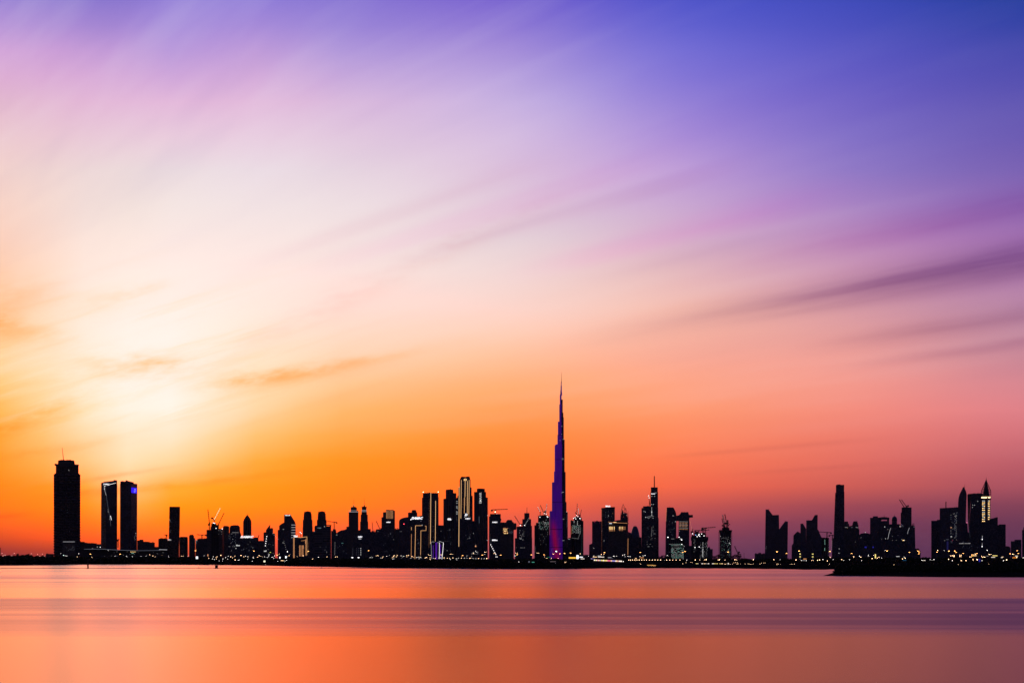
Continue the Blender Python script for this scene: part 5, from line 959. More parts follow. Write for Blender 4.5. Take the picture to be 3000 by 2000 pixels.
crane('luffing crane with lit jib leaning left on the flared tower', 6600, 2122.6, 1546, 1532, (2117, 1506.8), (2125, 1530), lights=4, lmat=G_WIN, w=3.0, thick=0.5); crane('luffing crane with longest jib on the flared tower', 6620, 2129, 1546, 1533, (2123.4, 1505), (2132, 1529), w=2.6, thick=0.5); crane('small luffing crane leaning right off the flared tower', 6630, 2132, 1546, 1538, (2138.8, 1534.6), (2131.8, 1523), w=2.2, thick=0.45); crane('small luffing crane leaning left off the flared tower', 6640, 2120.4, 1546, 1540, (2115, 1518), (2117, 1537), w=2.4, thick=0.45)
crane('small luffing crane standing alone right of the flared tower', 5600, 2161.6, 1626, 1620, (2152, 1598.4), (2165, 1615), w=2.2)
b = Bld('radio_mast', 'thin lattice mast rising from the low roofs right of the flared tower', 5200, 2180, None, 3, cat='mast', mat=M_STEEL); b.mast(2180, 1645, 1618.6, 1.6, yoff=2, name='mast'); b.tier(2178.8, 2181.4, 1620, 1620.8, depth=2, name='platform')
b = Bld('warehouse', 'low flat dark roofs right of the flared tower', 5000, 2185, 'the low flat roofs', 14, cat='warehouse', mat=M_CONC); b.poly([(2160, 1652), (2160, 1638), (2172, 1635.6), (2196, 1635.8), (2200, 1638.6), (2212, 1639), (2212, 1652)], 40); b.clutter(2165, 2195, 1636, 4, hmax=1.0, masts=1)
b = Bld('apartment_block', 'low block with castellated roofline left of the pair of V-cut towers', 5200, 2226, 'the castellated low block', 15, mat=F_STONE); b.tier(2211, 2241.6, 1621.6, depth=30, k=None)
for q in ((2212, 2217, 1619.6), (2218.6, 2222, 1620.6), (2222, 2229.6, 1618), (2231, 2234, 1620.8), (2235, 2240, 1619.4)): b.tier(*q, 1622, setb=2, depth=10, name='parapet')
# --- V-cut pair and neighbours
b = Bld('cut_tower', 'left one of the pair of slant-cut towers, taller, with flat right shoulder', 8200, 2262, 'the taller slant-cut tower', 20, mat=F_BLUE, group='slant-cut towers'); b.poly([(2240.4, 1650), (2243, 1491), (2251.6, 1491.4), (2256.6, 1498.4), (2263.8, 1508.2), (2282, 1507.4), (2282.6, 1540), (2283, 1650)], 44); b.clutter(2247, 2254, 1490.6, 3, hmax=1.6, masts=0); b.mast(2269, 1508, 1506, 1.4); b.grid(2242.6, 2246, 1597, 1606, 3, 5, 0.8, 0.8, G_WINF, 0.6, 1)
b = Bld('cut_tower', 'right one of the pair of slant-cut towers, lower, slanting the other way', 8100, 2296, 'the lower slant-cut tower', 13, mat=F_BLUE, group='slant-cut towers'); b.poly([(2281.6, 1650), (2281.8, 1550), (2284.6, 1547), (2291, 1538), (2299.4, 1527.4), (2308.4, 1526.4), (2307, 1650)], 40); b.clutter(2299.6, 2306, 1526.8, 3, hmax=1.8, masts=0)
b = Bld('gabled_tower', 'dark gabled tower block with shoulder left of the low slant-cut cluster', 7600, 2332, 'the gabled tower block', 14, mat=F_NAVY); b.poly([(2319, 1650), (2319.4, 1597), (2324, 1590.6), (2324.4, 1567.6), (2331, 1560.6), (2336.6, 1556), (2341, 1558.2), (2346, 1562), (2346, 1650)], 30)
b = Bld('cut_tower', 'narrow dark tower with top slanting down to the right beside the gabled block', 8000, 2352, 'the narrow slant-topped tower', 8, mat=F_BLUE); b.poly([(2344.8, 1650), (2345, 1533.4), (2352.4, 1532.8), (2357, 1540), (2361.6, 1548.4), (2362, 1650)], 30); b.clutter(2349, 2354, 1532.6, 2, hmax=1.2, masts=0)
b = Bld('cut_tower', 'dark tower with slanted notch rising to a right-hand peak and stepped foot', 8050, 2380, 'the notch-peaked tower', 20, mat=F_BLUE); b.poly([(2361.6, 1650), (2362, 1523.2), (2378.6, 1523), (2382, 1517), (2387, 1508), (2395.6, 1507.4), (2395.2, 1550), (2398, 1552), (2401, 1561), (2406, 1571.6), (2409, 1575), (2409, 1650)], 44); b.clutter(2385.6, 2391, 1508, 2, hmax=1.6, masts=0); b.mast(2369, 1523.4, 1521.4, 1.4)
b = Bld('building_site', 'dark half-built block with a column of green-white lights left of the tall plain slab', 6800, 2418, 'the half-built block', 12, cat='building', mat=F_RAW); b.tier(2406.6, 2428.6, 1574.4, k=None); b.clutter(2408, 2428, 1574.4, 4, hmax=1.0); b.dots(2416.4, 1580.6, 2416.6, 1593, 5, 1.3, G_GREEN); b.dots(2416.2, 1605, 2416, 1611, 4, 1.2, G_GREEN); b.dots(2427, 1583, 2426.6, 1635, 12, 0.8, G_WINF)
crane('hammerhead crane with level jib on the half-built block', 6850, 2422.8, 1576, 1558.4, (2399.6, 1557), (2434.6, 1559), w=2.4); crane('second hammerhead crane close to the left edge of the tall plain slab', 7000, 2438.8, 1576, 1566.6, (2441, 1566.8), (2429.6, 1567), w=2.4)
b = Bld('slab_tower', 'tallest plain dark slab tower of the right side, tapering slightly upward', 8300, 2458, 'the tall plain slab', 17, mat=F_NAVY); b.poly([(2441.4, 1650), (2442, 1580), (2447, 1442.6), (2473.8, 1440), (2474, 1650)], 40); b.poly([(2449, 1445), (2448.8, 1420.6), (2452, 1418.6), (2461, 1417.6), (2463, 1419.6), (2473.4, 1419.2), (2472.8, 1445)], 30, 4, name='crown'); b.dots(2437.4, 1583, 2436.4, 1612, 12, 0.8, G_WIND, 'window'); b.poly([(2436.6, 1650), (2437.6, 1577.6), (2443, 1574), (2443, 1650)], 24, 6); b.win(2458.6, 1606.4, 1.6, 1.6, G_WIN, 'lamp'); b.win(2458, 1619.4, 1.8, 1.6, G_WIN, 'lamp')
b = Bld('stepped_tower', 'left of two ornate stepped towers with pale lights at their shoulders', 7400, 2481, 'the left ornate stepped tower', 10, mat=F_STONE); b.tier(2472, 2491, 1541.4, depth=30); b.tier(2473, 2487.6, 1533, setb=2); b.tier(2474, 2484.6, 1526.6, setb=3); b.tier(2486, 2500, 1540.6, setb=4, slope=1538); b.dots(2476, 1543.8, 2483, 1544, 6, 1.0, G_WIND, 'lamp'); b.dots(2493.4, 1543.8, 2497.4, 1544, 4, 1.0, G_WINF, 'lamp')
b = Bld('stepped_tower', 'right of two ornate stepped towers with pale lights at their shoulders', 7400, 2507, 'the right ornate stepped tower', 11, mat=F_STONE); b.tier(2495.6, 2517.6, 1548.4, depth=30); b.tier(2496.6, 2515, 1535.6, setb=2); b.tier(2498, 2513.4, 1530.4, setb=3); b.tier(2499.4, 2511.6, 1526.4, setb=4); b.clutter(2500, 2513, 1527, 4, hmax=1.4, masts=2); b.dots(2507.6, 1543.6, 2513, 1544.4, 5, 1.0, G_WIND, 'lamp'); b.specks(5, 2480, 2512, 1560, 1592, 4)
b = Bld('domed_hall', 'low dark dome with a white lamp at its top', 6300, 2535, 'the low dark dome', 18, cat='hall', mat=F_NAVY); b.poly([(2516, 1650), (2517, 1568)] + [(2534.6-18*math.cos(t*math.pi/12), 1567.5-7.2*math.sin(t*math.pi/12)) for t in range(1, 12)] + [(2552, 1566), (2553, 1650)], 40); b.mast(2534.8, 1561, 1558.8, 1.4); b.win(2535, 1558.6, 1.7, 1.7, G_WIN, 'lamp'); b.win(2522.4, 1574, 1.2, 1.2, G_WIND); b.win(2536, 1602, 6, 4, G_BLUED); b.win(2558, 1602, 4, 4, G_BLUED)
b = Bld('hotel_tower', 'flat-topped dark tower joined to the arched tower with an opening', 7000, 2560, 'the flat-topped tower by the arch', 12, mat=F_BLUE); b.tier(2549, 2573, 1515.6, depth=34, k=None); b.tier(2557.4, 2572, 1511.2, setb=3, depth=24)
b = Bld('arched_tower', 'dark tower with arched top pierced by a crescent opening', 7050, 2589, 'the arched tower', 17, mat=F_BLUE)
arc = [(2572+33.4*t/10, 1515.4 - 1.9*math.sin(math.pi*t/10)) for t in range(11)]
b.poly([(2572, 1521.4)] + arc + [(2605.4, 1521.4)], 26, name='arch'); b.tier(2572.4, 2582.2, 1521.2, 1527.4, k=None, depth=25, setb=0.3); b.tier(2598.4, 2605, 1521.2, 1527.4, k=None, depth=25, setb=0.3); b.tier(2572.4, 2605.2, 1527.0, k=None, depth=26); b.poly([(2582, 1525.4), (2590, 1523.6), (2598.6, 1522.8), (2598.6, 1521.2), (2594, 1521), (2582, 1521.3)][:1] + [(2582, 1527.2), (2598.6, 1527.2), (2598.6, 1525), (2590, 1524.6)], 20, 2, name='sill'); b.mast(2590.2, 1514, 1505.8, 1.6, yoff=10)
for q in ((2591.8, 1542.4, 2.0), (2594, 1577, 1.6), (2600, 1577.4, 1.4), (2601, 1550, 1.2), (2583, 1578, 1.0)): b.win(q[0], q[1], q[2], q[2], G_WIN if q[2] > 1.5 else G_WIND)
b = Bld('curved_block', 'dark block with tall curved light edge between the arched tower and the minaret-domed tower', 6300, 2612, 'the curve-edged block', 16, mat=F_NAVY); b.poly([(2598, 1650), (2600, 1585), (2604, 1562), (2609, 1548), (2618, 1544), (2640, 1544.6), (2648, 1546), (2648, 1650)], 36); b.line([(2601.6, 1577), (2604, 1563), (2607.4, 1551), (2609.6, 1546)], 0.8, G_LINED); b.specks(6, 2604, 2645, 1560, 1600, 3); b.win(2646.6, 1581.8, 4.6, 1.6, G_WARM); b.win(2649.6, 1582, 2, 1.8, G_WIN)
b = Bld('dome_tower', 'slim dark tower topped by an onion dome and needle', 7200, 2620, 'the onion-domed tower', 9, mat=F_NAVY); b.tier(2605, 2638, 1534.4, depth=24, setb=4, k=None); b.tier(2612.4, 2628.2, 1524, depth=22, setb=6, rnd=True); b.lathe(2620.4, [(7.8, 1525), (8.0, 1520.6), (7.4, 1517), (5.6, 1514), (3.2, 1512), (1.0, 1510.6)], F_NAVY, 'dome', 16, cy=17); b.mast(2620.6, 1512, 1505.6, 1.6, yoff=17); b.win(2637, 1541.6, 1.8, 2.2, G_WIN, 'lamp'); b.dots(2636.6, 1530, 2637, 1540, 5, 0.8, G_WARMD, 'lamp')
b = Bld('office_tower', 'flat dark tower with two raised crane jibs, left of the spiky crown', 7100, 2654, 'the two-jib tower', 16, mat=F_NAVY); b.tier(2638.8, 2668.8, 1500.6, depth=34, k=None); b.tier(2641.2, 2670.6, 1485.4, depth=30, setb=3, k=None); b.clutter(2642, 2669, 1485.4, 3, hmax=1.0)
for q in ((2641, 1535.6), (2644.6, 1537), (2641.4, 1541), (2646, 1541.6), (2643, 1539)): b.win(*q, 1.5, 1.3, glow('violet_window', (0.5, 0.3, 0.75), 0.45) if q[0] == 2641 else G_WINF)
crane('left one of two parallel luffing cranes on the two-jib tower', 7100, 2648, 1486, 1483.6, (2634.8, 1462.4), None, cab=False, w=2.2, thick=0.5); crane('right one of two parallel luffing cranes on the two-jib tower', 7110, 2655.4, 1486, 1483, (2641, 1463), (2660.6, 1479.4), w=2.2, thick=0.5)
b = Bld('spiky_tower', 'dark tower with curved left flank and a crown of sharp spikes', 6700, 2672, 'the spiky-crowned tower', 13, mat=F_BLUE); b.poly([(2657, 1650), (2658, 1566), (2662, 1552), (2666, 1542.6), (2671, 1539), (2680.4, 1541), (2682, 1610), (2682.4, 1650)], 30); b.line([(2658.4, 1563), (2661, 1552.6), (2664.4, 1544.6)], 0.7, G_LINED)
for x, y in ((2669, 1537), (2672.4, 1533.6), (2674.6, 1530), (2677.4, 1530.4), (2679.8, 1541)): b.poly([(x-1.6, 1545), (x-0.2, y), (x+0.5, y+0.4), (x+1.4, 1545)], 8, 3, name='crown_spike', mat=F_BLUE)
b.win(2678, 1543, 3, 1.2, G_WINF)
b = Bld('low_rise', 'low dark block behind the cluster of orange lamps right of the spiky-crowned tower', 6000, 2689, 'the low block by the spiky tower', 8, mat=F_STONE); b.tier(2681.6, 2693, 1606); b.tier(2692, 2697, 1613)
b = Bld('apartment_tower', 'wide plain dark block at the left of the right-hand tower group', 6900, 2741, 'the wide plain block', 13, mat=F_NAVY); b.tier(2728.2, 2756, 1524.4, depth=36, k=None); b.tier(2745, 2754, 1521.6, setb=2, depth=20); b.win(2756.6, 1582.4, 1.4, 1.4, G_WIND)
b = Bld('office_tower', 'broad flat dark office tower with a thick roof mast', 6700, 2783, 'the broad mast office tower', 30, mat=F_BLUE); b.tier(2753, 2815.6, 1487.6, depth=44, k=None, slope=1484.6); b.mast(2771.2, 1487, 1467.6, 3.4, yoff=14, tip=0.6); b.poly([(2769.9, 1470), (2771.8, 1467.2), (2772.6, 1468.6), (2772.4, 1487), (2770, 1487)], 2, 12, name='mast_fin', mat=M_STEEL); b.clutter(2793, 2808, 1485.4, 3, hmax=0.8)
b.grid(2786, 2792, 1508, 1580, 3, 26, 1.3, 1.1, None, 0.34, 4, [G_WINF, G_WINF, G_WIND]); b.grid(2797, 2802, 1508, 1580, 3, 26, 1.3, 1.1, None, 0.50, 5, [G_WINF, G_WINF, G_WIND]); b.line([(2793, 1504.6), (2797, 1503.4)], 0.8, G_WIND); b.line([(2801, 1501.6), (2806, 1500.8)], 0.8, G_WINF); b.win(2786.6, 1544.6, 4, 1.4, G_WARMD); b.win(2787, 1571, 4, 1.6, G_WIN); b.win(2790.6, 1582.4, 1.4, 1.4, glow('red_window', (0.8, 0.04, 0.12), 0.8)); b.win(2767.6, 1582.4, 1.4, 1.4, G_WIND); b.line([(2772, 1579.6), (2779, 1579.6)], 0.8, G_WINF); b.win(2776, 1598, 5, 26, glow('faint_violet_wall', (0.06, 0.05, 0.28), 0.14), 'lit_panel'); b.grid(2784, 2789, 1585, 1592, 3, 3, 1.2, 1.0, G_WINF, 0.6, 3)
b = Bld('sail_tower', 'slim dark tower shaped like a curved sail with needle on top', 7300, 2820, 'the curved sail tower', 12, mat=F_BLUE); b.poly([(2807, 1650), (2806.8, 1474), (2808, 1459), (2811, 1447.6), (2815.6, 1438), (2819.6, 1430.4), (2820.6, 1427), (2822, 1426), (2825.6, 1426.6), (2826.6, 1431), (2829.6, 1437), (2831.8, 1445), (2832.2, 1452), (2830.6, 1490), (2829.6, 1520), (2829, 1650)], 30); b.mast(2826.4, 1428, 1417.4, 1.4, yoff=10)
b = Bld('wedge_tower', 'dark wedge tower leaning out to the left behind the lantern-topped tower', 7000, 2857, 'the leaning wedge tower', 22, mat=F_NAVY); b.poly([(2838.4, 1650), (2838, 1560), (2845.6, 1445.2), (2874, 1444.4), (2880, 1446), (2880, 1650)], 34); b.poly([(2834, 1449), (2836, 1446), (2845.8, 1445.2), (2842, 1490), (2838, 1560), (2836, 1530)], 30, 2, mat=F_BRONZE, name='side_wall'); b.poly([(2836, 1650), (2835.6, 1590), (2839, 1540), (2841, 1650)], 26, 3); b.clutter(2848, 2876, 1444.6, 4, hmax=0.8)
for q in ((2864.4, 1467.6), (2850, 1478.6), (2855.4, 1478.6), (2848.8, 1485.4)): b.win(*q, 1.5, 1.4, G_WIN)
b.dots(2836.2, 1524, 2842, 1574, 14, 0.8, G_WINF, 'window'); b.dots(2831.6, 1530, 2833.6, 1530, 2, 1.6, glow('pink_lamp', (1.0, 0.25, 0.45), 1.2), 'lamp')
b = Bld('low_rise', 'dark block in the slit below the curved sail tower', 7400, 2832, 'the slit block', 6, mat=F_NAVY); b.poly([(2826, 1650), (2827, 1531), (2833, 1529.6), (2834, 1535), (2836, 1558), (2840, 1560), (2840, 1650)], 16)
b = Bld('lantern_tower', 'tower with glowing window columns and a pointed open lattice lantern on top', 6800, 2888, 'the lantern-topped tower', 15, mat=F_NAVY); b.tier(2875.4, 2901.6, 1461, depth=28, k=None); b.tier(2874, 2903.4, 1454.6, 1462, depth=31, setb=-2, k=None, name='gallery')
hw = lambda y: 14.6*max(0.04, min(1.0, (y-1404)/(1437.0-1404)))**1.08
lev = [1454.6, 1447, 1441, 1436, 1431, 1426, 1421, 1416, 1411, 1406]
c0 = b.lx(2889); LW = b.m(15)
def lp(a, y): r_ = b.m(min(15.0, hw(y))); return Vector((c0+r_*math.cos(a), LW+r_*math.sin(a), Z(y, 6800)-GROUND))
for i in range(8):                                                      # ribs of the lantern
    a = i*math.pi/4+math.pi/8; V, F = [], []
    for y0, y1 in zip(lev, lev[1:]): truss(V, F, lp(a, y0), lp(a, y1), 0.9, 1, 0.5)
    mesh_ob('lantern_rib', V, F, M_STEEL, b.r)
for y in lev[1:-1]:
    V, F = [], []
    for i in range(8): truss(V, F, lp(i*math.pi/4+math.pi/8, y), lp((i+1)*math.pi/4+math.pi/8, y), 0.7, 1, 0.42)
    mesh_ob('lantern_ring', V, F, M_STEEL, b.r)
b.lathe(2889, [(10.6, 1455), (8, 1440), (6.4, 1430), (3.4, 1415), (1.2, 1407)], F_NAVY, 'lantern_core', 10, cy=LW); b.lathe(2889.3, [(4.6, 1416), (1.6, 1406), (0.6, 1402)], M_STEEL, 'finial', 8, cy=LW); b.mast(2889.4, 1404, 1396.6, 1.6, yoff=LW)
b.grid(2876.5, 2903, 1457, 1457, 9, 1, 2.9, 3.0, glow('bright_gallery_light', (1.0, 0.72, 0.40), 2.6), 0.86, 2, name='gallery_light'); b.line([(2876, 1454.6), (2903, 1454.4)], 0.6, G_WARM, 'gallery_light')
for i in range(12):
    yy = 1466.4+i*5.4; b.win(2879.4, yy, 3.4, 2.0, G_WARM if i % 3 else G_WIN); b.win(2883.8, yy, 3.0, 1.9, G_WARM if i % 2 else G_WIN)
    if i < 11: b.win(2896, yy, 2.6, 1.9, G_WARM if i % 4 else G_WIN); b.win(2899, yy, 1.8, 1.8, G_WARM)
for q in ((2878, 1526.4), (2884, 1526.4), (2892, 1526.4), (2896.4, 1526.4), (2898.6, 1526.4)): b.win(*q, 1.3, 1.3, G_WIND)
b = Bld('office_block', 'dark block with roof sloping up to the right below the lantern-topped tower', 6400, 2900, 'the slope-roofed block', 24, mat=F_NAVY); b.poly([(2878, 1650), (2878, 1530), (2901, 1519), (2912, 1516.6), (2922.6, 1513.4), (2923.2, 1518), (2923.4, 1650)], 36); b.win(2877.6, 1579, 2.0, 2.4, G_WHITE, 'floodlight'); b.line([(2877.8, 1578), (2878, 1568)], 0.9, G_LINED, 'light_beam_strip'); b.win(2877.2, 1600, 2.0, 2.2, G_WHITE, 'floodlight'); b.line([(2877.4, 1599), (2877.6, 1590)], 0.8, G_LINED, 'light_beam_strip')
b = Bld('retail_block', 'low broad dark block with a dim lettered sign in front of the sail tower', 5600, 2830, 'the low dim-signed block', 26, mat=F_NAVY); b.tier(2800, 2874, 1586, depth=36, k=None); b.blur_sign(2810, 2823, 1589.6, 1591.8, 6, G_WIND, 5); b.blur_sign(2826, 2843, 1589.8, 1591.6, 9, G_WIND, 8); b.win(2822, 1586.4, 2, 1, G_WINF); b.specks(6, 2805, 2870, 1595, 1612, 3, [G_WINF])
b = Bld('apartment_tower', 'plain dark block at the right end of the right-hand tower group', 6800, 2935, 'the plain end block', 12, mat=F_NAVY); b.tier(2922.6, 2946.4, 1537.4, depth=30, k=None); b.tier(2926, 2946, 1535, setb=2, depth=20)
b = Bld('low_rise', 'low rounded dark block right of the plain end block', 6000, 2953, 'the low rounded block', 8, mat=F_STONE); b.poly([(2944, 1650), (2945, 1600), (2950, 1598.6), (2957, 1600), (2960.4, 1604), (2961, 1650)], 24); b.win(2947.4, 1591, 0.9, 2, G_WINF)
b = Bld('apartment_block', 'squat dark block with raised right half near the right edge', 6200, 2977, 'the squat raised block', 15, mat=F_NAVY); b.tier(2961.4, 2976, 1584.4, depth=30); b.tier(2972, 2992.4, 1580, setb=3, depth=26)
b = Bld('apartment_tower', 'dark tower cut off by the right edge of the picture', 6300, 3010, 'the right-edge tower', 15, mat=F_NAVY); b.tier(2994.4, 3040, 1551.4, depth=30, k=None); b.tier(2998, 3030, 1543.6, setb=4, depth=20)

# ================================================================== waterside: lamps, lit kiosks, signs, boat, boom and markers
def nearest_phrase(px):
    best = min(BUILDINGS, key=lambda q: max(0, abs(px-q[0])-q[1]*0.8) + q[2]*0.001)
    return best[3]
LAMPS = []                                            # (label base, px, object) so that labels can be numbered
def lamp_meshes(kind, mat, h):
    """pole and head as separate shared meshes; pole height is a unit scaled later"""
    return unit_mesh(kind, mat)
def pole_mesh():
    if 'pole' in UNIT: return UNIT['pole']
    me = bpy.data.meshes.new('pole'); bm = bmesh.new(); bmesh.ops.create_cone(bm, cap_ends=True, segments=6, radius1=1.0, radius2=0.55, depth=1.0)
    for v in bm.verts: v.co.z += 0.5
    bm.to_mesh(me); bm.free(); me.materials.append(M_STEEL); UNIT['pole'] = me; return me
def head_mesh(mat):
    key = ('head', mat.name)
    if key in UNIT: return UNIT[key]
    me = bpy.data.meshes.new('lamp_head'); bm = bmesh.new(); bmesh.ops.create_icosphere(bm, subdivisions=1, radius=1.0); bm.to_mesh(me); bm.free()
    me.materials.append(mat); UNIT[key] = me; return me
def child(name, me, parent, loc, scale, rot=(0, 0, 0)):
    o = bpy.data.objects.new(name, me); COL.objects.link(o); o.parent = parent; o.location = loc; o.scale = scale; o.rotation_euler = rot; return o
def lamp(px, py, D, mat, size, name, phrase, group, arms=0, base=None):
    """size: radius of the lamp head in metres"""
    z = Z(py, D); g = GROUND if base is None else base
    r = bpy.data.objects.new(name, None); COL.objects.link(r); r.location = (X(px, D), D, g)
    h = z-g
    child('pole', pole_mesh(), r, (0, 0, 0), (0.10+h*0.010, 0.10+h*0.010, h))
    if arms:
        child('crossarm', unit_mesh('crossarm', M_STEEL), r, (0, 0, h-0.2), (arms*2.0, 0.2, 0.2))
        for s_ in (-1, 1): child('lamp_head', head_mesh(mat), r, (s_*arms, -0.3, h-0.1), (size, size, size*0.55))
    else: child('lamp_head', head_mesh(mat), r, (0, -0.2, h), (size, size, size*0.8))
    tag(r, None, 'lamp', group); LAMPS.append((phrase, px, py, r))
    return r
# tall street masts with glowing orange heads
for px, py in [(265, 1622), (352, 1622), (573, 1612), (744, 1613), (812, 1625), (903, 1614), (1080, 1612), (1355, 1626), (1413, 1625), (1467, 1625), (1515, 1624), (1557, 1624), (1594, 1624), (1621, 1622), (1640, 1621),
               (1654, 1620), (1672, 1619), (1771, 1617), (1876, 1617), (2000, 1617), (2007, 1614), (2133, 1616), (2276, 1615), (2304, 1620), (2341, 1613), (2431, 1614), (2495, 1620), (2599, 1613), (2664, 1617), (2689, 1613),
               (2692.4, 1615.4), (2692, 1621), (2745, 1616), (2780, 1613), (2797, 1613), (2801, 1617), (2822, 1620), (2847, 1624), (2862, 1620), (2959, 1621), (2980, 1612), (2983.4, 1620)]:
    big = px in (2133, 2599, 2797, 2780, 2276, 2341, 2431)
    lamp(px, py, 4300, G_ORANGE, 0.80 if big else 0.62, 'street_lamp', 'tall orange street mast', 'tall orange street masts', arms=0.75)
A, W_, C, F_ = (G_PEACH, 'warm lamp'), (G_COOL, 'white lamp'), (G_CYAN, 'greenish white lamp'), (G_FAINTL, 'faint far lamp')
def many(pts, kind, D, size, group, base=None):
    for q in pts:
        px, py = q[:2]; s_ = size*(q[2] if len(q) > 2 else 1.0)
        lamp(px, py, D, kind[0], s_, 'lamp_post', kind[1], group, base=base)
many([(6, 1620), (42, 1620), (92, 1621), (110, 1623), (124, 1622), (124, 1629), (131, 1628), (15, 1625), (35, 1627), (67, 1626), (90, 1630), (104, 1629), (116, 1628), (9, 1627)], F_, 5200, 0.85, 'faint lamps on the far left horizon')
many([(187, 1625, 1.3)], C, 3700, 0.42, 'lamps in front of the left towers')
many([(178, 1621, .6), (192, 1627), (196, 1628), (231, 1621, 1.2), (306, 1631, .7), (371, 1629), (388, 1629, .9), (337, 1628), (316.6, 1611, .8), (413, 1629), (428, 1628, .8), (494, 1630), (551, 1628, .8), (598, 1627, .7), (135, 1631, .6), (152, 1631, .6)], W_, 3700, 0.36, 'lamps in front of the left towers')
many([(224, 1630, 1.2), (226.6, 1630), (269, 1631), (336, 1631, .7), (439, 1624, 1.2), (448, 1627, 1.1), (455, 1630, .9), (475, 1625, .5), (532, 1628), (536.4, 1628), (609, 1624, .9), (612, 1634, 1.1)], A, 3700, 0.38, 'warm lamps in front of the left towers')
many([(625, 1629, .8), (622, 1636), (629, 1638), (651, 1642, .8), (653, 1636), (642, 1642, .9), (661, 1632), (667, 1637, .8), (669, 1628, .9), (698, 1640), (701, 1639), (719, 1628), (725, 1630), (742, 1633, 1.2), (726, 1637, .9), (739, 1643), (783, 1632), (788, 1624, 1.1), (797, 1631, 1.2), (775, 1630), (842, 1615, 1.4), (804, 1627), (840, 1640), (813, 1643, .8), (835, 1643, .8), (802, 1634), (842, 1629, .6)], W_, 3400, 0.36, 'white lamps along the middle-left shore')
many([(633, 1632), (636, 1630), (634, 1636), (647, 1626, 1.7), (676, 1630, 1.3), (681, 1633), (688, 1629), (689, 1639, 1.8), (706, 1626, 1.7), (714, 1630), (728, 1630, .7), (742, 1630, .8), (755, 1631), (759, 1626, 1.2), (762, 1628), (754, 1632, .7), (768, 1630, .7), (818, 1622, .8), (824, 1641), (827, 1641), (830, 1641), (847, 1627, 1.1), (849, 1624, .6), (870, 1629, .7), (888, 1627, 1.2), (916, 1636, 1.1)], A, 3400, 0.36, 'warm lamps along the middle-left shore')
many([(933, 1631, 1.3), (1084, 1632), (1090, 1632), (1116, 1634, .9), (1133, 1628), (1175, 1627), (1178, 1632, .9), (1183, 1628), (1151, 1636, .8), (1154, 1636, .7), (1141, 1626, .5), (1204, 1634), (1220, 1632), (1225, 1631), (1228, 1635, .8), (1233, 1632), (1269, 1634, .8), (1285, 1633), (1290, 1633), (1319, 1637, .9), (1337, 1635, .9), (1339, 1638, .9), (1343, 1634, .9), (1361, 1634, .9), (1368, 1634, .8), (1386, 1635, .9), (1394, 1635, .8), (1410, 1636, .8), (1419, 1635, .8), (1383, 1621, .8), (1387, 1616, .7), (1393, 1614, .8), (1397, 1617, .9), (1368, 1628, .8), (1382, 1630, .6), (1420, 1622, .9), (1453, 1630, 1.3), (1456.6, 1630, 1.3), (1520, 1645)], W_, 3300, 0.34, 'white lamps along the middle shore')
many([(958, 1630, 1.2), (983, 1630), (988, 1630, 1.1), (1103, 1627), (1106, 1626), (1109, 1627), (1122, 1630), (1120, 1633, .8), (1150, 1632), (1153, 1629, 1.3), (1155, 1626, 1.2), (1162, 1630), (1164, 1626, 1.1), (1192, 1626, 1.2), (1192, 1630), (1197, 1626, 1.2), (1207, 1629, 1.4), (1207, 1639), (1211, 1631, .8), (1230, 1631, .9), (1246, 1633, 1.2), (1250, 1632, 1.3), (1260, 1633, 1.1), (1260, 1638, 1.2), (1255, 1624, 1.1), (1260, 1625, 1.3), (1275, 1635, 1.3), (1292, 1624, 1.5), (1301, 1633, 1.4), (1311, 1634), (1317, 1634), (1327, 1633, 1.4), (1319, 1622), (1324, 1622, 1.1), (1352, 1634, 1.4), (1377, 1634, 1.5), (1402, 1635, 1.5), (1426, 1635, 1.7), (1387, 1620, 1.2), (1420, 1616, 1.1), (1423, 1616), (1447, 1620, 1.2), (1451, 1620, 1.1), (1511, 1619), (1515, 1619), (1574, 1619), (1578, 1619)], A, 3300, 0.35, 'warm lamps along the middle shore')
many([(1509, 1627, 1.3)], C, 3300, 0.34, 'white lamps along the middle shore')
many([(1602, 1634), (1615, 1634), (1635, 1634, 1.1), (1595, 1630, .8), (1700, 1621, 1.2), (1655, 1646, 1.3), (1658.6, 1645, .7), (1762, 1623, 1.2), (1769, 1622), (1801, 1639, 1.1), (1636, 1650, 1.6), (1639, 1648)], A, 3000, 0.33, 'warm lamps along the shore right of the purple spire')
many([(1626, 1648), (1672, 1648, 1.1), (1621, 1648, .7), (1797, 1628, 1.1), (1800, 1628), (1806, 1628, .9), (1824, 1625, 1.1), (1830, 1624, 1.2), (1831, 1629, .8), (1840, 1629, 1.1), (1846, 1629, 1.1), (1826, 1644, 1.2), (1875, 1629), (1884, 1627), (1890, 1626, 1.3), (1955, 1626), (2012, 1639, .9), (1946, 1639.6, .6), (1724, 1628, .8)], W_, 2900, 0.33, 'white lamps along the shore right of the purple spire')
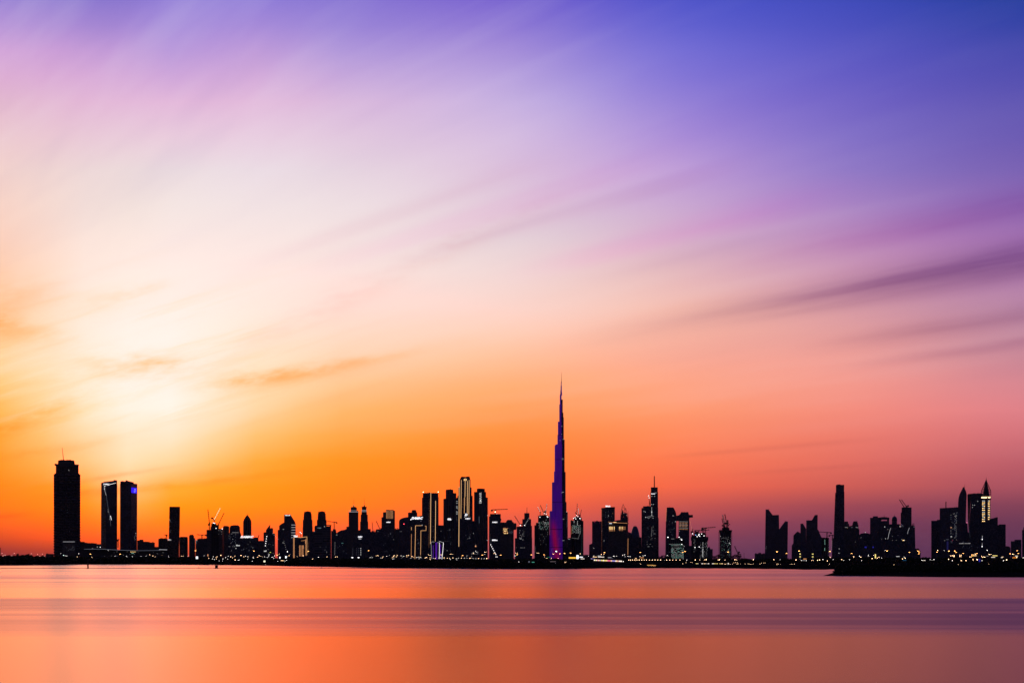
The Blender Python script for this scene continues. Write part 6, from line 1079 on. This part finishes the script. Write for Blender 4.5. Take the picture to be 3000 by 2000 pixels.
# evenly spaced lamps of the causeway
for px in (1842, 1847.4, 1853, 1860, 1866, 1873, 1880, 1887, 1894, 1903, 1911, 1919, 1927, 1935, 1953, 1962, 1971, 1981, 1992):
    lamp(px, 1639.2, 2700, G_PEACH, 0.42, 'lamp_post', 'warm causeway lamp', 'evenly spaced causeway lamps')
many([(2037, 1639, 1.6), (2050, 1639, .9), (2064, 1639), (2069, 1638.4, 1.7), (2104, 1639, 1.2), (2108, 1638.4, 1.7), (2124, 1639), (2153, 1638.4, 1.7), (2158, 1639), (2207, 1638.4, 1.6), (2267, 1638.4, 1.5), (2332, 1639, 1.7), (2378, 1641), (2382, 1641), (2395, 1640, 1.3), (2401, 1639, 1.6), (2424, 1642, 1.4), (2466, 1638, 1.3), (2501, 1630, 1.4), (2522, 1631, 1.4), (2555, 1635, 1.5), (2570, 1634, 1.2), (2575, 1631, 1.2), (2432, 1631, 1.1), (2644, 1636, 1.4), (2652, 1634, 1.3)], A, 2700, 0.33, 'warm lamps along the right shore')
many([(2287, 1638, .7), (2347, 1641), (2362, 1641), (2411, 1638, 1.2), (2441, 1638, .9), (2472, 1641, .8), (2489, 1638), (2518, 1628, 1.1), (2524, 1641, .9), (2544, 1627), (2544, 1624, .7), (2559, 1625, .9), (2583, 1633, .9), (2593, 1611, .9), (2649, 1631, .9), (2725, 1638), (2730, 1641, .7), (2736, 1638, 1.2)], W_, 2700, 0.33, 'white lamps along the right shore')
many([(2747, 1611, 1.4), (2785, 1627), (2789, 1627), (2792, 1626, 1.1), (2796, 1626), (2793, 1628.6), (2796, 1629), (2812, 1625, 1.1), (2816, 1625), (2811, 1629), (2815, 1629, 1.1), (2851, 1624), (2857, 1622, 1.3), (2841, 1630), (2845, 1630, 1.1), (2876, 1628, .9), (2878, 1631), (2882, 1630), (2885, 1631, 1.2), (2898, 1623, 1.4), (2903, 1623), (2966, 1622, 1.2), (2970, 1623), (2779, 1637, 1.4), (2816, 1641, 1.4), (2830, 1641, 1.4), (2851, 1639, 1.2), (2850.4, 1637, 1), (2863, 1638, 2.0), (2949, 1639, 1.8), (2979, 1632, 1.4), (2967, 1633, .9)], A, 3000, 0.40, 'warm lamps among the right-hand lights')
many([(2766, 1612, .8), (2892, 1611, 1.3), (2790, 1641, 1.2), (2877, 1641, 1.0), (2940, 1641, 1.3), (2701, 1640, 1.2), (2998, 1633, 1.3)], W_, 3000, 0.36, 'white lamps among the right-hand lights')
# low bollard lights along the water's edge on the right
many([(2010, 1647), (2023, 1647), (2028, 1647), (2139, 1651), (2145, 1651), (2159, 1651), (2162, 1651), (2150, 1647), (2155, 1647), (2161, 1647), (2170, 1651, .8), (2183, 1651), (2192, 1651), (2197, 1651), (2201, 1651), (2206, 1651), (2227, 1651), (2231, 1648), (2236, 1648), (2241, 1647.6), (2276, 1651, 1.2), (2276.4, 1653.4), (2280, 1651), (2287, 1651, .7), (2314, 1651, .7), (2320, 1651), (2327, 1651, 1.1), (2123, 1651), (2126, 1651), (2000, 1650, 1.2), (2430, 1651, 1.2), (2430.4, 1653.4), (1876, 1651, 1.2),
      (2569, 1653), (2578, 1653, 1.1), (2597, 1653, .8), (2610, 1653, .9), (2619, 1653, 1.2), (2631, 1653, .6), (2706, 1652.6), (2731, 1652.6, .8), (2783, 1652.6, .9), (2790, 1652.6, .7), (2805, 1652.4, .7), (2808, 1652.4, .9), (2828, 1652.2, 1.1), (2865, 1652, 1.2), (2887, 1651.6, .8), (2897, 1651.4, .9), (2934, 1651.2, 1.1)], (G_PEACH, 'low waterside light'), 2060, 0.17, 'low lights along the waterside walk', base=1.3)
# number the lamps so that each can be singled out
from collections import defaultdict
ORD = ['first', 'second', 'third', 'fourth', 'fifth', 'sixth', 'seventh', 'eighth', 'ninth', 'tenth', 'eleventh', 'twelfth', 'thirteenth', 'fourteenth', 'fifteenth', 'sixteenth', 'seventeenth', 'eighteenth', 'nineteenth', 'twentieth']
grp = defaultdict(list)
for phrase, px, py, r in LAMPS: grp[(phrase, nearest_phrase(px))].append((px, py, r))
for (phrase, near), L in grp.items():
    L.sort(key=lambda q: q[0]); n = len(L)
    for i, (px, py, r) in enumerate(L):
        if n == 1: r['label'] = f'{phrase} standing below {near}'
        elif n == 2: r['label'] = f"{['left', 'right'][i]} of the two {phrase}s below {near}"
        elif i == n-1: r['label'] = f'rightmost {phrase} below {near}'
        elif i == 0: r['label'] = f'leftmost {phrase} below {near}'
        else: r['label'] = f"{ORD[i] if i < 20 else str(i+1)+'th'} {phrase} from the left below {near}"

# lit boards, kiosks and strips
def board(name, label, cat, px, py, wpx, hpx, D, mat, group=None, legs=True, depth=0.6):
    r = bpy.data.objects.new(name, None); COL.objects.link(r); r.location = (X(px, D), D, GROUND); tag(r, label, cat, group)
    z = Z(py, D)-GROUND; w, h = wpx/FPX*D, hpx/FPX*D
    child('panel', unit_mesh('panel', mat), r, (0, 0, z), (w, depth, h)); child('frame', unit_mesh('frame', M_STEEL), r, (0, depth*0.8, z), (w*1.06, depth*0.4, h*1.06))
    if legs and z-h/2 > 0.3:
        for s_ in (-1, 1): child('leg', pole_mesh(), r, (s_*w*0.35, depth*0.6, 0), (0.12, 0.12, z-h/2+0.1))
    return r
G_BOARD = glow('white_lit_board', (0.95, 0.98, 1.0), 1.6); G_CREAM = glow('cream_lit_board', (0.95, 0.92, 0.62), 1.2); G_STRIP = glow('warm_lit_strip', (1.0, 0.62, 0.30), 1.4); G_STRIPW = glow('white_lit_strip', (1.0, 0.86, 0.72), 1.3); G_STRIPY = glow('yellow_lit_strip', (0.95, 0.75, 0.22), 1.1); G_PINK = glow('pink_lit_strip', (1.0, 0.25, 0.4), 0.8); G_VIOL = glow('lilac_lit_strip', (0.55, 0.42, 0.95), 0.8); G_DIMW = glow('dim_brown_strip', (0.30, 0.14, 0.05), 0.5)
board('billboard', 'square white lit board in the dark trees right of the plain slab tower', 'billboard', 577, 1632.5, 6.0, 7, 3300, G_BOARD); board('billboard', 'square cream lit board low on the shore below the slanted-fin tower', 'billboard', 774.8, 1643.2, 5.2, 4.8, 2900, G_CREAM)
board('lit_sign', 'left of two upright white lit signs below the slant-shouldered tower', 'sign', 820, 1632.4, 3.2, 5.2, 3400, G_BOARD); board('lit_sign', 'right of two upright white lit signs below the slant-shouldered tower', 'sign', 837.6, 1631, 3.8, 6.2, 3400, G_BOARD)
board('lit_sign', 'left of two flat white floodlights on the shore below the spire towers', 'floodlight', 1032.3, 1632.2, 4.4, 2.0, 3400, G_WHITE); board('lit_sign', 'right of two flat white floodlights on the shore below the spire towers', 'floodlight', 1050.4, 1632.2, 4.4, 2.0, 3400, G_WHITE)
board('lit_sign', 'thin upright white sign below the slanted-fin tower', 'sign', 787, 1628, 1.2, 5.4, 3400, G_WIN); board('lit_sign', 'dim warm upright sign left of the ragged building site', 'sign', 609, 1625.4, 2, 6, 3400, G_WARMD)
board('lit_sign', 'dim green lit sign on the dark shore left of the purple spire', 'sign', 1562, 1645.8, 8, 2.2, 2600, glow('green_sign', (0.12, 0.62, 0.42), 0.45)); board('lit_sign', 'faint grey lit sign beside the green one left of the purple spire', 'sign', 1550, 1644.6, 3.4, 4, 2600, G_WINF); board('lit_sign', 'small dark red lit sign below the green one left of the purple spire', 'sign', 1556, 1652.6, 4.4, 1.4, 2300, glow('dark_red_sign', (0.45, 0.01, 0.04), 0.4))
board('lit_sign', 'dim green strip sign at the foot of the purple spire', 'sign', 1608, 1631, 10, 1.4, 3100, glow('deep_green_strip', (0.02, 0.35, 0.12), 0.35)); board('lit_sign', 'dim row of small lit letters low on the shore below the purple spire', 'sign', 1620, 1644, 17, 1.2, 2600, glow('pinkish_letters', (0.5, 0.38, 0.38), 0.35))
board('petrol_canopy', 'long yellow lit canopy right of the purple spire', 'canopy', 1677, 1633, 21.5, 4.4, 3000, G_GOLD); board('pylon_sign', 'bright white upright pylon sign at the end of the yellow canopy', 'sign', 1692, 1630.6, 6.2, 11.2, 2980, G_BOARD)
board('lit_sign', 'white lit shop sign just right of the white pylon sign', 'sign', 1702.4, 1631, 10.4, 3.4, 2990, glow('shop_sign_white', (0.95, 0.97, 1.0), 1.0)); board('lit_sign', 'thin white strip under the shop sign beside the white pylon', 'sign', 1706.8, 1635.8, 11, 1.4, 2980, G_STRIPW)
for k, (px, py, w, mt, lab) in enumerate([(1743, 1630.6, 12, G_STRIP, 'warm lit shop strip below the stepped-wing block'), (1761, 1630.6, 18, G_STRIPW, 'pale lit shop strip below the round lettered tower'), (1739.4, 1627.6, 3, G_STRIPW, 'tiny lit gable above the warm shop strip'), (1756, 1627.6, 10, G_WIN, 'short white strip above the pale shop strip'), (1786, 1632, 10, G_WIND, 'left of two dim rows of shop windows below the curved-canopy hotel'), (1789, 1634.4, 16, G_WINF, 'lower dim row of shop windows below the curved-canopy hotel'), (1737, 1635.6, 12, G_VIOL, 'short lilac strip left of the long vehicle light trails'), (1863, 1634.8, 5, G_STRIP, 'short warm strip above the causeway lamps'), (1880, 1632.6, 12, G_WARMD, 'dim amber strip above the causeway lamps')]):
    board('lit_strip', lab, 'shop front', px, py, w, 1.5, 2950, mt)
# vehicle light trails, built as an added low front of glowing bays
r = bpy.data.objects.new('light_trails', None); COL.objects.link(r); D = 2800; r.location = (X(1780, D), D, GROUND); tag(r, 'vehicle light trails built as many-coloured glowing bays on the shore below the curved-canopy hotel', 'light_trails')
cols = [G_STRIPW, G_STRIPY, G_STRIPW, G_PINK, G_STRIP, G_VIOL, G_STRIPY, G_STRIPY, G_STRIPW, G_STRIPY, G_STRIPY, G_STRIP, G_PINK, glow('red_pink_trail', (1.0, 0.12, 0.25), 1.2), G_PINK, G_STRIP, G_VIOL, G_VIOL, G_VIOL, G_STRIPW, G_STRIP, G_PINK, G_STRIPW, G_STRIPW, G_STRIPW]
for i, mt in enumerate(cols):
    px = 1741.5 + i*3.3; py = 1639.6 + i*0.14
    child('trail_bay', unit_mesh('trail_bay', mt), r, (X(px, D)-X(1780, D), 0, Z(py, D)-GROUND), (3.0/FPX*D, 0.5, (3.2 if i % 4 else 3.6)/FPX*D))
child('wall', unit_mesh('wall', M_CONC), r, (0, 5.2, 4.2), (42, 9, 8.6)); child('roof', unit_mesh('roof', M_STEEL), r, (0, 4, 9.0), (44, 13, 0.5))  # backing wall and roof added behind the light trails
for k, (px, w, mt) in enumerate([(2041, 5, G_STRIPY), (2045, 1.2, G_STRIPW), (2057.6, 5, G_STRIPW), (2064, 4, G_STRIP), (2068.4, 1.6, G_STRIPW), (2075.4, 4.4, G_STRIPW), (2088.6, 5, G_STRIPW), (2094, 5, G_STRIPY), (2101, 4, G_STRIPY), (2109.6, 3, G_STRIPY), (2115.4, 5, G_STRIP), (2133.4, 1.8, G_STRIPW)]):
    board('lit_shop', f"{ORD[k]} lit shop window from the left in the row along the right waterside", 'shop front', px, 1650, w, 1.6 if w != 1.8 else 4.0, 2100, mt, 'lit shop windows along the waterside')
for px, py, w, h, mt, lab in [(2344, 1621.6, 3.6, 3.4, G_STRIPY, 'upper left amber lit sign below the gabled tower block'), (2344, 1629.8, 4.4, 2.6, G_STRIPY, 'lower left amber lit sign below the gabled tower block'), (2381, 1622, 4.4, 2.6, G_STRIPY, 'upper right amber lit sign below the notch-peaked tower'), (2381, 1630, 4.4, 2.6, G_STRIPY, 'lower right amber lit sign below the notch-peaked tower'), (2358, 1636.2, 9, 1.8, G_WARMD, 'dim reddish lit roof between the amber signs'), (2354, 1640.6, 9, 1.2, G_WIND, 'pale thin strip under the reddish lit roof'), (2344, 1636, 1.6, 3, G_WINF, 'faint lit sign under the left amber signs'), (2381, 1636.4, 1.6, 3, G_WINF, 'faint lit sign under the right amber signs'),
    (2564.6, 1628.2, 3.4, 12.0, G_STRIPY, 'upright golden lit panel below the flat-topped tower by the arch'), (2544, 1627, 1.0, 5, G_WIND, 'thin upright white sign left of the golden panel'), (2630.4, 1629, 9.6, 1.4, G_WIN, 'row of tiny white lights below the curve-edged block'), (2650, 1640, 10, 3, glow('teal_sign', (0.02, 0.10, 0.20), 0.5), 'dim blue lit hoarding below the two-jib tower'),
    (2708, 1640.6, 6.2, 1.2, G_STRIPW, 'thin white strip light in the gap left of the right-hand towers'), (2857, 1626.6, 8, 2, G_STRIP, 'warm lit strip below the leaning wedge tower'), (2849.6, 1627.6, 5, 2, G_GOLD, 'gold lit strip below the leaning wedge tower'), (2915, 1626.8, 14, 2.2, G_STRIPY, 'long golden lit canopy below the slope-roofed block'), (2909.6, 1631.4, 11, 1.2, G_STRIPW, 'thin white strip below the golden lit canopy'), (2893, 1627.8, 5, 1.0, G_WIND, 'short dim white strip left of the golden lit canopy'), (2937.6, 1630.2, 5, 1.2, G_STRIP, 'upper short warm strip below the plain end block'), (2935, 1632.2, 5, 1.2, G_STRIPW, 'lower short pale strip below the plain end block'), (2978, 1627.6, 8, 1.4, G_STRIPW, 'white strip over the orange lit booth near the right edge'), (2972.4, 1632.4, 10, 4.6, glow('orange_lit_booth', (1.0, 0.28, 0.02), 0.45), 'orange lit booth near the right edge'), (2998, 1632.6, 4, 1.4, G_STRIPW, 'white strip cut by the right edge'), (2869.6, 1640.4, 4.4, 9, G_BLUED, 'dim blue lit banner below the lantern-topped tower')]:
    board('lit_sign', lab, 'sign', px, py, w, h, 2950, mt)
# lit boat at the shore
D = 2020; r = bpy.data.objects.new('tour_boat', None); COL.objects.link(r); r.location = (X(1909, D), D, 0.0); tag(r, 'small gold-lit tour boat moored at the far shore below the tall mast tower', 'boat')
hull = [(-4.9, 0.2), (-4.5, -0.3), (4.0, -0.3), (5.2, 0.9), (4.6, 0.9), (-4.9, 0.8)]
V = [(x, y*wd, z) for y in (-1, 1) for (x, z), wd in zip(hull, (1.4, 1.4, 1.4, 0.2, 0.5, 1.4))]; n = len(hull)
mesh_ob('hull', V, [tuple(range(n)), tuple(range(n, 2*n))[::-1]]+[(i, n+i, n+(i+1) % n, (i+1) % n) for i in range(n)], M_STEEL, r)
G_BOAT = glow('gold_boat_light', (1.0, 0.50, 0.12), 1.3)
for i in range(8): child('window', unit_mesh('window', G_BOAT if i % 3 else G_STRIPW), r, (-3.9+i*1.12, -1.45, 1.7), (0.85, 0.15, 0.62))
child('cabin', unit_mesh('cabin', M_STEEL), r, (0, 0, 1.75), (9.0, 2.7, 1.5)); child('upper_deck', unit_mesh('upper_deck', M_STEEL), r, (0, 0, 2.6), (9.6, 3.0, 0.2)); child('deck_light', unit_mesh('deck_light', G_BOAT), r, (-1.6, -1.55, 2.95), (6.2, 0.15, 0.34)); child('deck_light', unit_mesh('deck_light', G_BOAT), r, (2.6, -1.55, 2.7), (3.6, 0.15, 0.3)); child('canopy', unit_mesh('canopy', M_STEEL), r, (-0.6, 0, 3.9), (7.4, 2.9, 0.16))
for sx in (-3.8, -1.4, 1.0, 2.8):
    for sy in (-1.3, 1.3): child('canopy_post', pole_mesh(), r, (sx, sy, 2.6), (0.07, 0.07, 1.3))
child('deck_light', unit_mesh('deck_light', G_BOAT), r, (-0.4, -1.55, 0.85), (7.0, 0.15, 0.22))
# causeway under the evenly spaced lamps
D = 2700; V, F = [], []
for i, px in enumerate(range(1500, 2461, 40)):
    x = X(px, D); zt = 2.8 + 1.6*math.exp(-((px-1650)/160.0)**2)
    V += [(x, D-6, GROUND-0.5), (x, D-5, zt), (x, D+5, zt), (x, D+6, GROUND-0.5)]
    if i:
        for k in range(3): a = (i-1)*4+k; F.append((a, a+4, a+5, a+1))
cw = mesh_ob('causeway', V, F, M_SOIL); tag(cw, 'low causeway road along the shore', 'road', kind='structure')
# floating boom with floats, buoys, channel posts
D = 1905.0; r = bpy.data.objects.new('floating_boom', None); COL.objects.link(r); r.location = (X(640, D), D, 0); tag(r, 'thin dark floating boom stretched across the water off the left shore', 'boom')
rg = random.Random(4); px = -60
while px < 1300:
    if not 253 < px < 257:
        x0_, x1_ = X(px, D), X(px+5.6, D)
        child('boom_float', unit_mesh('boom_float', M_STEEL), r, ((x0_+x1_)/2-X(640, D), rg.uniform(-0.2, 0.2)+1.2*math.sin(px*0.01), 0.12+rg.uniform(-0.03, 0.03)), (x1_-x0_-0.12, 0.6, 0.62))
    px += 5.6
def buoy(px, label, h, w, D=1900.0):
    r = bpy.data.objects.new('buoy', None); COL.objects.link(r); r.location = (X(px, D), D, 0); tag(r, label, 'buoy', 'small buoys along the boom')
    def cone(prof, name):
        V, F = [], []; n = 8
        for rr, z in prof: V += [(rr*math.cos(i*2*math.pi/n), rr*math.sin(i*2*math.pi/n), z) for i in range(n)]
        for j in range(len(prof)-1): F += [(j*n+i, j*n+(i+1) % n, (j+1)*n+(i+1) % n, (j+1)*n+i) for i in range(n)]
        F += [tuple(range(n))[::-1], tuple(range((len(prof)-1)*n, len(prof)*n))]
        mesh_ob(name, V, F, M_STEEL, r)
    cone([(w*0.5, -0.3), (w*0.55, 0.1), (w*0.5, 0.45), (w*0.2, 0.6)], 'float'); cone([(w*0.2, 0.55), (w*0.12, h*0.7), (0.06, h)], 'topmark')
for q in [(126.4, 'conical buoy on the boom below the small gabled house', 2.2, 0.9), (455.5, 'low flat buoy on the boom left of the plain slab tower', 0.9, 1.2), (582.3, 'conical buoy on the boom left of the box-shaped marker', 2.2, 1.1), (942, 'round buoy on the boom below the tapering towers', 1.4, 1.3), (1107, 'round buoy on the boom below the slitted tower', 1.5, 1.1), (1292.4, 'buoy at the right end of the boom', 1.2, 1.2)]: buoy(*q)
D = 1890.0; r = bpy.data.objects.new('channel_post', None); COL.objects.link(r); r.location = (X(257.4, D), D, 0); tag(r, 'thick black mooring post standing in the water where the boom is parted', 'post')
V, F = [], []; n = 10
prof = [(0.85, -1.0, 0.25), (0.82, 0.4, 0.18), (0.72, 3.0, 0.05), (0.68, 6.5, 0.0), (0.72, 8.6, 0.0), (0.72, 8.9, 0)]
for rr, z, ox in prof: V += [(ox+rr*math.cos(i*2*math.pi/n), rr*math.sin(i*2*math.pi/n), z) for i in range(n)]
for j in range(len(prof)-1): F += [(j*n+i, j*n+(i+1) % n, (j+1)*n+(i+1) % n, (j+1)*n+i) for i in range(n)]
F += [tuple(range((len(prof)-1)*n, len(prof)*n))]
mesh_ob('pile', V, F, M_STEEL, r); child('fender', unit_mesh('fender', M_STEEL), r, (0.15, -0.3, 0.25), (2.1, 1.6, 0.6)); child('cap', unit_mesh('cap', M_STEEL), r, (0, 0, 9.0), (1.7, 1.7, 0.25))
D = 1890.0; r = bpy.data.objects.new('channel_marker', None); COL.objects.link(r); r.location = (X(634.2, D), D, 0); tag(r, 'box-shaped black channel marker on a low round float by the boom', 'marker')
V, F = [], []
for rr, z in ((2.2, -0.3), (2.6, 0.15), (1.9, 0.5), (1.45, 0.6)): V += [(rr*math.cos(i*math.pi/6), rr*0.8*math.sin(i*math.pi/6), z) for i in range(12)]
for j in range(3): F += [(j*12+i, j*12+(i+1) % 12, (j+1)*12+(i+1) % 12, (j+1)*12+i) for i in range(12)]
F += [tuple(range(36, 48))]
mesh_ob('float', V, F, M_STEEL, r); child('daymark', unit_mesh('daymark', M_STEEL), r, (0, 0, 1.75), (2.6, 1.6, 2.4)); child('lid', unit_mesh('lid', M_STEEL), r, (0, 0, 3.0), (2.75, 1.75, 0.14))
D = 1960.0; r = bpy.data.objects.new('shore_lamp', None); COL.objects.link(r); D = 2850; r.location = (X(778, D), D, 0.9); tag(r, 'small pale light at the water line below the slanted-fin tower', 'lamp'); child('pole', pole_mesh(), r, (0, 0, 0), (0.08, 0.08, 0.6)); child('lamp_head', head_mesh(G_WIN), r, (0, 0, 0.8), (0.5, 0.4, 0.3))

# ------------------------------------------------------------------ thin evening haze: one closed box of air round camera and city
hm = bpy.data.materials.new('evening_haze'); hm.use_nodes = True
hn = hm.node_tree; hn.nodes.remove(hn.nodes['Principled BSDF'])
pv = hn.nodes.new('ShaderNodeVolumePrincipled'); pv.inputs['Color'].default_value = (0.92, 0.90, 0.95, 1); pv.inputs['Density'].default_value = 2.2e-6; pv.inputs['Anisotropy'].default_value = 0.5
hn.links.new(pv.outputs[0], hn.nodes['Material Output'].inputs['Volume'])
me = bpy.data.meshes.new('haze'); bm = bmesh.new(); bmesh.ops.create_cube(bm, size=1.0); bm.to_mesh(me); bm.free(); me.materials.append(hm)
hz = bpy.data.objects.new('haze', me); COL.objects.link(hz); hz.scale = (30000, 95000, 900); hz.location = (0, 45000, 450-1.5)
tag(hz, 'thin evening haze over the creek and the city', 'haze', kind='stuff')
